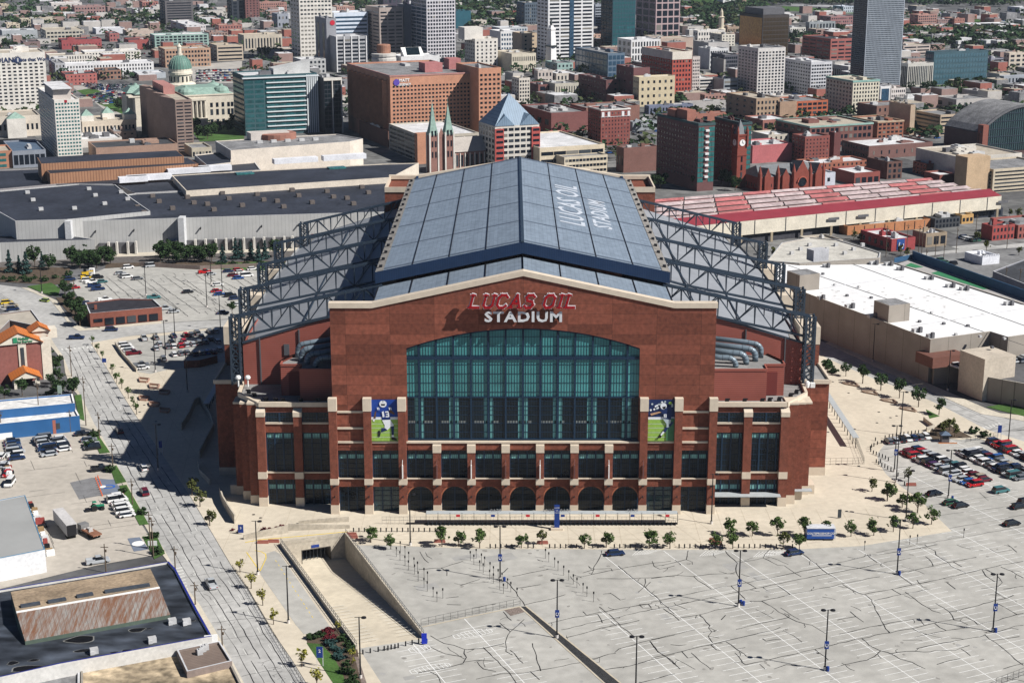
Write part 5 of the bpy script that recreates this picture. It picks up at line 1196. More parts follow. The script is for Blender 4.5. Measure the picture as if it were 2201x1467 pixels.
r,at,w,d,h = bld('tan parking garage with brick stair shaft behind the twin spires',857,906,1030,292,352,(.5,.45,.36),'w',(4,6,.9,.5),(4,6,.9,.5),name='parking_garage',cat='parking garage',units=0,dep=60)
b = MB();b.obox(at(-3,-1),E1,E2,8,5,0,h + 1.5);b.build('stair_shaft',wallmat(hb),r)
bld('dark brick podium wing low in front of the orange hotel',772,834,836,282,318,(.16,.08,.06),'b',None,None,units=2)
r,at,w,d,h = bld('red and cream office building with a blue pyramid roof rising behind the stadium',1029,1064,1159,272,372,(.60,.56,.48),'g',(7,8,.78,.5),(5,8,.5,.6),name='office_building',units=0,top=.02)
for (a0,a1) in ((-.01,.19),(.82,1.01)):
 b = MB();b.obox(at(w * a0,-.8),E1,E2,w * (a1 - a0),.85,0,h - 1.5);b.build('brick_corner',wallmat((.40,.08,.065)),r);
 for j in range(8):b = MB();z = h * (.06 + .115 * j);b.obox(at(w * (a0 + .03),-.95),E1,E2,w * (a1 - a0) * .75,.2,z,z + h * .05);b.build('window',glassf,r)
ap = Vector((*at(w * .5,d * .5),h + 17));b = MB();q = [at(w * .0,d * .0),at(w * 1.0,0),at(w,d),at(0,d)]
for i in range(4):b.face([(*q[i],h),(*q[(i + 1) % 4],h),tuple(ap)])
for (p,m_,s_) in ((at(w * .22,-.5),at(w * .42,d * .22),at(w * .02,d * .22)),):
 b.face([(*at(w * .0,-.3),h),(*at(w * .44,-.3),h),(*at(w * .22,-.3),h + 6)]);b.face([(*at(w * .44,-.3),h),(*at(w * .3,d * .3),h + 7),(*at(w * .22,-.3),h + 6)]);b.face([(*at(0,-.3),h),(*at(w * .22,-.3),h + 6),(*at(w * .3,d * .3),h + 7)])
b.face([(*at(w * .56,-.3),h),(*at(w,-.3),h),(*at(w * .78,-.3),h + 6)]);b.face([(*at(w,-.3),h),(*at(w * .7,d * .3),h + 7),(*at(w * .78,-.3),h + 6)]);b.face([(*at(w * .56,-.3),h),(*at(w * .78,-.3),h + 6),(*at(w * .7,d * .3),h + 7)])
b.build('pyramid_roof',MW('blue_metal_roof',(.19,.27,.36),(.11,.16,.22),1.4,'E1',.15,.4,.1,.3),r)
cx,cy = G(944,372);ch = thing('church','red brick church with twin green copper spires behind the stadium','church',(cx,cy,0))
ca = lambda a,c:(cx + E1[0] * a + E2[0] * c,cy + E1[1] * a + E2[1] * c)
cbrick = wallmat((.27,.14,.11));copper = M('copper_green',(.24,.35,.30),.6,.25,.5)
for k,(a0,px,top) in enumerate(((-5.5,928,218),(4.0,944,224))):
 b = MB();zq = Zat(291,cy);b.obox(ca(a0,0),E1,E2,5.2,5.2,0,zq);b.build('tower',cbrick,ch)
 b = MB()
 for (i,j) in ((0,0),(1,0),(1,1),(0,1)):b.obox(ca(a0 - .35 + i * 5.1,-.35 + j * 5.1),E1,E2,.8,.8,0,zq + 1.5)
 b.build('corner_buttress',wallmat(LS),ch)
 for z in (9,15,21):
  for q in (1.2,3.2):b = MB();b.obox(ca(a0 + q,-.15),E1,E2,.9,.15,z,z + 3.4);b.build('window',glassf,ch)
 zt = Zat(top,cy);c = ca(a0 + 2.6,2.6);b = MB();q = [ca(a0,0),ca(a0 + 5.2,0),ca(a0 + 5.2,5.2),ca(a0,5.2)]
 b.hexa(q,zq,zq + 1);qm = [ca(a0 + 1.0,1.0),ca(a0 + 4.2,1.0),ca(a0 + 4.2,4.2),ca(a0 + 1.0,4.2)]
 for i in range(4):
  j = (i + 1) % 4;b.face([(*q[i],zq + 1),(*q[j],zq + 1),(*qm[j],zq + 6),(*qm[i],zq + 6)]);b.face([(*qm[i],zq + 6),(*qm[j],zq + 6),(c[0],c[1],zt)])
 b.bar((c[0],c[1],zt - 1),(c[0],c[1],zt + 3),.2);b.build('spire',copper,ch)
b = MB();b.obox(ca(-.3,1),E1,E2,4.3,3,0,20);b.face([(*ca(-.3,.9),20),(*ca(4,.9),20),(*ca(1.85,.9),26)]);b.build('gable_front',cbrick,ch)
b = MB();b.obox(ca(9.2,1),E1,E2,25,13,0,11.5);b.build('nave',cbrick,ch)
b = MB()
for sgn in (0,1):
 y0_,y1_ = (0.4,7.5) if sgn == 0 else (14.6,7.5);b.face([(*ca(9.2,y0_),11.3),(*ca(34.6,y0_),11.3),(*ca(34.6,y1_),19),(*ca(9.2,y1_),19)])
b.build('roof',wallmat((.42,.38,.33)),ch)
for i in range(8):b = MB();b.obox(ca(11 + i * 3,.8),E1,E2,1.2,.2,3,9.5);b.build('window',glassf,ch);b = MB();b.obox(ca(10.4 + i * 3 - .3,.4),E1,E2,.5,.6,0,10.5);b.build('buttress',wallmat(LS),ch)
cx2,cy2 = G(1592,404);ck = thing('clock_tower','red sandstone clock tower with a steep spire in front of the dark hotel','clock tower',(cx2,cy2,0))
cb = lambda a,c:(cx2 + E1[0] * a + E2[0] * c,cy2 + E1[1] * a + E2[1] * c);rs_ = wallmat((.24,.06,.04))
hT = Zat(292,cy2);b = MB();b.obox(cb(-2.9,0),E1,E2,5.8,5.8,0,hT);b.build('shaft',rs_,ck)
b = MB();b.obox(cb(-3.3,-.4),E1,E2,6.6,6.6,hT,hT + .8);b.obox(cb(-3.2,-.3),E1,E2,6.4,6.4,hT * .62,hT * .64);b.build('cornice',rs_,ck)
for (i,j) in ((0,0),(1,0),(1,1),(0,1)):
 b = MB();c = cb(-2.9 + 5.8 * i,5.8 * j);b.lathe(c,[(.8,hT - 6),(.8,hT + 2.5),(.05,hT + 5.5)],8);b.build('turret',rs_,ck)
b = MB();q = [cb(-2.5,.4),cb(2.5,.4),cb(2.5,5.4),cb(-2.5,5.4)];zt = Zat(258,cy2)
for i in range(4):b.face([(*q[i],hT + .8),(*q[(i + 1) % 4],hT + .8),(*cb(0,2.9),zt)])
b.build('spire',M('slate_roof',(.17,.18,.19),.7,.2,.5),ck)
zc = Zat(307,cy2)
for f in ('f','s'):
 c = cb(0,-.15) if f == 'f' else cb(-3.05,2.9);n = E2 if f == 'f' else E1;e = E1 if f == 'f' else E2
 b = MB();b.tube([(c[0],c[1],zc),(c[0] - n[0] * .12,c[1] - n[1] * .12,zc)],1.75,20);cf = b.build('clock_face',white,ck)
 b = MB();c2 = (c[0] - n[0] * .2,c[1] - n[1] * .2);b.bar((*c2,zc),(c2[0],c2[1],zc + 1.3),.16);b.bar((*c2,zc),(c2[0] + e[0] * .8,c2[1] + e[1] * .8,zc - .3),.2);b.build('clock_hands',black,cf)
for z in (.2,.34,.5):b = MB();b.obox(cb(-.5,-.12),E1,E2,1,.12,hT * z,hT * z + 3);b.build('window',glassf,ck)
r,at,w,d,h = bld('red sandstone railway station with steep gables, turrets and a great arch',1590,1632,1768,382,412,(.25,.06,.045),'d',(14,1,.25,.3),(7,1,.3,.35),name='railway_station',cat='station',units=0,top=.25)
slate = MATS['slate_roof']
b = MB();q = [at(0,0),at(w,0),at(w,d),at(0,d)];hr = h + 5
b.face([(*q[0],h),(*q[1],h),(*at(w * .9,d * .5),hr),(*at(w * .1,d * .5),hr)]);b.face([(*q[2],h),(*q[3],h),(*at(w * .1,d * .5),hr),(*at(w * .9,d * .5),hr)]);b.face([(*q[3],h),(*q[0],h),(*at(w * .1,d * .5),hr)]);b.face([(*q[1],h),(*q[2],h),(*at(w * .9,d * .5),hr)])
b.build('hip_roof',slate,r)
for (a,ww,hh) in ((.12,.1,5),(.66,.24,8),(.93,.12,6),(.4,.1,4)):
 b = MB();b.obox(at(w * (a - ww / 2),-1.2),E1,E2,w * ww,3,0,h + .3);b.face([(*at(w * (a - ww / 2),-1.2),h + .3),(*at(w * (a + ww / 2),-1.2),h + .3),(*at(w * a,-1.2),h + hh)]);g_ = b.build('gable',rs_,r)
 b = MB();b.face([(*at(w * (a - ww / 2),-1.0),h + .4),(*at(w * a,-1.0),h + hh + .1),(*at(w * a,d * .5),h + hh * .8)]);b.face([(*at(w * a,-1.0),h + hh + .1),(*at(w * (a + ww / 2),-1.0),h + .4),(*at(w * a,d * .5),h + hh * .8)]);b.build('gable_roof',slate,r)
b = MB();c = at(w * .66,-1.35);b.tube([(c[0],c[1],h * .5),(c[0] - E2[0] * .15,c[1] - E2[1] * .15,h * .5)],h * .33,18);b.build('arched_window',glassf,r)
b = MB()
for k in range(18):
 a0,a1 = math.pi * k / 18,math.pi * (k + 1) / 18;pt = lambda t_:(c[0] + E1[0] * h * .38 * math.cos(t_),c[1] + E1[1] * h * .38 * math.cos(t_) - .3,h * .5 + h * .38 * math.sin(t_));b.bar(pt(a0),pt(a1),.7,.5)
b.build('arch_ring',wallmat((.42,.11,.07)),r)
for a in (.0,.28,.53,.79,1.0):
 b = MB();b.lathe(at(w * a,-.6),[(1.2,0),(1.2,h + 2),(.05,h + 6.5)],8);b.build('turret',rs_,r)
px_c = 397;cx3,cy3 = G(px_c,274);cap = thing('capitol','domed limestone capitol with green copper roofs and columned front','capitol',(cx3,cy3,0))
cc = lambda a,c:(cx3 + E1[0] * a + E2[0] * c,cy3 + E1[1] * a + E2[1] * c)
lime = wallmat((.64,.58,.46))
hb_ = Zat(208,cy3)
b = MB();b.obox(cc(-30,16),E1,E2,66,16,0,hb_ - 1);b.obox(cc(-3,0),E1,E2,38,36,0,hb_);b.obox(cc(-34,26),E1,E2,18,20,0,hb_ - 1);b.build('wall',lime,cap)
b = MB();b.obox(cc(-3.4,-.4),E1,E2,38.8,36.8,hb_,hb_ + 1);b.obox(cc(-34.4,15.6),E1,E2,40,16.8,hb_ - 1,hb_);b.build('cornice',lime,cap)
for (a0,c0,s1,s2) in ((-3,0,38,36),(-30,16,30,16),(-34,26,18,20)):
 b = MB();q = [cc(a0,c0),cc(a0 + s1,c0),cc(a0 + s1,c0 + s2),cc(a0,c0 + s2)];i_ = .22;qi = [cc(a0 + s1 * i_,c0 + s2 * i_),cc(a0 + s1 * (1 - i_),c0 + s2 * i_),cc(a0 + s1 * (1 - i_),c0 + s2 * (1 - i_)),cc(a0 + s1 * i_,c0 + s2 * (1 - i_))]
 for i in range(4):j = (i + 1) % 4;b.face([(*q[i],hb_ + 1),(*q[j],hb_ + 1),(*qi[j],hb_ + 5),(*qi[i],hb_ + 5)])
 b.face([(*p,hb_ + 5) for p in qi]);b.build('copper_roof',copper,cap)
for (a,c) in ((3,5),(28,6),(-26,34),(28,30)):
 b = MB();q = [(5.4,0),(5.5,1.8),(4.6,3.6),(2.6,4.6),(1.3,4.9),(1.2,5.8),(.1,6.2)]
 b.lathe(cc(a,c),[(r_,hb_ + 1 + z) for r_,z in q],4 * 3);b.build('corner_dome',copper,cap)
ccx,ccy = G(393,256);hd = hb_ + 2
D = lambda y:Zat(y,ccy)
b = MB();b.lathe((ccx,ccy),[(10.5,0),(10.5,D(180)),(9,D(177)),(7.6,D(176)),(7.6,D(160)),(8.6,D(159)),(8.6,D(154)),(7.9,D(153)),(7.9,D(147))],24);b.build('drum',lime,cap)
b = MB();z0,z1 = D(147),D(118)
b.lathe((ccx,ccy),[(8.1 * math.cos(t_),z0 + (z1 - z0) * math.sin(t_)) for t_ in [i * math.pi / 2 / 8 for i in range(8)]] + [(2,z1)],24);dm = b.build('dome',M('dome_green',(.10,.20,.165),.6,.2,.4),cap,smooth=True)
b = MB()
for k in range(24):
 t_ = k * math.pi / 12;pts = [(ccx + 8.2 * math.cos(a) * math.cos(t_),ccy + 8.2 * math.cos(a) * math.sin(t_),z0 + (z1 - z0) * math.sin(a)) for a in [i * .22 for i in range(7)]]
 for p,q in zip(pts[:-1],pts[1:]):b.bar(p,q,.25)
b.build('dome_rib',copper,dm)
b = MB();b.lathe((ccx,ccy),[(2.2,z1 - .5),(2.2,z1 + 1),(1.5,z1 + 1),(1.5,D(102)),(1.9,D(101)),(1.6,D(99)),(.7,D(96)),(.1,D(92))],12);b.build('lantern',lime,cap)
for k in range(16):
 t_ = k * math.pi / 8;b = MB();p = (ccx + 7.7 * math.cos(t_),ccy + 7.7 * math.sin(t_));b.box(p[0] - .5,p[0] + .5,p[1] - .25,p[1] + .25,D(174),D(163));b.build('window',glassf,cap)
for i in range(5):b = MB();b.lathe(cc(i * 2.9 + 3,-1.5),[(.75,hb_ * .3),(.65,hb_ * .86)],8);b.build('column',lime,cap)
b = MB();b.obox(cc(1.5,-2.4),E1,E2,14.5,2.4,hb_ * .86,hb_ * .93);b.obox(cc(1.5,-2.4),E1,E2,14.5,2.4,0,hb_ * .3);b.build('portico',lime,cap)
for a in (18.5,22.5,26.5,30.5,33):
 for z,hh in ((.08,3),(.36,4),(.62,3)):b = MB();b.obox(cc(a,-.15),E1,E2,1.8,.15,hb_ * z,hb_ * z + hh);b.build('window',glassf,cap)
for i in range(12):
 for z in (.12,.38,.64):b = MB();b.obox(cc(-3.15,2 + i * 2.8),E2,E1,1.6,.15,hb_ * z,hb_ * z + 3);b.build('window',glassf,cap)
c = G(1184,150);ob = thing('monument','tall white limestone war monument with a statue, in front of the banded tower','monument',(c[0],c[1],0))
Dm = lambda y:Zat(y,c[1])
b = MB();b.lathe(c,[(9,0),(8,6),(5.2,8),(4.7,Dm(90)),(3.8,Dm(66)),(4.4,Dm(64)),(4.4,Dm(61)),(2.6,Dm(60)),(2.2,Dm(55))],4);b.build('shaft',wallmat((.74,.72,.68)),ob)
b = MB();b.tube([(c[0],c[1],Dm(55)),(c[0],c[1],Dm(48)),(c[0],c[1],Dm(42))],[.9,1.2,.5],8);b.bar((c[0],c[1],Dm(47)),(c[0] + 1.5,c[1],Dm(41)),.4);b.build('statue',M('bronze_dark',(.05,.06,.06),.5,.2,1),ob)
b = MB();b.lathe(c,[(5.6,Dm(100)),(5.8,Dm(98)),(5.2,Dm(97))],12);b.build('bronze_ring',MATS['bronze_dark'],ob)
c = G(1549,88);ob = thing('minaret_tower','slender cream tower with a pointed top above the domed temple roofs','tower',(c[0],c[1],0));Dm = lambda y:Zat(y,c[1])
b = MB();b.lathe(c,[(5,0),(5,Dm(62)),(3,Dm(60)),(3,Dm(38)),(4,Dm(37)),(2,Dm(35)),(1.8,Dm(26)),(.2,Dm(18))],8);b.build('shaft',wallmat((.55,.48,.36)),ob)
r,at,w,d,h = bld('brick arena with a vast curved glass wall under an arched roof, at the right edge',2072,2106,2290,286,338,(.10,.06,.055),'g',None,None,name='arena',cat='arena',units=0,dep=34)
n = 20;rise = 15
b = MB();az2 = lambda f:h + rise * math.sin(math.pi * f) ** .8
for i in range(n):
 f0,f1 = i / n,(i + 1) / n;b.face([(*at(w * f0,-.5),az2(f0) + .6),(*at(w * f1,-.5),az2(f1) + .6),(*at(w * f1,d),az2(f1) + .6),(*at(w * f0,d),az2(f0) + .6)])
b.build('vault_roof',roofs['g'],r)
g_ = MB()
for i in range(n):f0,f1 = i / n,(i + 1) / n;g_.face([(*at(w * f0,-.2),h - 12),(*at(w * f1,-.2),h - 12),(*at(w * f1,-.2),az2(f1)),(*at(w * f0,-.2),az2(f0))])
gg = g_.build('curved_window',M('arena_glass',(.035,.07,.075),.2,.3,.2,spec=.5),r)
b = MB()
for i in range(1,40):f0 = i / 40;b.bar((*at(w * f0,-.4),h - 12),(*at(w * f0,-.4),az2(f0)),.3)
for k in range(1,9):
 z = h - 12 + k * 4.6;fs = [i / 60 for i in range(61) if az2(i / 60) > z]
 if len(fs) > 1:b.bar((*at(w * fs[0],-.4),z),(*at(w * fs[-1],-.4),z),.3)
b.build('glazing_bars',steel,gg)
b = MB()
for i in range(n):
 f0,f1 = i / n,(i + 1) / n;b.bar((*at(w * f0,-.8),az2(f0) + .2),(*at(w * f1,-.8),az2(f1) + .2),1.0,1.4)
b.build('arch_rim',unitd,r)
b = MB();b.obox(at(w * .0,-3),E1,E2,4,5,0,h + 5);b.build('brick_pylon',wallmat((.24,.09,.065)),r)
# ================================================================ buildings around the stadium
def pb(label,pts,z,wall,roof,cat='building',name='building',para=.5,z0=0,coping_=None,thing_=None,wname='wall',rname='roof',mats=None):
 q = [G(x,y,z) for x,y in pts]
 a = sum(q[i][0] * q[(i + 1) % len(q)][1] - q[(i + 1) % len(q)][0] * q[i][1] for i in range(len(q)))
 if a < 0:q = q[::-1]
 c = (sum(p[0] for p in q) / len(q),sum(p[1] for p in q) / len(q))
 t = thing_ or thing(name,label,cat,(c[0],c[1],0))
 b = MB();b.hexa(q,z0,z,top=False);n = len(q);b.hexa(q,z - .02,z + para,top=False)
 qi = [(c[0] + (p[0] - c[0]) * (1 - .4 / max(1,math.dist(p,c)) * 1.2),c[1] + (p[1] - c[1]) * (1 - .4 / max(1,math.dist(p,c)) * 1.2)) for p in q]
 for i in range(n):
  j = (i + 1) % n;b.face([(*qi[j],z),(*qi[i],z),(*qi[i],z + para),(*qi[j],z + para)])
 b.build(wname,wallmat(wall) if isinstance(wall,tuple) else wall,t)
 m = MB()
 for i in range(n):
  j = (i + 1) % n;m.face([(*q[i],z + para + .01),(*q[j],z + para + .01),(*qi[j],z + para + .01),(*qi[i],z + para + .01)])
 m.build('parapet_cap',coping_ or wallmat((.55,.55,.54)),t)
 m = MB();m.poly([qi],z + .04);m.build(rname,roof if not isinstance(roof,str) else roofs[roof],t)
 return t,q,c
def bx(t,px,py,z,w,l,h,mat,name='rooftop_unit'):
 c = G(px,py,z);b = MB();b.obox((c[0] - w / 2,c[1] - l / 2),E1,E2,w,l,z,z + h);return b.build(name,mat,t)
droof = M('membrane_roof',(.030,.035,.050),.75,.35,.05,sc2=.6)
ribgrey = MW('pale_grey_ribbed_metal',(.46,.46,.45),(.36,.36,.355),1.6,'X',.12,.6,.08,.2)
brnrib = MW('brown_ribbed_metal',(.36,.19,.11),(.22,.11,.065),1.3,'X',.3,.7,.12,.3)
t,q,c = pb('vast dark roofed convention hall with grey ribbed walls, loading docks and tan roof strips',[(145,478),(381,471),(600,464),(870,456),(905,380),(842,384),(450,410),(290,418),(200,430),(120,452)],14.5,ribgrey,droof,'convention centre','convention_center')
for k in range(7):
 for j in range(3 if k % 2 else 4):
  bx(t,330 + k * 75 + j * -16 + (j % 2) * 30,424 + j * 12 - k * 3.2 + (6 if k % 2 else 0),14.6,2.2,2.2,1.6,M('vent_brown',(.13,.11,.10),.8,.2,1),'rooftop_vent')
t2,q2,_ = pb('',[(33,477),(145,474),(323,456),(283,428),(248,399),(170,397),(0,412),(-40,415),(-60,425)],15.8,ribgrey,droof,thing_=t)
for (x,y) in ((61,416),(73,432),(90,452),(193,408),(207,422),(227,440),(162,450),(262,415),(276,430)):bx(t,x,y,16,2,2,1.3,unitm,'rooftop_vent')
pb('',[(400,412),(842,383),(900,352),(823,354),(450,374),(369,379)],17,(.66,.58,.46),droof,thing_=t,wname='tan_parapet',coping_=wallmat((.66,.58,.46)))
pb('',[(-60,415),(0,408),(121,397),(190,398),(250,398),(290,417),(400,411),(369,379),(450,374),(560,366),(540,340),(250,352),(88,364),(-60,370)],14.6,(.3,.28,.27),droof,thing_=t)
for (x0,y0,x1,y1,zz) in ((107,373,426,352,20),(88,352,395,336,23.5)):
 a,c_ = G(x0,y0,zz),G(x1,y1,zz);e = (c_[0] - a[0],c_[1] - a[1]);l = math.hypot(*e);e = (e[0] / l,e[1] / l);nrm = (-e[1],e[0])
 b = MB();b.obox(a,e,nrm,l,22,14.5,zz);b.build('roof_monitor',brnrib,t)
 b = MB();b.obox((a[0] + .3 * e[0] + .3 * nrm[0],a[1] + .3 * e[1] + .3 * nrm[1]),e,nrm,l - .6,21.4,zz,zz + .05);b.build('monitor_roof',droof,t)
pb('',[(-120,535),(0,524),(203,517),(161,510),(-120,506)],8,ribgrey,droof,thing_=t,wname='low_wing')
for (x,y,w) in ((165,375,5),(176,379,4),(243,372,5),(318,368,5),(410,374,22),(460,369,20),(290,392,14),(325,389,22),(640,352,24),(745,345,24)):bx(t,x,y,16,w,5,2.6,wallmat((.7,.7,.7)),'air_handler')
for (x,y) in ((530,375),(728,363)):bx(t,x,y,17,9,5,.8,glasst,'skylight')
def wl(px):
 ps = [G(x,y,14.5) for x,y in ((145,478),(381,471),(600,464),(870,456))]
 for a,c in zip(ps[:-1],ps[1:]):
  for k in range(40):
   p = lerp(a,c,k / 40);u_ = CX + F * p[0] / (p[1] * cT + H * sT)
   if u_ >= px:return (p[0],p[1] - 2.3)
 return ps[-1]
for k in range(22):
 px = 210 + k * 21
 if 275 < px < 350:continue
 p = wl(px);b = MB();b.box(p[0],p[0] + 3.4,p[1] + 1.2,p[1] + 2.2,.2,5.0);b.build('dock_door',unitd,t)
 b = MB();b.box(p[0] + 4.0,p[0] + 4.8,p[1],p[1] + 1.6,.1,5.6);b.build('dock_pier',wallmat((.6,.57,.5)),t)
for px in (205,290,430,560,640):
 p = wl(px);p = (p[0],p[1] + 2.2);b = MB();b.bar((p[0],p[1] - .1,10.5),(p[0],p[1] - 1.4,9.9),.5);b.build('wall_light',black,t)
for px in (142,382):
 p = wl(px + 4);b = MB();b.box(p[0],p[0] + 2.6,p[1] - 2.4,p[1] + 3,0,15.9);b.build('buttress',wallmat((.6,.6,.58)),t)
t,q,c = pb('white-walled flat-roofed exhibition hall behind the dark convention roof',[(496,325),(752,306),(780,300),(724,290),(600,296),(463,305)],22,wallmat((.68,.60,.49)),'g',name='exhibition_hall',cat='hall')
bx(t,585,300,22,22,10,4,wallmat((.55,.5,.44)),'penthouse');c0 = G(595,297,22);b = MB();b.lathe(c0,[(11,22),(11,25),(10,25.4),(.1,25.4)],20);b.build('round_lantern',wallmat((.3,.14,.1)),t)
for k in range(5):bx(t,560 + k * 30,308 - k * 1.5,22,3,2,1.5,unitm)
pb('low dark roofed lobby with a cream front wall, left of the white-walled hall',[(445,357),(496,351),(496,326),(462,330),(418,335)],17.2,(.66,.58,.47),droof,name='lobby')
bld('glass-walled tan pavilion between the brown tower and the white-walled hall',400,412,455,318,338,(.45,.4,.3),'g',(6,1,.6,.7),None,dep=22,units=0,top=.35)
bld('brown low brick hall with a dark flat roof in front of the slim hotel',187,206,381,318,346,(.34,.22,.16),'d',None,None,dep=30,units=3)
bld('dark blue roofed low office with black glass, beside the slim hotel',0,26,98,325,362,(.25,.27,.3),'b',(6,1,.8,.6),None,dep=46,units=2)
bld('orange striped brick corner building at the left edge below the blue roof',-30,-28,26,326,364,(.42,.2,.12),'t',(1,3,.5,.5),None,dep=26,wm=glasst)
bld('white-roofed low hall between the slim hotel and the brown tower',172,176,262,300,318,(.6,.56,.5),'w',None,None,dep=40,units=4)
r,at,w,d,h = bld('cream museum block with green pyramid lanterns near the capitol parking',172,176,292,262,300,(.56,.48,.37),'t',(14,1,.5,.5),None,dep=30,units=1)
for a,c_ in ((.02,.2),(.45,.5),(.8,.1)):
 b = MB();o = at(w * a,d * c_);q = [(o[0] + i * E1[0] * 8 + j * E2[0] * 8,o[1] + i * E1[1] * 8 + j * E2[1] * 8) for i,j in ((0,0),(1,0),(1,1),(0,1))];b.hexa(q,h - 1,h + 3);b.build('lantern_base',wallmat(LS),r)
 b = MB()
 for i in range(4):b.face([(*q[i],h + 3),(*q[(i + 1) % 4],h + 3),(q[0][0] * .5 + q[2][0] * .5,q[0][1] * .5 + q[2][1] * .5,h + 7)])
 b.build('lantern_roof',copper,r)
r,at,w,d,h = bld('low cream government wing with small green pyramid roof, foot of the sign-banded block',-90,-80,86,255,300,(.6,.53,.43),'t',(16,1,.45,.3),None,dep=34,units=2)
b = MB();o = at(w * .55,-6);q = [(o[0] + i * E1[0] * 12 + j * E2[0] * 10,o[1] + i * E1[1] * 12 + j * E2[1] * 10) for i,j in ((0,0),(1,0),(1,1),(0,1))];b.hexa(q,0,h - 1);b.build('bay',wallmat(LS),r)
b = MB()
for i in range(4):b.face([(*q[i],h - 1),(*q[(i + 1) % 4],h - 1),(q[0][0] * .5 + q[2][0] * .5,q[0][1] * .5 + q[2][1] * .5,h + 3)])
b.build('pyramid_roof',copper,r)
r,at,w,d,h = bld('plum brick low building in front of the museum block',232,245,292,283,304,(.3,.22,.18),'g',(3,2,.3,.3),None,units=3,dep=22)
za = 10.8
fl_,fr_,br_,bl_ = G(1380,497,za),G(2153,421,za),G(1995,386,za),G(1410,432,za)
cS = ((fl_[0] + br_[0]) / 2,(fl_[1] + br_[1]) / 2)
t = thing('train_shed','very long train shed with red ribbed roofs and cream walls beside the stadium','train shed',(cS[0],cS[1],0))
b = MB();b.hexa([fl_,fr_,br_,bl_],4.4,za);b.build('wall',wallmat((.66,.60,.47)),t)
redroof = MW('red_ribbed_roof',(.27,.04,.055),(.22,.035,.045),1.2,'E1',.2,.5,.12,.2)
pinkr = M('faded_red_roof',(.44,.15,.15),.7,.3,.08,sc2=.8);whr = M('weathered_white_roof',(.46,.37,.37),.8,.3,.1,sc2=.6)
ridge = lambda f,k:(lerp(lerp(fl_,bl_,f),lerp(fr_,br_,f),k))
fs = [(0,.16,'r'),(.20,.27,'w'),(.27,.34,'p'),(.38,.45,'w'),(.45,.52,'p'),(.56,.63,'w'),(.63,.70,'p'),(.74,.80,'w'),(.80,.88,'p'),(.91,.95,'w'),(.95,1.0,'p')]
for f0,f1,m in fs:
 z0_,z1_ = (za + .1,za + 2.2) if m == 'r' else ((za + .7,za + 1.5) if m == 'w' else (za + 1.5,za + .7))
 segs = 10 if m != 'r' else 1
 for k in range(segs):
  b = MB();k0_,k1_ = k / segs,(k + 1) / segs - (.004 if segs > 1 else 0)
  b.face([(*ridge(f0,k0_),z0_),(*ridge(f0,k1_),z0_),(*ridge(f1,k1_),z1_),(*ridge(f1,k0_),z1_)]);b.build('roof_panel',{'r':redroof,'w':whr if (k * 7 + int(f0 * 50)) % 3 else pinkr,'p':pinkr}[m],t)
b = MB()
for f0 in (.18,.36,.54,.72,.895):b.hexa([ridge(f0 - .02,0),ridge(f0 - .02,1),ridge(f0 + .02,1),ridge(f0 + .02,0)],za,za + .4)
b.build('valley_gutter',M('gutter_dark',(.16,.13,.12),.9,.3,.5),t)
b = MB()
for k in range(13):p = ridge(0,k / 12 * .98 + .01);b.hexa([(p[0] - .5,p[1] - .5),(p[0] + .5,p[1] - .5),(p[0] + .5,p[1] + .5),(p[0] - .5,p[1] + .5)],0,4.6)
b.build('column',wallmat((.55,.45,.3)),t)
for k in range(12):
 p = ridge(0,k / 12 + .04);b = MB();e = E1;b.obox((p[0],p[1] - .25),(ridge(0,1)[0] - fl_[0],ridge(0,1)[1] - fl_[1]) if False else ((fr_[0] - fl_[0]) / math.dist(fl_,fr_),(fr_[1] - fl_[1]) / math.dist(fl_,fr_)),(0,1),.25,.2,4.5,za);b.build('panel_joint',unitd,t)
 if k in (5,6,11):b = MB();b.obox((p[0] + 6,p[1] - .25 + 2.2),E1,(0,1),6,.3,7.4,8.6);b.build('louvre',unitd,t)
b = MB();b.hexa([ridge(.06,.45),ridge(.06,.99),ridge(.2,.99),ridge(.2,.45)],0,4.4);b.hexa([ridge(.03,0),ridge(.03,.45),ridge(.08,.45),ridge(.08,0)],0,4.4);b.build('undercroft_wall',M('undercroft',(.05,.05,.06),.9,.3,.4),t)
bld('orange brick warehouse strip under the cream wall of the train shed',1815,1822,2002,486,506,(.46,.2,.09),'t',(8,1,.06,.9),None,dep=10,units=3)
bld('small yellow brick building with three windows at the foot of the train shed',2064,2068,2093,462,482,(.56,.34,.13),'t',(3,1,.6,.4),None,dep=10,units=0)
r,at,w,d,h = bld('cluster of black cooling plant behind a fence at the train shed foot',2007,2010,2064,470,492,(.06,.065,.07),'d',(7,2,.5,.6),None,dep=14,units=6,name='cooling_plant',cat='plant')
bld('dark corner restaurant front below the end of the train shed',2095,2096,2156,452,470,(.04,.045,.06),'d',(4,1,.6,.5),None,dep=10,units=0)
r,at,w,d,h = bld('low red brick shop with a white roof and a blue horseshoe mural',1850,1917,1968,514,541,(.33,.06,.06),'w',None,(5,1,.4,.4),units=5)
b = MB();b.obox(at(w * .22,-.2),E1,E2,w * .32,.2,h * .1,h * .95);b.build('mural_panel',M('mural_blue',(.02,.07,.25),.6,0),r)
b = MB();c = at(w * .38,-.4)
for k in range(12):
 a0,a1 = -2.1 + .35 * k + .3,-2.1 + .35 * (k + 1) + .3;pt = lambda a_:(c[0] + E1[0] * 1.2 * math.sin(a_ + math.pi),c[1] + E1[1] * 1.2 * math.sin(a_ + math.pi),h * .5 + 1.6 * math.cos(a_ + math.pi));b.bar(pt(a0),pt(a1),.45,.3)
b.build('horseshoe_mark',white,r)
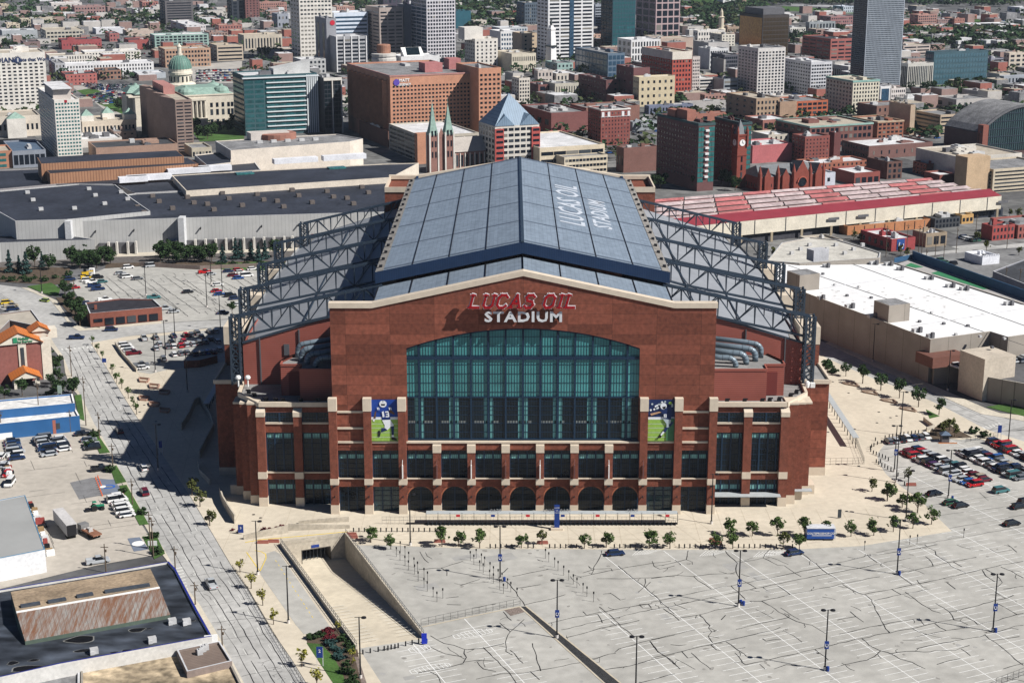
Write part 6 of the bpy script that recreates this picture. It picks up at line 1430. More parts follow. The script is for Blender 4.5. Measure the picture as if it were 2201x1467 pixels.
bld('tan brick shop with pilasters and white roof behind the mural shop',1962,1991,2036,502,532,(.32,.25,.17),'w',(3,1,.7,.6),None,units=3)
bld('two-storey red brick row with arched windows at the upper right corner',2110,2134,2182,486,518,(.34,.07,.06),'d',(6,2,.45,.5),None,units=4)
bld('brick terrace with grey roof cut by the right edge, beside the two-storey row',2183,2189,2260,484,514,(.30,.10,.08),'g',(8,2,.4,.5),None,units=2,dep=20)
r,at,w,d,h = bld('small white diner with a crenellated white parapet in an asphalt lot',2074,2112,2149,552,570,(.74,.75,.76),'w',None,None,units=3,name='diner',cat='restaurant')
for k in range(10):b = MB();b.obox(at(w * k / 10,-.1),E1,E2,w * .055,.5,h,h + .6);b.build('merlon',wallmat((.74,.75,.76)),r)
pb('low dark grey shed cut by the right edge',[(2134,585),(2201,560),(2290,560),(2290,640),(2201,612)],5,(.22,.22,.24),'d',name='shed')
cw = MW('concrete_panels',(.29,.26,.225),(.15,.13,.11),9,'E2',.02,.9,.16,.15,period2=9,axis2='E1')
whroof = M('bright_white_roof',(.80,.80,.80),.7,.1,.35,sc2=.05)
t,q,c = pb('large white roofed concrete exhibition building beyond the street right of the stadium',[(1737,634),(1897,693),(2000,732),(2129,715),(2167,727),(2420,690),(2201,655),(1920,566),(1718,570),(1640,562),(1640,595)],14,cw,whroof,'exhibition building','exhibition_building',coping_=wallmat((.55,.5,.42)))
for (x,y,w,l,h) in ((1743,621,8.5,8.5,6),(1935,688,8.5,8.5,6)):
 p = G(x,y,14);b = MB();b.obox((p[0] - 5,p[1] - 4),E1,E2,w,l,0,14 + h);b.build('stair_tower',cw,t);b = MB();b.obox((p[0] - 4.7,p[1] - 3.7),E1,E2,w - .6,l - .6,14 + h,14 + h + .06);b.build('tower_roof',roofs['g'],t)
b = MB()
for (p,q_) in (((1694,570),(2201,742)),((1829,566),(2330,745))):b.strip([G(*p,14.1),G(*q_,14.1)],.35,14.12)
b.build('roof_seam',black,t)
b = MB()
for (p,q_) in (((1760,620),(1943,594)),((1960,700),(2215,660))):b.strip([G(*p,14.1),G(*q_,14.1)],.5,14.13)
b.build('roof_seam',wallmat((.85,.85,.85)),t)
for (x,y,z) in ((1776,574,1),(1880,568,2),(1912,570,2),(1935,580,1),(1999,600,2),(2045,617,2),(2075,623,2),(2171,655,2),(1829,661,2),(1878,683,2),(1974,713,2),(2000,725,1),(1765,643,1)):
 bx(t,x,y,14.1,2.6 * z * .6,1.6,1.1,unitm);bx(t,x + 6,y + 1,14.1,1,1,1.8,unitd)
for k in range(16):
 x = 1770 + k * 26;y = 590 + k * 9.3 + (k % 3) * 14;bx(t,x,y,14.1,.9,.9,.7,unitm if k % 2 else unitd,'roof_vent')
b = MB()
for k in range(60):p = G(1750 + R() * 380,600 + R() * 90,14.1);b.poly([[(p[0] + ru(.2,.9) * math.cos(a),p[1] + ru(.2,.7) * math.sin(a)) for a in (0,1,2,3,4,5)]],14.11) if inside(p,[G(*u_,14.1) for u_ in ((1750,636),(2000,728),(2120,713),(2190,655),(1920,572),(1730,576))]) else None
b.build('roof_stains',M('stain_pale',(.52,.51,.49),.8,.3,1),t)['kind'] = 'stuff'
bx(t,1765,560,14,7,5,4.5,wallmat((.5,.5,.5)),'cooling_tower')
pb('cream low office with a flat roof behind the white exhibition roof',[(1650,562),(1718,568),(1890,556),(1893,545),(1800,517),(1740,512),(1680,524)],9,(.42,.38,.32),M('pale_flat_roof',(.52,.5,.45),.9,.2,.15,sc2=1),name='office_building',cat='building')
for k in range(9):single('roof_condenser',MB().obox(G(1700 + k * 19,548 - k % 3 * 9,9),E1,E2,1.6,1.2,9,10.4),unitm,'small roof unit on the cream low office, %s from the west' % ORD[k],'condenser',(*G(1700 + k * 19,548 - k % 3 * 9,9),9),'units on the cream office roof')
r,at,w,d,h = bld('raised beige penthouse block on the cream low office',1729,1756,1812,520,560,(.46,.41,.33),'t',None,None,units=1,dep=14)
t = thing('roof_court','green sports court with a long blue fence beside the white exhibition roof','sports court',(*G(2000,590),0))
cq = [G(1926,568,10),G(1960,557,10),G(2330,690,10),G(2250,680,10)]
b = MB();b.hexa(cq,0,10);b.build('deck',wallmat((.4,.38,.35)),t)
b = MB();b.poly([[G(1945,571,10),G(1958,565,10),G(1985,574,10),G(1968,576,10)]],10.06);b.poly([[G(2001,587,10),G(2015,583,10),G(2133,620,10),G(2114,622,10)]],10.06);b.build('court_surface',M('court_green',(.04,.2,.09),.8,.15,.2),t)
b = MB();b.hexa([G(1960,557,10),G(2330,690,10),(G(2330,690,10)[0] + .4,G(2330,690,10)[1]),(G(1960,557,10)[0] + .4,G(1960,557,10)[1])],8,13.5);b.hexa([G(1922,565,10),G(1960,557,10),(G(1960,557,10)[0],G(1960,557,10)[1] + .4),(G(1922,565,10)[0],G(1922,565,10)[1] + .4)],10,12);b.build('fence',M('fence_blue',(.03,.09,.18),.7,.1,.5),t)
t,q,c = pb('concrete walled parking deck in the angle of the white roofed building',[(2008,784),(2061,781),(2125,818),(2300,850),(2300,790),(2240,765),(2149,773),(2129,753),(2040,762),(2000,770)],6.5,cw,asphalt,'parking deck','parking_deck',para=1.2,coping_=wallmat((.5,.46,.38)))
p = G(2160,800,7);b = MB();b.obox((p[0] - 9,p[1] - 8),E1,E2,12,12,0,13.5);b.build('stair_tower',wallmat((.52,.45,.35)),t)
b = MB();c0 = G(2050,778,6.5);b.obox(G(2004,792,6.5),E1,E2,13,9,6.5,10.0);b.build('brown_roof',wallmat((.16,.07,.05)),t)
b = MB();p = G(2070,768,6.5);b.obox((p[0] - 3,p[1] + 2),E1,(-E1[1],E1[0]),22,5,10.3,10.6);b.build('canopy',M('canopy_pale',(.6,.65,.65),.5,0),t)
rustm = MW('rusted_sheet',(.27,.26,.245),(.19,.175,.16),.9,'E1',.2,.7,.15,.3)
_,N,L,B = (lambda m:(m,m.node_tree.nodes,m.node_tree.links,m.node_tree.nodes['Principled BSDF']))(rustm)
n1 = N.new('ShaderNodeTexNoise');mp = N.new('ShaderNodeMapping');tc = N.new('ShaderNodeTexCoord');L.new(tc.outputs['Object'],mp.inputs[0]);mp.inputs['Rotation'].default_value = (0,0,-GA);mp.inputs['Scale'].default_value = (2.6,.3,.3);L.new(mp.outputs[0],n1.inputs['Vector']);n1.inputs['Scale'].default_value = .6;n1.inputs['Detail'].default_value = 7;n1.inputs['Roughness'].default_value = .7
cr = N.new('ShaderNodeValToRGB');cr.color_ramp.elements[0].position = .38;cr.color_ramp.elements[1].position = .6;L.new(n1.outputs[0],cr.inputs[0])
mx = N.new('ShaderNodeMix');mx.data_type = 'RGBA';L.new(cr.outputs[0],mx.inputs['Factor']);L.new(B.inputs['Base Color'].links[0].from_socket,mx.inputs['A']);mx.inputs['B'].default_value = (.17,.08,.045,1);L.new(mx.outputs['Result'],B.inputs['Base Color'])
patchy = M('patched_black_roof',(.038,.045,.058),.6,.8,.12,sc2=.25,stretch=(.6,1.4,1),spec=.4)
t,q,c = pb('big dark roofed workshop with puddles and a white blue-edged front, lower left',[(5,1458),(130,1430),(456,1371),(424,1314),(378,1226),(363,1210),(200,1238),(0,1271),(-120,1295),(-120,1480)],6,wallmat((.62,.60,.54)),patchy,'workshop','workshop',coping_=M('trim_blue',(.02,.03,.22),.6,0))
zb_,zr_,ze_ = 8.8,9.4,6.9
K = lambda x,y,z:(*G(x,y,z),z)
A_,B_,C_,D_,E_,F_ = K(23,1271,zb_),K(323,1221,zb_),K(343,1262,zr_),K(35,1315,zr_),K(54,1377,ze_),K(366,1320,ze_)
tanroof = M('gravel_tan_roof',(.33,.25,.17),.95,.35,.12,sc2=1.5)
b = MB();b.face([D_,C_,B_,A_]);b.build('raised_roof',tanroof,t)
b = MB();b.face([E_,F_,C_,D_]);b.build('rusty_slope',rustm,t)
b = MB();b.bar(D_,C_,.5,.3);b.build('ridge_flashing',white,t)
b = MB()
for p,s_ in ((E_,F_),):b.face([(*p[:2],6),(*s_[:2],6),s_,p])
b.face([(*A_[:2],6),(*D_[:2],6),D_,A_]);b.face([(*D_[:2],6),(*E_[:2],6),E_,D_]);b.face([(*F_[:2],6),(*C_[:2],6),C_,F_]);b.face([(*C_[:2],6),(*B_[:2],6),B_,C_]);b.face([(*B_[:2],6),(*A_[:2],6),A_,B_])
b.build('clerestory',wallmat((.09,.12,.09)),t)
for (x0,y0,x1,y1) in ((44,1290,86,1283),(103,1281,142,1274),(165,1269,200,1263),(225,1259,322,1244)):
 b = MB();p,q_ = G(x0,y0,11),G(x1,y1,11);e = (q_[0] - p[0],q_[1] - p[1]);l = math.hypot(*e);e = (e[0] / l,e[1] / l);b.obox(p,e,(-e[1],e[0]),l,1.3,8.9,9.7);b.build('roof_light',M('rooflight_dark',(.06,.07,.085),.4,.3,.6),t)
pudm = M('puddle',(.008,.008,.010),.6,.2,1,spec=.1);pudr = M('puddle_rim',(.2,.2,.19),.9,.4,1)
for (x,y,w,l) in ((174,1373,5.4,3.2),(295,1353,3,2.2),(180,1397,3.2,1.5),(58,1436,6,2.4),(27,1424,2,1.5),(72,1418,2,.9),(272,1397,2,1.1),(405,1334,2.6,.7),(245,1401,1.6,.6),(320,1350,1.6,.4)):
 c0 = G(x,y,6.06)
 for nm,k,mt,zz in (('puddle_rim',1.12,pudr,6.07),('puddle',1,pudm,6.09)):
  b = MB();pts = [(c0[0] + w / 2 * k * math.cos(a) * (1 + .18 * math.sin(3 * a + x)),c0[1] + l / 2 * k * math.sin(a) * (1 + .2 * math.sin(2 * a + y)) + w * .12 * math.cos(a)) for a in [i * .314 for i in range(20)]];b.poly([pts],zz);b.build(nm,mt,t)
for (x,y) in ((373,1340),(330,1380),(205,1404),(404,1341)):bx(t,x,y,6.1,1.6,1.2,1.1,unitm);bx(t,x - 5,y + 2,6.1,.8,.8,.7,unitm)
b = MB();p = G(450,1375,5.5);sign_root = t;b.hexa([(G(440,1380,5)[0],G(440,1380,5)[1] - .3),(G(468,1377,5)[0],G(468,1377,5)[1] - .3),G(468,1377,5),G(440,1380,5)],4,6.6);b.build('corner_sign',white,t)
b = MB();p = G(250,1417,3);b.obox((p[0] - 2,p[1] - .9),(.95,.3),(0,1),5.5,.6,2.6,5);b.build('roller_door',M('door_black',(.02,.015,.015),.8,0),t)
t,q,c = pb('tan gravel roofed shed with dark stains at the lower left corner',[(174,1440),(378,1404),(402,1450),(497,1428),(528,1490),(560,1600),(174,1600)],3.6,(.3,.28,.26),M('stained_tan_roof',(.35,.28,.19),.95,.75,.1,sc2=.5),name='shed',coping_=wallmat((.3,.27,.22)))
pb('flat brown ribbed roof shop beside the left street, near the lower left corner',[(380,1400),(472,1381),(499,1424),(402,1447)],4.6,(.24,.19,.16),MW('brown_boards',(.19,.145,.12),(.12,.09,.08),.7,'E2',.2,.8,.15,.4),name='shop',cat='shop')
for k,(x,y) in enumerate(((425,1408),(432,1402),(438,1398))):single('roof_condenser',MB().obox(G(x,y,4.7),E1,E2,1.1,1.0,4.7,5.8).obox((G(x,y,4.7)[0] + .3,G(x,y,4.7)[1] + .3),E1,E2,.5,.5,5.8,6.0),unitm,'white air condenser on the brown ribbed roof, %s from the west end' % ORD[k],'condenser',(*G(x,y,4.7),4.7),'condensers on the brown roof')
pb('white panelled low wall building with an open black bay at the bottom left',[(0,1478),(172,1442),(172,1500),(0,1560),(-150,1560),(-150,1520)],3.4,(.68,.64,.55),'g',name='shed')
t,q,c = pb('white warehouse with a pale grey ribbed roof at the left edge',[(-90,1095),(0,1074),(54,1064),(97,1181),(0,1200),(-110,1215)],5.6,wallmat((.74,.74,.72)),MW('grey_ribbed_roof',(.33,.335,.33),(.27,.275,.27),.8,'E2',.15,.7,.12,.1),'warehouse','warehouse',para=.1,coping_=M('trim_blue2',(.08,.22,.36),.6,0))
t,q,c = pb('long blue and white commercial building with a lower brick front office',[(-80,872),(0,862),(156,849),(161,869),(0,884),(-80,892)],6.5,M('bright_blue_wall',(.03,.12,.30),.5,.08,.3),M('dirty_white_roof',(.68,.67,.65),.9,.2,.15,sc2=.6),name='commercial_building',cat='building',coping_=white)
pb('',[(-80,902),(0,893),(160,876),(171,896),(0,914),(-80,925)],4.3,M('bright_blue_wall',(.03,.12,.30)),MATS['dirty_white_roof'],thing_=t,coping_=white)
a,c_ = G(113,912,2.2),G(170,905,2.2);e = (c_[0] - a[0],c_[1] - a[1]);l = math.hypot(*e);e = (e[0] / l,e[1] / l)
a = (G(113,901.5,4.3)[0],G(113,901.5,4.3)[1] - .35);b = MB();b.obox(a,e,(-e[1],e[0]),l,.5,0,4.25);b.build('brick_front',wallmat((.34,.12,.085)),t)
for k in range(4):b = MB();b.obox((a[0] + e[0] * (1 + k * 1.7),a[1] + e[1] * (1 + k * 1.7) - .1),e,(0,1),1.1,.1,1.4,3.2);b.build('window',glassf,t)
a = (G(-70,922.5,4.3)[0],G(-70,922.5,4.3)[1] - .2);b = MB();b.obox(a,e,(-e[1],e[0]),19.5,.3,0,1.9);b.build('white_plinth',white,t)
r,at,w,d,h = bld('brick hotel with orange gabled roofs beside the left street',-40,-14,108,742,826,(.27,.105,.085),'g',None,None,name='hotel',cat='hotel',units=0,dep=13)
orange = MW('orange_metal_roof',(.55,.17,.035),(.40,.12,.03),.8,'E1',.15,.5,.1,.4);crm = wallmat((.68,.62,.50))
b = MB();b.obox(at(w * .83,-.25),E1,E2,w * .17,4,0,h + .3);b.obox(at(w * .42,-.35),E1,E2,w * .14,.4,h * .3,h + .3);b.build('cream_bay',crm,r)
b = MB();b.obox(at(w * .46,-.55),E1,E2,w * .06,.25,h * .42,h * .88);b.build('stair_window',glassf,r)
def gableroof(r,at,a0,a1,c0,c1,z,rise,mat,over=.6):
 b = MB();m = (a0 + a1) / 2
 for (p,q_) in ((a0 - over,m),(a1 + over,m)):
  f = [(*at(p,c0),z - .2),(*at(q_,c0),z + rise),(*at(q_,c1),z + rise),(*at(p,c1),z - .2)];b.face(f);b.face([(x,y,z_ - .25) for x,y,z_ in f][::-1])
 o = b.build('gable_roof',mat,r)
 b = MB();b.face([(*at(a0,c0 + .3),z - .2),(*at(a1,c0 + .3),z - .2),(*at(m,c0 + .3),z + rise - .2)]);b.build('pediment',crm,r);return o
gableroof(r,at,w * .04,w * .84,-.9,10,h,3.6,orange)
sign(r,'Holiday',1.1,w * .53,h + 1.5,M('sign_green',(.03,.25,.12),.6,0),at,pr=.8);sign(r,'Inn Express',1.0,w * .55,h + .5,MATS['sign_green'],at,pr=.8)
b = MB();b.obox(at(w * .34,-.85),E1,E2,1.3,.15,h + .3,h + 2.0);b.build('sign_badge',MATS['sign_green'],r)
for a0 in (w * .26,w * .66):
 for c0 in (-8,-3):MB().obox(at(a0,c0),E1,E2,.9,.9,0,3.3).build('porch_pillar',crm,r)
gableroof(r,at,w * .24,w * .72,-9,-.5,3.5,2.2,orange)
b = MB();b.obox(at(w * .72,6),E1,E2,8,5,h - 1,h + 2);b.build('stair_head',crm,r);gableroof(r,at,w * .7,w * 1.02,5,12,h + 2,1.8,orange)
pb('tan flat roofed low building behind the orange-roofed hotel',[(0,712),(22,690),(96,706),(68,668),(0,676),(-60,680),(-60,715)],5,(.2,.16,.14),M('tan_flat_roof',(.42,.38,.32),.9,.15,.3),name='restaurant',cat='restaurant')
t,q,c = pb('low brown brick office with a dark hipped roof at the crossroads',[(193,676),(348,662),(330,645),(257,643.5),(183,653)],4.8,(.22,.075,.05),M('black_roof',(.03,.028,.035),.8,.3,.3),name='office_building',cat='building')
a,c_ = G(199,706),G(350,697);a = (q[0][0],q[0][1])
qs = sorted(q,key=lambda p:p[1])[:2];qs.sort();e = (qs[1][0] - qs[0][0],qs[1][1] - qs[0][1]);l = math.hypot(*e);e = (e[0] / l,e[1] / l)
for k in range(6):b = MB();b.obox((qs[0][0] + e[0] * (1.2 + k * (l - 2) / 6) + .15,qs[0][1] + e[1] * (1.2 + k * (l - 2) / 6) - .22),e,(-e[1],e[0]),(l - 2) / 6 - .9,.2,.5 if k else 1.8,3.0);b.build('window',glassf,t)
b = MB();p = G(203,664,5);b.obox(p,E1,E2,1,1,4.8,6.4);b.build('chimney',wallmat(BRK),t)
FAR = [(328,332,448,76,108,(.30,.42,.36),'w',(12,5,.7,.6),'unfinished white frame building with open floors above the capitol dome'),(404,408,442,80,100,(.22,.62,.12),'w',(6,2,.3,.3),'bright green clad corner of the unfinished frame building'),
       (340,354,452,106,146,(.42,.27,.18),'t',(14,4,.6,.5),'tan and brick loft block directly behind the capitol dome'),(450,466,522,98,132,(.48,.40,.30),'t',(1,4,.95,.4),'tan parking garage right of the loft block behind the dome'),(522,524,606,76,110,(.52,.46,.36),'t',(12,1,.45,.65),'classical limestone library with tall columns left of the cream tower'),
       (342,354,414,2,54,(.13,.12,.12),'d',(1,9,.9,.4),'dark banded office tower at the top left'),(490,496,548,-30,48,(.035,.04,.05),'d',(4,10,.6,.6),'very dark glass tower at the top left edge of the skyline'),(524,526,556,-20,48,(.20,.09,.08),'d',(4,12,.4,.5),'narrow red brown tower slab beside the very dark glass tower'),
       (86,98,180,66,92,(.5,.46,.37),'t',(10,3,.7,.45),'beige office block above the white apartments'),(128,132,218,86,107,(.34,.08,.08),'d',(12,1,.2,.2),'long plain red warehouse above the white apartments'),(266,276,320,86,108,(.34,.09,.08),'d',(2,1,.3,.3),'red brick building with a notched wall beside the unfinished frame'),
       (225,235,256,72,90,(.36,.13,.12),'g',(3,2,.4,.4),'small red brick house block in the middle left of the skyline'),(44,46,120,42,58,(.52,.46,.34),'t',(16,2,.5,.4),'long beige school building at the upper left'),(108,110,176,7,26,(.6,.55,.5),'w',(5,2,.3,.3),'white factory at the upper left corner'),
       (155,160,226,14,38,(.33,.20,.18),'g',(10,3,.5,.4),'brown brick mill at the upper left'),(288,290,332,20,31,(.7,.7,.7),'w',None,'small white box store near the dark banded tower'),(300,306,340,4,20,(.38,.16,.13),'t',(6,2,.4,.5),'red brick school near the top edge'),(0,2,20,10,28,(.5,.42,.3),'t',(5,2,.5,.5),'small tan office at the top left corner'),
       (100,106,200,120,140,(.66,.62,.54),'t',(16,2,.4,.6),'upper row of white apartment blocks'),(180,182,302,112,134,(.68,.64,.56),'w',(18,3,.4,.5),'cream stepped apartment row above the capitol parking'),(126,132,330,140,166,(.7,.69,.66),'w',(30,3,.45,.55),'long white apartment row with dark window bays'),(104,118,140,136,168,(.42,.42,.42),'g',(3,3,.4,.5),'grey corner of the long white apartment row'),
       (138,140,208,160,184,(.40,.13,.11),'d',(8,3,.3,.4),'small red brick block by the capitol parking'),(208,212,260,152,172,(.30,.17,.12),'d',(6,2,.6,.5),'small brown brick block by the capitol parking'),(292,296,356,158,170,(.42,.45,.46),'w',None,'low grey shed beside the capitol wing'),(355,400,442,54,72,(.62,.58,.55),'w',(8,2,.4,.4),'white and blue office with a painted corner over the frame building'),
       (446,450,490,70,84,(.33,.22,.18),'g',(6,2,.4,.4),'brown hotel strip right of the frame building'),(462,470,520,54,72,(.36,.16,.13),'t',(8,2,.4,.4),'dull red block under the very dark glass tower'),(592,596,620,30,60,(.3,.32,.35),'g',(3,2,.4,.4),'grey box behind the cream tower'),(556,558,616,6,26,(.38,.2,.16),'g',(12,3,.4,.5),'brick apartments at the top edge left of the cream tower'),
       (722,724,762,14,28,(.42,.25,.2),'t',(8,2,.4,.4),'small brick block above the pale blue slab'),(820,824,880,-4,22,(.06,.05,.07),'d',(6,2,.5,.5),'dark purple building behind the stepped tan tower'),(975,980,1012,24,62,(.02,.10,.13),'d',(1,1,.01,.01),'deep teal glass building right of the grid tower'),(1011,1018,1046,44,62,(.55,.5,.42),'t',(3,2,.3,.4),'cream house-like block near the limestone steps'),
       (1125,1128,1157,6,62,(.10,.13,.16),'t',(6,7,.5,.6),'small dark grid tower left of the white banded skyscraper'),(1278,1280,1298,10,66,(.33,.36,.4),'g',(4,9,.9,.5),'striped grey slab between the banded and teal towers'),(1272,1276,1292,74,92,(.5,.33,.25),'t',(2,3,.4,.4),'small tan building at the foot of the banded skyscraper'),(1490,1500,1558,66,92,(.66,.62,.55),'w',(10,2,.5,.5),'white office with a curved corner right of the pink framed tower'),
       (1550,1552,1580,74,100,(.62,.58,.48),'t',(4,4,.4,.5),'cream small block beside the minaret tower'),(1395,1400,1490,84,104,(.45,.35,.28),'t',None,'brown flat roof block over the red tower'),(1478,1480,1524,58,72,(.42,.36,.26),'t',None,'tan temple hall with small green domes'),(1560,1564,1592,58,74,(.38,.28,.2),'t',(8,1,.4,.5),'tan arcaded hall right of the minaret tower'),
       (1697,1698,1732,60,82,(.62,.6,.52),'w',(7,3,.5,.5),'small cream block beside the gold tower'),(1732,1740,1796,48,76,(.28,.3,.3),'w',(8,1,.5,.8),'grey slab with white ends behind the red banded block'),(1784,1786,1838,36,58,(.33,.17,.16),'g',(12,3,.5,.5),'brick loft rows left of the silver grid tower'),(1766,1770,1812,26,40,(.5,.48,.45),'w',None,'white rooftop store near the top right centre'),
       (1810,1813,1840,14,28,(.48,.52,.56),'w',(6,2,.4,.5),'pale blue apartments at the top edge'),(1956,1974,2014,32,56,(.40,.22,.18),'t',(9,4,.6,.5),'brick apartment block right of the silver grid tower'),(2014,2016,2050,42,54,(.3,.2,.18),'g',(8,2,.4,.4),'small dark houses beside the brick apartments'),(2050,2052,2074,40,54,(.36,.17,.13),'t',(4,2,.3,.3),'low red block by the motorway'),
       (2075,2080,2180,54,62,(.75,.75,.73),'w',None,'long white sheds by the motorway'),(1940,1944,2050,58,70,(.42,.2,.15),'t',(14,2,.4,.4),'long low brick terrace right of the silver grid tower'),(1938,1942,2000,98,120,(.5,.42,.36),'t',(2,3,.9,.4),'tan parking deck behind the glass office'),(2126,2130,2164,126,152,(.28,.28,.32),'g',(1,4,.9,.4),'grey parking deck at the right edge'),
       (2158,2170,2210,114,154,(.55,.48,.38),'t',(3,4,.6,.5),'tan office with an emblem wall at the right edge'),(2150,2158,2250,164,182,(.32,.34,.36),'w',(12,1,.4,.5),'low grey office with pale roof at the right edge'),(2188,2192,2260,16,28,(.5,.5,.5),'w',(6,1,.5,.5),'white bungalow office at the top right corner'),(2110,2114,2140,198,218,(.4,.38,.36),'g',None,'small grey plant house before the right edge'),
       (2160,2170,2260,205,222,(.2,.22,.22),'g',None,'low dark roof hall above the arena'),(1945,1950,2030,212,226,(.5,.5,.47),'w',(8,1,.4,.4),'long low white-roofed hall before the arena'),(2050,2056,2130,214,236,(.45,.42,.38),'g',(6,1,.3,.4),'grey flat-roofed hall behind the arena'),(1640,1655,1700,206,218,(.55,.5,.43),'w',None,'white-roofed shop row below the stone grid block'),
       (1505,1515,1560,204,224,(.35,.2,.16),'g',(6,2,.4,.4),'brown brick shop row below the parking structure'),(1556,1562,1600,200,220,(.3,.28,.26),'w',(4,1,.5,.5),'small grey shop with pale roof below the parking structure'),(1460,1470,1560,220,238,(.4,.38,.35),'g',None,'grey flat-roofed mall hall under the red tower'),(1385,1395,1490,228,246,(.16,.18,.24),'b',(14,1,.5,.5),'blue glass mall roof hall under the mural wall'),
       (1458,1470,1562,246,266,(.33,.14,.1),'g',(3,1,.3,.4),'brick roofed annexe behind the dark hotel'),(1600,1640,1700,258,282,(.32,.14,.11),'w',(5,1,.6,.5),'brick shop row with white roof behind the hotel wing'),(1350,1360,1412,262,282,(.3,.32,.33),'g',None,'grey vaulted mall roof behind the dark hotel'),(1210,1214,1246,292,306,(.42,.1,.09),'w',None,'red blank wall block left of the red brick hotel'),
       (1020,1030,1062,104,140,(.6,.55,.46),'w',(5,4,.4,.5),'small limestone annexe before the stepped block'),(1076,1080,1122,112,130,(.5,.45,.35),'t',None,'tan flat roof shop by the limestone block'),(1148,1156,1188,152,182,(.52,.46,.4),'w',(4,2,.4,.5),'small cream shop at the monument circle'),(1192,1198,1232,136,166,(.3,.42,.38),'g',(4,3,.4,.5),'columned building with a green copper roof at the circle'),
       (1190,1196,1244,158,178,(.55,.5,.42),'w',(6,1,.4,.5),'cream shop row below the green copper roof'),(560,566,640,108,124,(.5,.46,.42),'t',None,'low market hall left of the cream tower foot'),(640,646,700,128,160,(.45,.45,.43),'w',(6,3,.5,.5),'pale office at the foot of the cream tower'),(0,4,80,66,84,(.38,.4,.4),'w',None,'low grey depot at the left edge'),(10,14,42,52,70,(.56,.48,.36),'t',(4,3,.4,.4),'beige corner tower at the left edge'),
       (46,50,86,90,104,(.22,.15,.14),'d',None,'dark brown hall beside the round tree'),(200,206,268,62,74,(.6,.6,.6),'w',None,'white roof plant at the middle left'),(268,272,330,66,78,(.5,.4,.33),'t',None,'tan roof depot left of the frame building'),(1920,1924,1990,160,172,(.45,.43,.4),'w',(10,1,.4,.5),'pale low office by the park')]
for e in FAR:
 xl,xc,xr,yt,yb,col,rf_,wn,lb = e
 bld(lb,xl,xc,xr,yt,yb,col,rf_,wn,None if not wn else (2,wn[1],.4,.4),units=2,dep=None if xc - xl > 6 else 26)
# ================================================================ trees
def leafm(n,c):return M(n,c,.9,.45,.9,sc2=4,spec=.1)
LG = [leafm('leaves_mid',(.075,.12,.035)),leafm('leaves_dark',(.035,.065,.024)),leafm('leaves_yellow',(.22,.21,.04)),leafm('leaves_blue',(.035,.075,.07)),leafm('leaves_olive',(.085,.095,.03)),leafm('leaves_red',(.13,.02,.028))]
bark = M('bark',(.10,.075,.055),.9,.3,2)
def crown(seed,n,rx,rz,z0,leaf,cone=False):
 rs = random.Random(seed);b = MB()
 cl = [(rs.gauss(0,.42),rs.gauss(0,.42),rs.gauss(0,.42),rs.uniform(.3,.55)) for _ in range(9)]
 k = 0
 while k < n:
  if cone:
   h = rs.random() ** 1.4;r = (1 - h) * (.75 + .35 * math.sin(h * 26)) * (.6 + .4 * rs.random());a = rs.uniform(0,6.283);p = (r * math.cos(a),r * math.sin(a),h * 2 - 1)
  else:
   c = rs.choice(cl);d = Vector((rs.gauss(0,1),rs.gauss(0,1),rs.gauss(0,1))).normalized() * c[3] * (rs.random() ** .3);p = (c[0] + d.x,c[1] + d.y,c[2] + d.z)
   if p[0] ** 2 + p[1] ** 2 + p[2] ** 2 > 1.1:continue
  P_ = Vector((p[0] * rx,p[1] * rx,z0 + rz + p[2] * rz));u = Vector((rs.gauss(0,1),rs.gauss(0,1),rs.gauss(0,.6))).normalized();v = u.cross(Vector((rs.gauss(0,1),rs.gauss(0,1),rs.gauss(0,1)))).normalized();s = leaf * rs.uniform(.6,1.3)
  b.face([P_ - u * s,P_ - v * s * .6,P_ + u * s,P_ + v * s * .6]);k += 1
 return b
TK = {}
def treekind(kind):
 if kind not in TK:
  nm,var = kind;o = []
  spec = {'round':(560,2.25,2.0,1.3,.33,0),'small':(120,1.2,1.2,1.5,.30,0),'yellow':(110,1.15,1.4,1.2,.3,2),'dark':(800,3.4,3.2,1.6,.5,1),'street':(480,2.1,1.9,1.9,.34,1),'conifer':(600,1.9,3.4,.4,.42,3),'bush':(260,1.8,1.0,-.1,.4,1),'olive':(300,1.7,1.7,1.3,.34,4),'redbush':(200,1.6,.8,0,.3,5),'greybush':(200,1.5,.6,0,.3,3)}[nm]
  n,rx,rz,z0,lf,mi = spec;c = crown(var * 7 + len(nm),n,rx,rz,z0,lf,nm == 'conifer').mesh('crown',LG[mi])
  t = MB()
  if nm not in ('bush','redbush','greybush'):
   w = .07 + rx * .04;t.tube([(0,0,0),(.03,0,z0),(0,.05,z0 + rz)],[w,w * .8,w * .35],6)
   rs = random.Random(var)
   for k in range(6):a = rs.uniform(0,6.28);t.tube([(0,0,z0 * .8 + k * .15),(math.cos(a) * rx * .55,math.sin(a) * rx * .55,z0 + rz * rs.uniform(.5,1.2))],[w * .45,w * .12],5)
   t = t.mesh('trunk',bark)
  else:t = None
  TK[kind] = (c,t)
 return TK[kind]
def tree(kind,px,py,s,label,group,z=.12,g=None,name=None):
 p = g or G(px,py,z);c,t = treekind((kind,random.randint(0,3)))
 nm = name or {'conifer':'conifer','bush':'shrub','redbush':'shrub','greybush':'shrub'}.get(kind,'tree')
 r = thing(nm,label,{'shrub':'shrub'}.get(nm,'tree'),(p[0],p[1],z),group,ru(0,6.28));r.scale = (s * ru(.92,1.08),) * 2 + (s,)
 inst('crown',c,r,(0,0,0))
 if t:inst('trunk',t,r,(0,0,0))
 return r
def trow(kind,pts,s,fmt,group,**k):
 for i,(x,y) in enumerate(pts):tree(kind,x,y,s * ru(.82,1.2),fmt % ordn(i),group,**k)
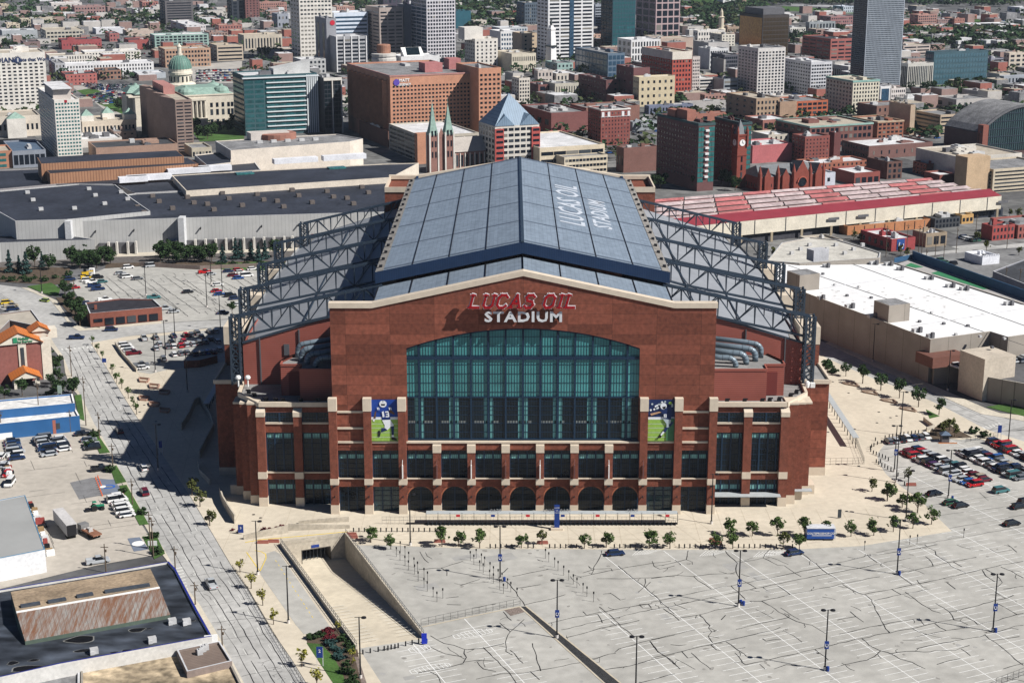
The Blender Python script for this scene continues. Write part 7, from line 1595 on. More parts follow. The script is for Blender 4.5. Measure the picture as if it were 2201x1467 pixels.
trow('round',[(797,1165),(840,1179),(950,1174),(986,1174),(1031,1177),(1121,1177),(1256,1178),(1303,1176),(1396,1178),(1440,1178),(1537,1178),(1575,1178),(1718,1180)],.86,'round green plaza tree along the front kerb, %s from the ramp','trees along the plaza kerb')
trow('round',[(1566,1151),(1617,1151),(1671,1151),(1729,1151),(1777,1152),(1829,1152),(1878,1150),(1920,1142),(1962,1135),(2002,1126)],.82,'plaza tree of the second row near the blue trailer, %s from the west','trees in the second plaza row')
trow('olive',[(1683,1178),(1165,1170),(1874,1056),(1952,1033)],.75,'thin young tree by the parking lot kerb, %s of the four sparse ones','young trees on the plaza')
trow('round',[(1907,1076),(1939,1091),(1972,1101)],.95,'green tree at the plaza corner beside the parked cars, %s from the stadium','trees at the plaza corner')
trow('street',[(1778,800),(1818,808),(1854,824),(1893,839),(1933,855),(1974,874),(2018,891)],1,'dark green street tree on the plaza right of the stadium, %s from its far end','street trees right of the stadium')
trow('small',[(199,741),(209,757),(220,772),(241,803),(251,823),(262,835),(276,856),(287,873),(294,890)],.9,'small sapling in the kerb strip of the left street, %s from the crossroads','saplings along the left street')
trow('olive',[(413,1064),(430,1088),(451,1129)],1.15,'bushy kerb tree where the stadium shadow ends, %s from the shadow','kerb trees near the corner wall')
trow('yellow',[(516,1229),(540,1264),(565,1300),(588,1341),(649,1432),(681,1477)],1.05,'yellowing young tree beside the lower left street, %s from the top','yellowing trees along the lower street')
trow('dark',[(120,795),(126,852),(156,848),(150,655),(163,678),(172,700),(140,634)],.95,'large dark shade tree between the left street and the lots, %s of the seven','large shade trees on the left')
trow('street',[(10,862),(48,850),(499,676),(128,826),(110,832)],.9,'medium green tree standing near the left lots, %s of five','medium trees on the left')
trow('conifer',[(21,585),(42,585),(57,588),(91,574),(479,566),(507,556),(517,553),(540,558),(556,561),(570,556)],1.1,'blue spruce in the strip before the convention hall, %s from the west','spruces before the convention hall')
trow('dark',[(155,572),(172,577),(190,574),(208,576),(226,570),(238,568),(345,562),(362,560),(380,566),(398,563),(418,562),(436,564),(455,562),(590,552),(105,580),(75,570),(163,565),(182,566),(200,566),(218,563),(353,554),(371,553),(390,555),(409,554),(428,556),(446,556)],.95,'bushy dark tree of the railway thicket, %s from the west','trees of the railway thicket')
trow('bush',[(8,600),(28,604),(50,598),(72,600),(95,604),(120,598),(150,592),(500,572),(530,570),(560,568),(470,572),(1783,792),(1792,800),(1775,785),(2118,938),(2095,930),(190,960),(240,1012),(262,1060),(303,1105),(335,1190),(330,1155),(205,935),(110,847),(60,606)],1,'low dark shrub in a planting strip, %s of the scattered bushes','scattered low shrubs')
trow('olive',[(2025,935),(2040,928),(2052,938),(1835,515),(1848,520),(1936,548),(1950,552),(2190,470),(2170,465),(2120,540),(2190,548),(1660,552),(1645,548),(2100,520)],1,'pale olive tree near the right hand streets, %s of the scattered ones','scattered olive trees on the right')
trow('redbush',[(697,1365),(707,1360),(716,1372),(702,1376)],.85,'dark red shrub in the bed beside the ramp wall, %s of four','red shrubs by the ramp')
trow('greybush',[(712,1385),(722,1394),(732,1402),(738,1415),(728,1412)],.95,'grey green shrub in the bed above the lawn, %s from the ramp','grey shrubs by the ramp')
trow('bush',[(668,1372),(680,1370),(690,1366),(735,1377),(748,1388),(755,1400),(745,1430),(752,1445),(757,1460),(742,1445),(765,1475),(750,1470)],.7,'clipped green shrub in the bed around the lawn, %s from the street','green shrubs round the lawn')
trow('yellow',[(722,1350),(728,1356),(757,1415),(760,1430)],.55,'straw coloured grass clump by the ramp wall, %s of four','grass clumps by the ramp',name='grass_clump')
trow('redbush',[(500,1140),(512,1143),(568,1140),(580,1138),(593,1136),(605,1134)],.5,'rusty low flower shrub by the concrete steps, %s from the street','flower shrubs by the steps')
trow('dark',[(428,262),(440,270),(420,280),(455,292),(470,288),(492,285),(500,262),(505,275),(255,236),(265,240),(268,248),(282,262),(160,180),(425,298),(446,300)],1.2,'leafy tree in the capitol grounds, %s of those around the dome','trees of the capitol grounds')
trow('dark',[(8,104),(20,106),(32,105),(150,92),(195,60),(60,78),(45,66),(88,60),(330,60),(350,66),(380,60),(420,62),(560,122),(575,124),(590,120),(600,122),(1960,200),(1985,205),(2005,200),(2040,198),(2060,190),(2075,196),(2098,190),(1700,88),(1712,84),(1800,66),(1812,72),(1470,60),(1395,408),(1420,405),(1510,400),(1550,396),(1565,400),(1580,410),(1500,408),(570,330)],1.25,'small distant town tree, %s of those among the office blocks','trees among the office blocks')
rs = random.Random(5);b = MB()
zones = [(-150,620,-70,26,500),(0,560,26,62,260),(640,1300,-70,12,900),(960,1160,10,62,330),(1440,2400,-70,4,1100),(1460,1640,12,56,420),(1640,1840,-2,12,160),(1940,2400,-6,16,400),(1940,2300,68,104,520),(1480,1600,55,72,60),(2130,2300,85,118,90),(1690,1760,84,98,30),(700,800,4,26,70)]
for (x0,x1,y0,y1,n) in zones:
 for _ in range(n):
  x,y = rs.uniform(x0,x1),rs.uniform(y0,y1)
  if 1940 < x < 2260 and abs(y - (17 + (x - 1940) * .1)) < 7:continue
  p = G(x,y);r = rs.uniform(3.5,7.5);h = rs.uniform(5,10)
  b.mi = rs.choice([0,1,1,2])
  for _k in range(11):
   a = rs.uniform(0,6.28);e = rs.uniform(-.1,1);q = Vector((p[0] + r * math.cos(a) * math.sqrt(max(0,1 - e * e)),p[1] + r * math.sin(a) * math.sqrt(max(0,1 - e * e)),h * .5 + e * h * .55));u = Vector((rs.gauss(0,1),rs.gauss(0,1),rs.gauss(0,.5))).normalized() * r * .5;v = Vector((rs.gauss(0,1),rs.gauss(0,1),rs.gauss(0,.5))).normalized() * r * .5
   b.face([q - u,q - v,q + u,q + v])
o = b.build('woodland',[leafm('wood_dark',(.022,.047,.022)),leafm('wood_mid',(.035,.068,.028)),leafm('wood_olive',(.055,.07,.03))]);o['kind'] = 'stuff'
b = MB()
for (x0,x1,y0,y1,n) in ((0,620,-60,60,170),(700,1300,-60,30,130),(1440,2300,-60,10,190),(1950,2250,62,104,60),(1460,1700,40,70,30)):
 for _ in range(n):
  p = G(rs.uniform(x0,x1),rs.uniform(y0,y1));w,l,h = rs.uniform(8,20),rs.uniform(8,22),rs.uniform(4,9);b.mi = rs.choice([0,1,2,3]);b.obox(p,E1,E2,w,l,0,h)
o = b.build('distant_houses',[wallmat((.5,.47,.42)),wallmat((.3,.2,.17)),roofs['g'],roofs['w']]);o['kind'] = 'stuff'
# ================================================================ vehicles
PAINT = {'white':(.75,.75,.74),'silver':(.42,.44,.46),'grey':(.14,.15,.165),'black':(.012,.013,.016),'navy':(.012,.03,.09),'red':(.42,.012,.016),'maroon':(.12,.008,.016),'blue':(.02,.09,.30),'teal':(.05,.16,.17),'tan':(.38,.33,.25),'green':(.03,.10,.06),'lime':(.30,.40,.08),'yellow':(.65,.45,.03),'purple':(.06,.02,.08)}
carglass = M('car_glass',(.01,.013,.018),.08,0,spec=.7);tyre = M('tyre',(.015,.015,.015),.9,0);lampm = M('lamp_lens',(.6,.6,.58),.2,0);tail = M('tail_lens',(.3,.01,.01),.3,0)
VT = {'sedan':(4.7,1.8,.78,1.42,-1.55,1.35,-1.95,1.0),'hatchback':(4.2,1.75,.8,1.48,-1.75,1.1,-1.95,1.3),'suv':(4.8,1.9,.98,1.78,-2.05,1.1,-2.25,1.45),'van':(5.4,2.0,1.05,2.05,-2.5,1.5,-2.65,2.0),'pickup':(5.6,1.95,1.02,1.82,-.55,1.15,-.7,1.55)}
BW = {}
def taper(b,x0,x1,w,z0,X0,X1,W,z1):
 b.v += [(x0,-w,z0),(x1,-w,z0),(x1,w,z0),(x0,w,z0),(X0,-W,z1),(X1,-W,z1),(X1,W,z1),(X0,W,z1)];k = len(b.v) - 8
 for f in ((0,1,5,4),(1,2,6,5),(2,3,7,6),(3,0,4,7),(4,5,6,7)):b.f.append(tuple(k + i for i in f));b.m.append(b.mi)
def vmesh(ty,col):
 k = (ty,col)
 if k in BW:return BW[k]
 L_,W_,zb,zt,rx0,rx1,gx0,gx1 = VT[ty];h = L_ / 2;w = W_ / 2
 pm = M('paint_' + col,PAINT[col],.25,0,spec=.6)
 b = MB();taper(b,-h + .1,h - .12,w - .06,.25,-h,h,w,.55);taper(b,-h,h,w,.55,-h + .12,h - .3,w - .08,zb)
 taper(b,rx0,rx1 - .45,w - .24,zt - .05,rx0 + .08,rx1 - .55,w - .3,zt)
 if ty == 'pickup':
  for s in (-1,1):b.box(-h + .1,-.7,s * (w - .1) - .06,s * (w - .1) + .06,zb,zb + .28)
  b.box(-h + .1,-h + .2,-w + .1,w - .1,zb,zb + .28)
 body = b.mesh('body',pm,smooth=False)
 b = MB();taper(b,gx0,gx1,w - .1,zb,rx0,rx1 - .45,w - .24,zt - .05);gl = b.mesh('windows',carglass)
 b = MB();b.tube([(0,-.11,0),(0,.11,0)],.33,10);wh = b.mesh('wheel',tyre)
 b = MB();b.box(h - .16,h + .01,-.22,.22,.56,.7);hl = b.mesh('headlight',lampm)
 b = MB();b.box(-h - .01,-h + .12,-.15,.15,.6,.78);tl = b.mesh('tail_light',tail)
 BW[k] = (body,gl,wh,hl,tl);return BW[k]
CARN = [0];FARC = MB();FARM = {}
def car(p,z,ang,ty,col,label,group=None,simple=False):
 if not isinstance(p,tuple) or len(p) != 2:return
 CARN[0] += 1;L_,W_,zb = VT[ty][:3]
 if CARN[0] > 300:
  FARC.mi = FARM.setdefault(col,len(FARM));c,s = math.cos(ang),math.sin(ang);k = len(FARC.v);t = MB();taper(t,-L_ / 2,L_ / 2,W_ / 2,.2,-L_ / 2 + .1,L_ / 2 - .2,W_ / 2,zb)
  t.mi = 1;taper(t,VT[ty][6],VT[ty][7],W_ / 2 - .1,zb,VT[ty][4],VT[ty][5] - .4,W_ / 2 - .25,VT[ty][3])
  FARC.v += [(p[0] + x * c - y * s,p[1] + x * s + y * c,z + q) for x,y,q in t.v];FARC.f += [tuple(k + i for i in f) for f in t.f];gi = FARM.setdefault('_g',len(FARM));FARC.m += [gi if m and n_ % 5 < 4 else FARC.mi for n_,m in enumerate(t.m)];return
 nm = {'suv':'sport_utility_vehicle'}.get(ty,ty if ty != 'sedan' else 'parked_car')
 r = thing(nm,label,{'van':'van','pickup':'pickup truck'}.get(ty,'car'),(p[0],p[1],z),group,ang)
 body,gl,wh,hl,tl = vmesh(ty,col);inst('body',body,r,(0,0,0));inst('windows',gl,r,(0,0,0))
 if simple:return r
 for sx in (-1,1):
  for sy in (-1,1):inst('wheel',wh,r,(sx * L_ * .31,sy * (W_ / 2 - .09),.33))
 for sy in (-1,1):inst('headlight',hl,r,(0,sy * (W_ / 2 - .3),0));inst('tail_light',tl,r,(0,sy * (W_ / 2 - .22),0))
 return r
A1,A2 = GA,GA + math.pi / 2
CC = 'silver white grey black navy silver red grey white black maroon tan blue silver green white black grey purple silver'.split()
TY = 'sedan sedan suv sedan hatchback sedan suv sedan van sedan'.split()
def crow(p0,p1,n,ang,z,row,end,group,cols=None,skip=(),simple=False):
 for i in range(n):
  k = random.randint(0,99)
  if i in skip:continue
  f = i / max(1,n - 1);col = cols[i] if cols and i < len(cols) else CC[(k * 7 + i * 3) % len(CC)];ty = TY[(k * 3 + i) % len(TY)]
  p = lerp(p0,p1,f);p = (p[0] + ru(-.15,.15),p[1] + ru(-.15,.15))
  nice = {'suv':'wagon','sedan':'saloon'}.get(ty,ty)
  car(p,z,ang + (math.pi if k % 3 == 0 else 0) + ru(-.03,.03),ty,col,'%s %s, %s from the %s end in %s' % (col,nice,ordn(i),end,row),group,simple)
RG = 'cars parked in the lot right of the stadium'
Q = lambda x,y,ox=1650,oy=930:G(ox + x / 3.965,oy + y / 3.965,.05)
crow(Q(1180,172),Q(1580,360),11,A1,.05,'the near half of the first double row','upper',RG,['maroon','maroon','red','grey','white','black','purple','silver','navy','silver','silver'])
crow(Q(1278,150),Q(1850,410),14,A1,.05,'the far half of the first double row','upper',RG,['navy','red','silver','silver','black','white','grey','teal','black','white','white','maroon','tan','maroon'])
crow(Q(1650,408),Q(1765,450),3,A1,.05,'the short tail of the first double row','upper',RG,['silver','blue','red'])
crow(Q(1670,178),Q(2150,395),13,A1,.05,'the near half of the second double row','upper',RG,['silver','silver','black','white','silver','white','grey','white','navy','black','silver','teal','grey'])
crow(Q(1780,162),Q(2190,340),11,A1,.05,'the far half of the second double row','upper',RG,['white','grey','navy','maroon','blue','grey','silver','tan','navy','black','grey'])
crow(Q(1925,88),Q(2300,260),10,A1,.05,'the third row beside the right street','upper',RG,['navy','red','red','navy','red','white','silver','black','grey','silver'])
crow(Q(1030,85),Q(1345,42),7,A2 - .25,.05,'the top row against the bollards','stadium',RG,['grey','silver','black','white','navy','grey','white'])
for (x,y,a,ty,col,lb) in ((1418,530,A1,'sedan','black','black saloon alone in front of the double rows'),(1562,606,A1,'sedan','green','dark green saloon, left one of a pair in the open lot'),(1640,632,A1,'sedan','black','black saloon, right one of a pair in the open lot'),(1985,505,A1,'suv','teal','blue green wagon alone below the second double row'),(2078,785,A1,'sedan','black','black saloon alone near the right edge of the lot'),(2140,640,A1,'sedan','black','black saloon cut by the right edge of the photo'),(2200,605,A1,'suv','black','black wagon at the extreme right edge'),(225,1035,A1,'sedan','navy','dark navy saloon by the hatched kerb below the blue trailer')):
 car(Q(x,y),.06,a,ty,col,lb,RG)
car(G(1322,1192,.06),.06,A1 - .2,'sedan','navy','navy saloon alone by the hatched kerb in front of the stadium')
WG = 'cars in the depot yard'
Y_ = lambda x,y:G(x / 3.965,900 + y / 3.965,.06)
crow(Y_(362,180),Y_(425,312),7,A1 + .05,.06,'the left yard block beside the blue building','top',WG,['grey','silver','silver','silver','navy','black','silver'])
crow(Y_(492,180),Y_(535,272),5,A1 + .05,.06,'the right yard block beside the blue building','top',WG,['white','grey','white','black','white'])
crow(Y_(755,188),Y_(790,258),3,A1,.06,'the yard group by the grass verge','top',WG,['grey','silver','black'])
crow(Y_(100,200),Y_(140,345),7,A1,.06,'the yard column at the left edge','top',WG,['black','navy','grey','navy','silver','white','navy'])
crow(Y_(10,330),Y_(90,560),4,A1 + 1.2,.06,'the cluttered corner of the yard','top',WG,['white','silver','red','white'])
for (x,y,ty,col,lb) in ((125,133,'sedan','silver','silver saloon, leftmost one before the blue building'),(270,108,'suv','tan','beige wagon before the blue building'),(425,90,'sedan','black','black saloon before the brick office front'),(585,78,'sedan','grey','grey saloon, last one before the brick office front'),(700,137,'sedan','black','black saloon alone by the yard entrance'),(860,437,'pickup','black','black pickup truck backed to the grass verge'),(835,1225,'pickup','silver','silver pickup truck with an orange load in the yard')):car(Y_(x,y),.06,A1,ty,col,lb)
crow(Y_(980,672),Y_(1085,830),6,A1 + .04,.06,'the white work vehicle group on the verge','top','white work vehicles',['white'] * 6)
SG = 'cars driving on the left street'
for (x,y,a,ty,col,lb) in ((1020,112,A2,'sedan','maroon','maroon car driving in the stadium shadow'),(1225,428,A2,'sedan','white','white car driving at the edge of the shadow'),(1232,637,A2,'suv','maroon','dark wagon driving down the left street'),(1800,1420,A2,'pickup','silver','silver green pickup driving on the lower left street')):car(Y_(x,y),.03,a,ty,col,lb,SG)
B_ = lambda x,y,z=.05:G(x / 3.965,600 + y / 3.965,z)
car(B_(380,190),.03,A2 + .7,'hatchback','lime','lime green car on the curved street');car(B_(655,508),.03,0.05,'pickup','navy','navy pickup crossing the junction');car(B_(950,440),.05,.1,'suv','navy','navy wagon on the cross street')
ML = [(1228,515,'pickup','silver'),(1328,508,'sedan','grey'),(1480,492,'sedan','navy'),(1582,485,'hatchback','red'),(1630,480,'sedan','grey'),(1680,470,'suv','grey'),(1790,455,'sedan','grey'),(1835,452,'sedan','silver'),(1360,562,'sedan','silver'),(1330,600,'sedan','silver'),(1430,585,'sedan','grey'),(1460,552,'suv','black'),(1480,582,'sedan','white'),(1540,576,'sedan','red'),(1566,538,'sedan','red'),(1592,570,'sedan','silver'),(1645,563,'sedan','silver'),(1695,555,'suv','grey'),(1750,545,'sedan','navy'),(1855,540,'sedan','silver'),(1485,650,'sedan','white'),(1540,642,'sedan','grey'),(1595,635,'sedan','grey'),(1660,648,'suv','navy'),(1720,638,'sedan','grey'),(1765,632,'sedan','blue'),(1820,630,'sedan','maroon'),(1870,610,'sedan','silver'),(1392,690,'suv','grey'),(1800,520,'sedan','black'),(1720,500,'sedan','grey')]
for i,(x,y,ty,col) in enumerate(ML):car(B_(x,y,.15),.15,A2 + ru(-.05,.05),ty,col,'%s %s, %s of the cars in the lot by the brick corner office' % (col,ty.replace('suv','wagon'),ordn(i)),'cars in the plaza lot left of the stadium')
for i,(x,y,ty,col) in enumerate([(1065,572,'suv','white'),(1085,595,'suv','white'),(1105,615,'sedan','silver'),(1140,640,'pickup','maroon'),(1205,742,'pickup','grey'),(1215,765,'sedan','white')]):car(B_(x,y,.15),.15,A1,ty,col,'%s %s along the planter wall of the plaza lot, %s from the top' % (col,ty.replace('suv','wagon'),ordn(i)),'cars by the planter wall')
N_ = lambda x,y:G(x / 3.965,330 + y / 3.965,.06)
NL = [(1095,978,'suv','white'),(1290,965,'van','silver'),(1025,1028,'sedan','silver'),(1060,1045,'sedan','grey'),(1085,1058,'suv','white'),(1172,1073,'sedan','grey'),(745,1065,'pickup','yellow'),(745,1088,'suv','white'),(785,1103,'pickup','white'),(835,1062,'suv','black'),(870,1100,'sedan','teal'),(805,1135,'pickup','navy'),(835,1163,'pickup','navy'),(635,1150,'sedan','red'),(595,1080,'suv','navy'),(1745,1018,'pickup','red'),(1795,1035,'sedan','silver'),(1945,1010,'sedan','navy'),(2025,1000,'sedan','red'),(2045,1018,'sedan','white'),(1985,1045,'sedan','maroon'),(2105,1048,'van','white'),(2030,1068,'sedan','blue'),(1855,1125,'sedan','white'),(1845,1180,'sedan','red'),(1870,1206,'sedan','blue'),(1965,1218,'suv','black'),(2000,1242,'sedan','navy'),(2040,1295,'sedan','white'),(1600,1187,'sedan','black'),(1900,1365,'sedan','navy'),(1310,1235,'pickup','teal'),(895,1253,'pickup','white'),(740,1285,'sedan','navy'),(1405,1330,'pickup','silver'),(1480,1355,'sedan','silver'),(2150,990,'sedan','white'),(95,1305,'pickup','tan'),(110,1335,'suv','navy'),(60,1280,'suv','yellow')]
for i,(x,y,ty,col) in enumerate(NL):car(N_(x,y),.06,A1 + ru(-.06,.06),ty,col,'%s %s in the cracked lot before the railway, %s of its scattered cars' % (col,ty.replace('suv','wagon'),ordn(i)),'cars in the lot before the railway')
P5 = lambda x,y,z:G(1650 + x / 3.965,680 + y / 3.965,z)
crow(P5(1665,392,6.6),P5(1935,350,6.6),8,A2,6.6,'the shaded row under the deck canopy','left','cars on the parking deck',simple=True);crow(P5(1610,425,6.6),P5(1830,500,6.6),7,A1,6.6,'the row along the deck wall','left','cars on the parking deck',['white'] * 7,simple=True)
crow(P5(2090,385,6.6),P5(2185,380,6.6),3,A2,6.6,'the far deck corner','left','cars on the parking deck',simple=True)
T4 = lambda x,y:G(1650 + x / 3.965,330 + y / 3.965,.05)
crow(T4(1655,722),T4(1775,750),6,A1,.05,'the yard behind the tan pilastered shop','left','cars near the upper right street',simple=True);crow(T4(1455,920),T4(1570,950),3,A1,.05,'the asphalt lot by the white diner','left','cars near the upper right street',simple=True)
C1 = lambda x,y,z=.2:G(x / 3.965,y / 3.965,z)
for k in range(9):crow(C1(700 + k * 58,830 - k * 12),C1(900 + k * 58,890 - k * 10),11,A1,.2,'line %s of the capitol parking' % ordn(k),'left','cars in the capitol parking',simple=True)
for k in range(5):crow(C1(700 + k * 20,720 + k * 10),C1(1190,735 + k * 12),22,A2,.2,'bank %s of the capitol parking' % ordn(k),'left','cars in the capitol parking',simple=True)
for k in range(5):crow(C1(1680,610 + k * 22),C1(2050,600 + k * 22),20,A2,.2,'row %s behind the capitol' % ordn(k),'left','cars behind the capitol',simple=True)
OCC = [(o['_dim'][0],o['_dim'][1],o['_dim'][2],o['_dim'][3]) for o in C.objects if '_dim' in o]
def free(p,m=3):
 for X,Y,w_,d_ in OCC:
  dx_,dy_ = p[0] - X,p[1] - Y;a,c = dx_ * E1[0] + dy_ * E1[1],dx_ * E2[0] + dy_ * E2[1]
  if -m < a < w_ + m and -m < c < d_ + m:return False
 return True
rs = random.Random(21);b = MB();hb2 = MB();n_ = 0
for _ in range(6500):
 x,y = rs.uniform(-60,2260),rs.uniform(28,345)
 if (x > 1400 and y > 300) or (300 < x < 520 and y > 130) or (y > 255 and x < 1000) or (165 < x < 330 and y > 180):continue
 p = G(x,y)
 if not free(p,4 if _ % 3 else 9):continue
 if _ % 3 == 0 and y < 240:
  w_,l_,h_ = rs.uniform(9,22),rs.uniform(9,22),rs.uniform(4,11)
  if not all(free((p[0] + E1[0] * i * w_ + E2[0] * j * l_,p[1] + E1[1] * i * w_ + E2[1] * j * l_),2) for i in (0,1) for j in (0,1)):continue
  hb2.mi = rs.choice([0,1,1,2,4,4]);hb2.obox(p,E1,E2,w_,l_,0,h_);hb2.mi = rs.choice([2,2,3,5]);hb2.obox((p[0] + E1[0] * .4 + E2[0] * .4,p[1] + E1[1] * .4 + E2[1] * .4),E1,E2,w_ - .8,l_ - .8,h_,h_ + .25);hb2.mi = 2
  for _k in range(2):c = (p[0] + E1[0] * rs.uniform(.2,.7) * w_ + E2[0] * l_ * .4,p[1] + E1[1] * rs.uniform(.2,.7) * w_ + E2[1] * l_ * .4);hb2.obox(c,E1,E2,2,2,h_,h_ + 1.4)
  OCC.append((p[0],p[1],w_,l_))
 elif _ % 3 == 1:
  r = rs.uniform(2.5,5.5);h_ = rs.uniform(4,8);b.mi = rs.choice([0,1,2])
  for _k in range(16):
   a = rs.uniform(0,6.28);e = rs.uniform(-.3,1);q = Vector((p[0] + r * math.cos(a) * math.sqrt(max(0,1 - e * e)),p[1] + r * math.sin(a) * math.sqrt(max(0,1 - e * e)),h_ * .6 + e * h_ * .5));u = Vector((rs.gauss(0,1),rs.gauss(0,1),rs.gauss(0,.5))).normalized() * r * .42;v = Vector((rs.gauss(0,1),rs.gauss(0,1),rs.gauss(0,.5))).normalized() * r * .42
   b.face([q - u,q - v,q + u,q + v])
 else:car(p,.12,rs.choice([A1,A2]),'sedan',rs.choice(CC),'')
o = b.build('town_tree_canopy',[leafm('wood_dark',0),leafm('wood_mid',0),leafm('wood_olive',0)]);o['kind'] = 'stuff'
o = hb2.build('town_sheds',[wallmat((.5,.47,.42)),wallmat((.3,.2,.17)),roofs['g'],roofs['w'],wallmat((.33,.12,.09)),roofs['t']]);o['kind'] = 'stuff'
if FARC.f:
 ks = sorted(FARM,key=FARM.get);o = FARC.build('far_parked_cars',[carglass if k == '_g' else M('paint_' + k,PAINT[k],.25,0,spec=.6) for k in ks]);o['kind'] = 'stuff'
def ob(t,x0,x1,y0,y1,z0,z1,mat,nm):return MB().box(x0,x1,y0,y1,z0,z1).build(nm,mat,t,off=(0,0,0))
t = thing('semitrailer','long grey box trailer with open rear doors standing in the yard','trailer',(*G(141,1141,.06),.06),None,GA + math.pi / 2 + .12)
ob(t,-6.3,6.3,-1.25,1.25,1.1,3.9,wallmat((.40,.39,.37)),'box');ob(t,-6.5,-6.3,-1.15,1.15,1.2,3.8,black,'open_end');ob(t,-5.5,-3.5,-1.1,1.1,.1,1.0,tyre,'wheel_set');ob(t,3.8,4.1,-.9,.9,0,1.1,black,'landing_legs');ob(t,-6.3,6.3,-1.3,1.3,3.9,3.98,wallmat((.55,.53,.5)),'roof')
t = thing('flatbed_lorry','rusty brown flatbed lorry with a dark cab in the yard','lorry',(*G(192,1149,.06),.06),None,GA + math.pi / 2 + .35)
ob(t,-4.2,1.6,-1.2,1.2,1.0,1.35,wallmat((.26,.12,.07)),'bed');ob(t,1.8,3.8,-1.1,1.1,.5,2.3,M('cab_grey',(.2,.2,.2),.5,.1),'cab');ob(t,2.9,3.85,-1.0,1.0,1.5,2.2,carglass,'windscreen')
for x in (-3,-1.8,2.8):
 for y in (-1,1):b = MB();b.tube([(x,y - .15,.48),(x,y + .15,.48)],.48,10);b.build('wheel',tyre,t,off=(0,0,0))
b = MB()
for k in range(6):b.box(1.0 - k * .5,1.3 - k * .5,ru(-.9,0),ru(.1,.9),1.35,1.35 + ru(.2,.6))
b.build('load',wallmat((.5,.48,.44)),t,off=(0,0,0))
t = thing('tractor','small green tractor loader beside the white work vehicles','tractor',(*G(209,1095,.06),.06),None,GA)
gm = M('tractor_green',(.02,.22,.12),.4,0);ob(t,-.2,1.8,-.45,.45,.7,1.3,gm,'bonnet');ob(t,-1.2,-.2,-.6,.6,.8,1.2,gm,'rear_body');ob(t,-1.1,-.1,-.55,.55,2.2,2.3,gm,'canopy');ob(t,-2.9,-1.8,-.9,.9,.2,.6,black,'bucket');ob(t,-1.8,1.6,-.65,-.55,.9,1.05,black,'loader_arm');ob(t,-1.8,1.6,.55,.65,.9,1.05,black,'loader_arm')
for (x,r_) in ((-.7,.75),(1.3,.5)):
 for y in (-.75,.75):b = MB();b.tube([(x,y - .2,r_),(x,y + .2,r_)],r_,12);b.build('wheel',tyre,t,off=(0,0,0))
for y in (-.5,.5):ob(t,-1.1,-1.0,y - .04,y + .04,1.2,2.2,black,'canopy_post')
t = thing('shop_trailer','blue team shop trailer with white lettering on the plaza kerb','trailer',(*G(1764,1161,.12),.12))
ob(t,-3.4,3.2,0,2.6,.45,3.1,M('trailer_blue',(.015,.07,.30),.4,0),'box');ob(t,-3.45,3.5,-.1,2.7,3.1,3.25,wallmat((.6,.6,.6)),'roof');ob(t,3.2,3.6,.1,2.5,.4,3.0,wallmat((.5,.5,.5)),'rear_door');ob(t,.8,3.0,-.03,0,.1,.45,black,'skirt')
for x in (-2.3,-1.5):b = MB();b.tube([(x,.1,.36),(x,.4,.36)],.36,10);b.build('wheel',tyre,t,off=(0,0,0))
t['_o'] = (0,0,0);text('COLTSPROSHOP.COM',.72,(.25,-.03,1.85),FRONT,white,'lettering',t,.01,.012);b = MB();b.box(-2.2,2.6,-.04,-.01,1.25,1.38);b.build('white_stripe',white,t,off=(0,0,0))
t = thing('site_hut','white hut beside yellow machinery at the top of the cracked lot','hut',(*G(197,590,.06),.06));ob(t,-1,1,0,1.6,0,2.6,white,'wall');ob(t,-.6,-.1,-.05,0,1.3,2,black,'window');ob(t,.2,.7,-.05,0,1.3,2,black,'window')
t = thing('digger','yellow digger beside the white hut','digger',(*G(184,592,.06),.06),None,GA);ym = M('machine_yellow',(.6,.38,.02),.5,0);ob(t,-1.6,1.2,-.8,.8,.8,1.7,ym,'body');ob(t,-.8,.4,-.6,.6,1.7,2.7,carglass,'cab');ob(t,1.2,3.2,-.15,.15,1.5,1.9,ym,'arm');ob(t,-1.6,1.4,-1,-.6,0,.8,tyre,'track');ob(t,-1.6,1.4,.6,1,0,.8,tyre,'track')
# ================================================================ poles,bollards,signs
bluebn = M('banner_blue',(.01,.04,.22),.6,0)
def poledata():
 b = MB();b.lathe((0,0),[(.32,0),(.32,.8),(.17,.82),(.12,13.2),(.05,13.3)],8);p = b.mesh('pole',black)
 b = MB();b.box(-.9,.9,-.04,.04,13.15,13.25)
 return p,b.mesh('arm',black)
PM = poledata();HB = MB().lathe((0,0),[(.15,12.9),(.55,13.05),(.5,13.25),(.05,13.35)],10).mesh('lamp_head',black)
CB = MB().lathe((0,0),[(.34,0),(.34,.75),(.3,.8)],10).mesh('concrete_base',wallmat((.6,.56,.5)))
BN = MB().box(-.45,.45,-.5,-.42,4.9,6.6).mesh('banner',bluebn)
b = MB()
for k in range(10):
 a0,a1 = -2.4 + .48 * k,-2.4 + .48 * (k + 1);b.bar((.27 * math.sin(a0),-.55,5.75 - .38 * math.cos(a0)),(.27 * math.sin(a1),-.55,5.75 - .38 * math.cos(a1)),.16,.1)
HS = b.mesh('horseshoe',white)
def pole(px,py,label,heads=2,banner=False,z=.05,s=1.0,group='tall lamp posts'):
 r = thing('lamp_post',label,'lamp post',(*G(px,py,z),z),group,GA * 0);r.scale = (1,1,s)
 inst('pole',PM[0],r,(0,0,0));inst('concrete_base',CB,r,(0,0,0));inst('arm',PM[1],r,(0,0,0))
 for sx in ((-1,1) if heads == 2 else (1,)):inst('lamp_head',HB,r,(.95 * sx,0,0))
 if banner:o = inst('banner',BN,r,(0,0,0));inst('horseshoe',HS,o,(0,0,0))
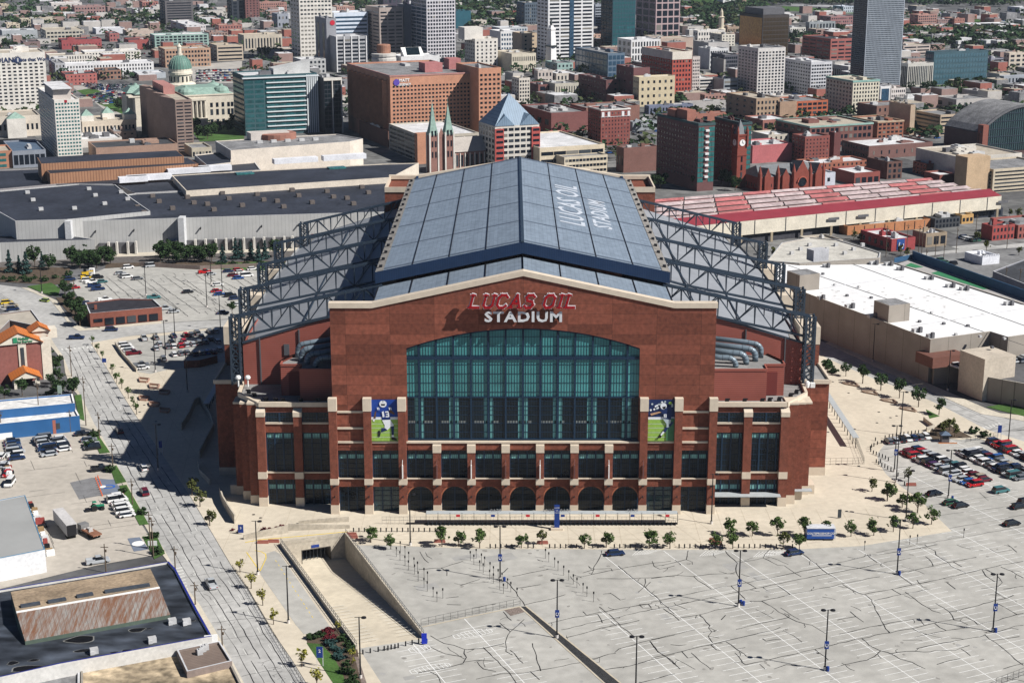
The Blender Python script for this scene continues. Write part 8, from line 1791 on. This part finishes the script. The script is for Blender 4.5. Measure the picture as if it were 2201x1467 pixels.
for (x,y,bn,lb) in ((1587,1302,1,'twin headed lamp post with blue banner beside two blue bins in the big lot'),(1773,1439,1,'twin headed lamp post with blue banner, lowest in the big lot'),(1928,1233,1,'twin headed lamp post with blue banner below the plaza corner'),(2134,1356,1,'twin headed lamp post with blue banner near the right edge of the lot'),(1197,1370,1,'twin headed lamp post with blue banner at the drain channel'),(1075,1246,1,'twin headed lamp post with blue banner among the short sign posts'),(1366,1500,0,'twin headed lamp post rising from the bottom edge of the photo'),(2038,1070,1,'twin headed lamp post with banner in front of the parked double row'),(1922,1013,1,'lamp post with banner at the bollard curve')):pole(x,y,lb,2,bool(bn))
for (x,y,lb) in ((882,1171,'black single lamp mast left on the front plaza kerb'),(775,1456,'single headed lamp post below the ramp mouth'),(620,1338,'single headed lamp post in the middle of the service road kerb'),(554,1234,'single headed lamp post at the top of the service road'),(1529,1125,'black mast beside the right end of the entrance fence'),(1926,1036,'plaza mast without banner at the bollard curve'),(1947,1117,'plaza mast between the corner trees'),(2167,953,'lamp mast at the right street corner'),(1936,935,'mast on the plaza by the end of the covered walkway'),(1876,777,'street lamp before the white exhibition building wall'),(2037,839,'street lamp before the parking deck wall'),(334,799,'lamp post at the foot of the plaza lot'),(356,769,'lamp post in the middle of the plaza lot'),(377,741,'lamp post at the top of the plaza lot'),(474,708,'lamp post by the pale tower corner of the stadium'),(314,635,'lamp post alone in the middle of the cracked far lot'),(454,610,'lamp post right of the red pickup in the far lot'),(478,630,'lamp post beside the red car of the far lot'),(445,660,'lamp post near the kerb island of the far lot'),(90,630,'tall street lamp on the green verge of the curved street'),(340,1010,'dark mast in the stadium shadow'),(403,842,'slender black pylon on the shaded plaza')):pole(x,y,lb,1,False,.12)
wood = M('pole_wood',(.12,.09,.065),.9,.2,1)
def upole(px,py,h,label,lean=0):t = thing('utility_pole',label,'utility pole',(*G(px,py),0),'utility poles along the streets');b = MB();b.tube([(0,0,0),(lean,0,h)],[.17,.11],7);b.build('pole',wood,t,off=(0,0,0));b = MB();b.box(-.9 + lean,.9 + lean,-.06,.06,h - .9,h - .75);b.lathe((lean + .3,0),[(.18,h - 2),(.18,h - 1.4)],6);b.build('crossarm',wood,t,off=(0,0,0))
for i,(x,y,y2) in enumerate([(154,809,742),(185,915,809),(214,943,885),(243,1008,952),(285,1084,1028),(324,1180,1099),(330,1196,1112),(228,1230,1168),(377,1225,1173),(420,1299,1250),(478,1388,1344),(86,915,822),(4,938,880),(152,928,880),(160,640,600)]):
 p = G(x,y);upole(x,y,Zat(y2,p[1]),'wooden utility pole beside the left street and yard, %s down the row' % ordn(i))
for i,(x,y,h) in enumerate([(1904,552,14),(1948,548,14),(1973,556,15),(1980,560,13),(2055,544,12),(2010,550,9),(2096,520,13),(2164,534,11),(1990,568,7),(2028,560,8),(2190,628,10),(2160,620,9)]):upole(x,y,h,'dark utility pole near the upper right street, %s from the white roof' % ordn(i))
BM_ = MB().lathe((0,0),[(.16,0),(.16,.95),(.12,1.05),(.05,1.1)],8)
bme = BM_.mesh('bollard',black)
def bollards(pts,fmt,group,z=.12):
 for i,(x,y) in enumerate(pts):
  o = inst('bollard',bme,None,(*G(x,y,z),z));tag(o,fmt % ordn(i),'bollard',group)
tx = [797,840,950,986,1031,1121,1165,1256,1303,1396,1440,1537,1575,1683,1718]
bollards([(1042 + k * 11.6,1177) for k in range(58) if all(abs(1042 + k * 11.6 - t_) > 12 for t_ in tx)],'black bollard on the front plaza kerb, %s from the west','bollards on the front kerb')
bollards([(760 + k * 11.7,1142) for k in range(16)],'black bollard in the upper row near the ramp, %s from the west','bollards in the upper row')
bollards([(1650 + x / 3.965,680 + y / 3.965) for x,y in ((918,1058),(935,1090),(905,1105),(885,1115),(875,1130),(878,1150),(900,1170),(925,1180),(950,1190),(977,1200),(1003,1212),(1028,1228),(925,1245),(960,1245),(945,1260),(972,1275),(998,1285),(1022,1300),(1050,1312),(967,1080),(1000,1040),(1035,1033),(1065,1027),(1095,1022),(1130,1017),(1160,1010),(1195,1006),(1225,1002),(1257,998),(1285,995),(1330,1003),(1110,1358),(1168,1375),(1165,1435))],'black bollard of the curved line by the right lot, %s from the stadium','bollards of the curved line')
bollards([(780,1405),(796,1402),(813,1399),(826,1397),(834,1396),(841,1394),(849,1393),(856,1391),(872,1387),(886,1384),(900,1381)],'black bollard across the ramp mouth, %s from the left','bollards at the ramp mouth',.06)
sp = MB().bar((0,0,0),(0,0,2.4),.09).box(-.16,.16,-.06,-.03,1.9,2.5).mesh('sign_post',black)
def posts(pts,fmt,grp):
 for i,(x,y) in enumerate(pts):o = inst('sign_post',sp,None,(*G(x,y,.06),.06));tag(o,fmt % ordn(i),'sign post',grp)
posts([(900 + x / 3.965,1097 + y / 3.965) for x,y in ((1080,405),(1108,435),(1158,480),(1187,510),(1235,550),(1278,590),(1317,625),(1348,655),(1400,700),(1433,730),(1490,775))],'short sign post of the right hand file in the big lot, %s from the top','sign posts, right file')
posts([(900 + x / 3.965,1097 + y / 3.965) for x,y in ((440,425),(470,455),(520,505),(550,530),(605,585),(637,617),(690,668),(722,705),(490,405),(535,445),(562,472),(608,520),(637,555),(677,580),(710,610),(757,660),(785,690),(838,740))],'short sign post of the middle files in the big lot, %s of eighteen','sign posts, middle files')
posts([(450 + x / 3.965,1097 + y / 3.965) for x,y in ((1595,390),(1625,425),(1668,465),(1698,505),(1750,540),(1780,600),(1830,655),(1858,685),(1908,735),(1940,775),(1990,745),(1628,340),(1668,380),(1700,430),(1745,480),(1775,515),(1830,570),(1860,600))],'short sign post of the left files in the big lot, %s of eighteen','sign posts, left files')
posts([(1858,1182),(1971,1168),(2071,1155),(1955,1170)],'short sign post at the top kerb of the big lot, %s from the stadium','sign posts, top kerb')
for i,(x,y) in enumerate([(1889,885),(1914,897),(1927,893),(1885,908),(1824,844),(1780,928),(1790,820),(1846,1001),(1730,1140),(1820,1098),(1610,1128),(560,1112),(545,1105),(310,870),(335,905),(300,885)]):
 single('drain_cover',MB().lathe(G(x,y,.14),[(.42,.13),(.42,.15)],10),black,'small dark drain cover set in the plaza paving, %s of sixteen' % ordn(i),'drain cover',(*G(x,y,.14),.14),'drain covers')
ye = G(1200,1127)[1];x0,x1 = G(916,1127)[0],G(1456,1127)[0]
t = thing('entrance_gate','long low entrance fence with a pale canopy and turnstiles before the stadium','gate',(x0,ye,.12))
MB().box(x0,x1,ye - .2,ye + 1.8,2.9,3.05).build('canopy',MATS['canopy_grey'],t);MB().box(x0 - 5,x1,ye - .1,ye + .1,.12,.6).build('fence_base',black,t)
for k in range(22):x = x0 + (x1 - x0) * k / 21;MB().box(x - .06,x + .06,ye - .06,ye + .06,.12,3.2).build('canopy_post',black,t)
for k in range(60):x = x0 + (x1 - x0) * (k + .5) / 60;MB().box(x - .03,x + .03,ye - .9,ye - .1,.12,1.1).build('turnstile',steel,t)
b = MB()
for z in (1.2,2.1):b.box(x0 - 11,x1 + .3,ye + .02,ye + .06,z,z + .05)
for k in range(70):x = x0 - 11 + (x1 + 11 - x0) * k / 69;b.box(x - .02,x + .02,ye,ye + .05,.12,2.2)
b.build('rail',steel,t)
for k in range(7):x = x0 + 8 + k * 8.7;MB().box(x - .5,x + .5,ye - .3,ye - .2,2.2,2.8).build('gate_sign',bluebn if k % 2 else MATS['logo_red'],t)
letm = M('grey_letters',(.3,.3,.3),.5,0)
for bd,px in (('GATE',1065),('SOUTH GATE',1197),('GATE',1360)):
 x = Xat(px,ye,3.5);text(bd,.8,(x,ye + .9,3.5),FRONT,letm,'lettering',t,.04,.02,spc=1.6)
xs = Xat(1197,ye - 3.5,2);t = thing('pylon_sign','tall dark blue pylon sign with white lettering before the entrance fence','sign',(xs,ye - 3.5,.12))
MB().box(xs - .65,xs + .65,ye - 3.7,ye - 3.3,.7,6.6).build('panel',bluebn,t);MB().box(xs - 1.5,xs + 1.5,ye - 4.3,ye - 2.7,.12,.7).build('stone_plinth',stone,t)
for bd,z in (('LUCAS',5.9),('OIL',5.2),('STADIUM',4.6)):text(bd,.42 if bd != 'STADIUM' else .3,(xs,ye - 3.72,z),FRONT,white,'lettering',t,.01)
def flatsign(px,py,w,z0,z1,label,txt=None,col=bluebn,z=.12,legs=True):
 p = G(px,py,z);t = thing('sign',label,'sign',(*p,z));MB().box(p[0] - w / 2,p[0] + w / 2,p[1] - .12,p[1],z0,z1).build('panel',col,t)
 if legs and z0 > .5:MB().box(p[0] + w / 2 - .1,p[0] + w / 2 + .05,p[1] - .1,p[1],z,z1 - .2).build('post',wallmat((.6,.6,.6)),t);MB().box(p[0] - w / 2,p[0] - w / 2 + .1,p[1] - .1,p[1],z,z1).build('post',wallmat((.6,.6,.6)),t)
 if txt:text(txt,(z1 - z0) * .4,(p[0],p[1] - .14,(z0 + z1) / 2 + .1 * (z1 - z0)),FRONT,white,'lettering',t,.01,.01)
flatsign(688,1430,1.3,2.0,4.4,'blue sign with a white 2 on the lawn beside the street','2');flatsign(518,1147,1.3,.5,2.6,'blue sign with a white 3 by the concrete steps','3');flatsign(912,1384,1.1,.3,2.7,'solid blue sign box at the lower end of the ramp wall',None,M('sign_bright_blue',(.01,.03,.45),.5,0))
flatsign(225,790,1.4,2,3.4,'small blue sign on the pavement of the left street');flatsign(2147,945,1.1,2.4,4.6,'blue hanging sign at the right lot entrance');flatsign(328,1177,2.2,.8,2.0,'white notice board on the verge by the painted panel',None,white);flatsign(131,878,.01 + 1.2,5,7.6,'small green sign above the blue commercial building',None,M('sign_pale_green',(.4,.5,.42),.5,0));flatsign(346,975,.9,2,4,'dark blue sign in the shaded plaza');flatsign(1804,1113,.9,.3,2.5,'dark upright information board on the right plaza',None,M('board_dark',(.05,.06,.07),.5,0))
t = thing('ticket_kiosk','small ticket kiosk with a blue pyramid roof at the right lot entrance','kiosk',(*G(2032,951,.05),.05));ob(t,-1.1,1.1,0,1.8,0,2.3,wallmat((.14,.13,.13)),'wall');ob(t,-.9,.9,-.04,0,1.1,2.1,glassf,'window')
b = MB();q = [(-1.5,-.4),(1.5,-.4),(1.5,2.2),(-1.5,2.2)]
for i in range(4):b.face([(*q[i],2.3),(*q[(i + 1) % 4],2.3),(0,.9,3.3)])
b.build('roof',roofs['b'],t,off=(0,0,0));ob(t,-2.2,3.2,-.8,-.5,0,.25,M('orange_kerb',(.5,.2,.08),.7,0),'kerb')
def wall(label,pts,z1,th=.35,z0=0.12,mat=None,name='low_wall',cat='wall'):
 g = gp(pts);t = thing(name,label,cat,(*g[0],0));zs = z1 if isinstance(z1,list) else [z1] * len(g);b = MB()
 for i in range(len(g) - 1):
  p,q_ = g[i],g[i + 1];l = math.dist(p,q_);nn = (-(q_[1] - p[1]) / l * th,(q_[0] - p[0]) / l * th);b.hexa([p,q_,(q_[0] + nn[0],q_[1] + nn[1]),(p[0] + nn[0],p[1] + nn[1])],0,[zs[i],zs[i + 1],zs[i + 1],zs[i]])
 b.build('wall',mat or wallc,t);return t
def fence(label,pts,h):
 g = gp(pts);t = thing('fence',label,'fence',(*g[0],0));b = MB();r = MB()
 for p,q_ in zip(g[:-1],g[1:]):
  n = max(2,int(math.dist(p,q_) / 1.5))
  for k in range(n + 1):c = lerp(p,q_,k / n);b.bar((*c,0),(*c,h + .12),.06)
  for z in (.35,h * .55,h):r.bar((*p,z + .1),(*q_,z + .1),.04)
 b.build('fence_post',black,t);r.build('fence_rail',black,t)
wall('curved concrete wall at the corner left of the entrance steps',[(472,1066),(478,1085),(490,1105),(504,1126)],2.6);wall('concrete planter wall beside the blue 3 sign',[(524,1160),(552,1156),(620,1146)],[1.2,1.6,2.2]);wall('long low ramp wall right of the planter',[(620,1141),(700,1138),(752,1136)],[2.0,1.4,1.0]);wall('upper concrete ramp wall by the entrance',[(642,1126),(690,1124),(750,1122)],[.8,1.2,1.5])
wall('curved stair wall in the stadium shadow',[(392,925),(408,900),(420,872),(430,868),(452,905),(458,925),(440,960),(428,985)],2.4);wall('planter wall along the plaza lot',[(247,742),(262,765),(280,785),(293,800)],1.4);wall('dark screen wall below the plaza lot',[(396,792),(430,790),(468,780)],2.6,mat=brick2);wall('long shaded retaining wall beside the stadium',[(425,1000),(428,1020),(450,1042)],1.8)
wall('brick retaining wall below the railway thicket',[(300,572),(350,575),(430,580),(560,574)],1.8,mat=wallmat((.22,.17,.14)))
for k in range(6):x,y = 300 + (k % 3) * 22,815 + k * 13;wall('tapered planter of the left plaza, %s from the top' % ordn(k),[(x,y),(x + 20,y + 2),(x + 16,y + 8),(x + 2,y + 7),(x,y)],.8,mat=wallmat((.4,.25,.18)),name='planter',cat='planter')
for k in range(4):x,y = 1812 + k * 41,824 + k * 18;wall('tapered planter of the right plaza, %s from the far end' % ordn(k),[(x,y),(x + 26,y + 1),(x + 34,y + 8),(x + 8,y + 3),(x,y)],.6,mat=wallmat((.4,.3,.22)),name='planter',cat='planter')
wall('pair of slanted stair walls at the right plaza',[(1984,905),(2006,922),(1990,927)],1.4);fence('dark fence at the end of the covered walkway',[(1772,1000),(1857,998),(1836,942)],2.0)
fence('thin dark fence across the big lot',[(905,1345),(1000,1325),(1118,1300)],1.6);fence('railing fence at the right lot entrance',[(2076,950),(2145,938)],1.2);fence('dark fence along the curved street',[(0,640),(30,658),(56,688)],1.8);fence('black fence on the kerb strip of the lower street',[(500,1222),(532,1270),(584,1360),(650,1470)],1.0);fence('fence cut by the lower right corner',[(2140,1475),(2201,1452),(2260,1436)],1.8)
b_ = [(1536,1162),(1540,1170),(755,1150),(757,1156),(945,1165),(1166,1168),(588,1165),(565,1167),(1958,1043)]
for i,(x,y) in enumerate(b_):p = G(x,y,.12);single('concrete_barrier',MB().box(p[0] - 1.4,p[0] + 1.4,p[1] - .25,p[1] + .25,.12,.5).box(p[0] - 1.3,p[0] + 1.3,p[1] - .12,p[1] + .12,.5,.95),M('barrier_red',(.36,.13,.10),.8,.1),'dull red barrier block on the plaza, %s of nine' % ordn(i),'barrier',(*p,.12),'red barriers')
for i,(x,y) in enumerate([(1592,1297),(1598,1300),(1779,1441),(1933,1235),(2140,1358),(916,1381),(1084,1248),(2047,1073)]):p = G(x,y,.06);o = single('litter_bin',MB().lathe((p[0],p[1]),[(.3,.06),(.34,.9),(.3,1.05),(.05,1.1)],10),bluebn,'blue litter bin at a lamp post foot, %s of eight in the big lot' % ordn(i),'bin',(*p,.06),'blue bins')
for i in range(14):p = Y_(815 + (i % 9) * 7 + (i // 9) * 20,510 + (i % 9) * 18 - (i // 9) * 12) ;single('traffic_cone',MB().lathe(p,[(.25,.06),(.2,.12),(.05,.8)],8),M('cone_orange',(.6,.12,.04),.6,0),'orange traffic cone edging the painted yard panel, %s of fourteen' % ordn(i),'cone',(*p,.06),'traffic cones')
rs = random.Random(9)
for i in range(26):
 f = i / 25;p = Y_((0 if i % 2 else 25) + 130 * f * .6 + rs.uniform(0,30),400 + 230 * f) if i < 12 else Y_(250 + (i - 12) * 12 + rs.uniform(-8,8),730 + (i - 12) * 34)
 mt = [white,wallmat((.6,.6,.58)),wallmat((.3,.06,.05)),black,M('crate_wood',(.3,.2,.1),.8,.2)][i % 5];w_,h_ = rs.uniform(1,2.2),rs.uniform(.5,1.5);single('crate',MB().obox(p,E1,E2,w_,rs.uniform(.8,1.6),.06,h_).obox((p[0] + .1,p[1] + .1),E1,E2,w_ * .5,.6,h_,h_ + .2),mt,'stacked yard crate beside the grey roofed warehouse, %s of the heap' % ordn(i),'crate',(*p,.06),'crates in the yard')
# ================================================================ camera,sun and sky
cam = bpy.data.cameras.new('camera');co = bpy.data.objects.new('camera',cam);bpy.context.scene.collection.objects.link(co)
co.location = (0,0,H);co.rotation_euler = (math.pi / 2 - TH,0,0)
cam.sensor_width = 36;cam.lens = 36 * F / 2201;cam.clip_start = 1;cam.clip_end = 30000
bpy.context.scene.camera = co
SE,SAZ = math.radians(42),math.radians(-23.5)
sd = Vector((math.cos(SE) * math.cos(SAZ),math.cos(SE) * math.sin(SAZ),math.sin(SE)))
sl_ = bpy.data.lights.new('sun','SUN');sl_.energy = 5.0;sl_.angle = math.radians(.53);sl_.color = (1,.965,.915)
so = bpy.data.objects.new('sun',sl_);bpy.context.scene.collection.objects.link(so);so.rotation_euler = sd.to_track_quat('Z','Y').to_euler();so.location = (200,200,400)
w = bpy.data.worlds.new('World');bpy.context.scene.world = w;w.use_nodes = True
N = w.node_tree.nodes;L = w.node_tree.links;bg = N['Background']
sky = N.new('ShaderNodeTexSky');sky.sky_type = 'NISHITA';sky.sun_disc = False;sky.sun_elevation = SE;sky.sun_rotation = math.pi / 2 - SAZ;sky.dust_density = .1;sky.air_density = .4;sky.ozone_density = 4
L.new(sky.outputs[0],bg.inputs[0]);bg.inputs[1].default_value = .05
b = MB();b.v = [(x,y,z) for z in (-7.3,162) for x,y in ((-6500,-60),(6500,-60),(6500,14500),(-6500,14500))];b.f = [(3,2,1,0),(4,5,6,7),(0,1,5,4),(1,2,6,5),(2,3,7,6),(3,0,4,7)];b.m = [0] * 6
hm = bpy.data.materials.new('haze_air');hm.use_nodes = True;hn = hm.node_tree.nodes;hn.remove(hn['Principled BSDF']);pv = hn.new('ShaderNodeVolumePrincipled');pv.inputs['Color'].default_value = (.72,.85,1,1);pv.inputs['Density'].default_value = 3e-5;pv.inputs['Anisotropy'].default_value = 0
hm.node_tree.links.new(pv.outputs[0],hn['Material Output'].inputs['Volume']);struct('haze',b,hm,'stuff')
sc = bpy.context.scene
sc.view_settings.view_transform = 'Standard';sc.view_settings.look = 'None';sc.view_settings.gamma = 1;sc.view_settings.exposure = .36
sc.cycles.max_bounces = 5;sc.cycles.diffuse_bounces = 1;sc.cycles.glossy_bounces = 2;sc.cycles.use_denoising = True
for o in bpy.data.objects:
 for k in ('_o','_nw','_dim'):
  if k in o:del o[k]
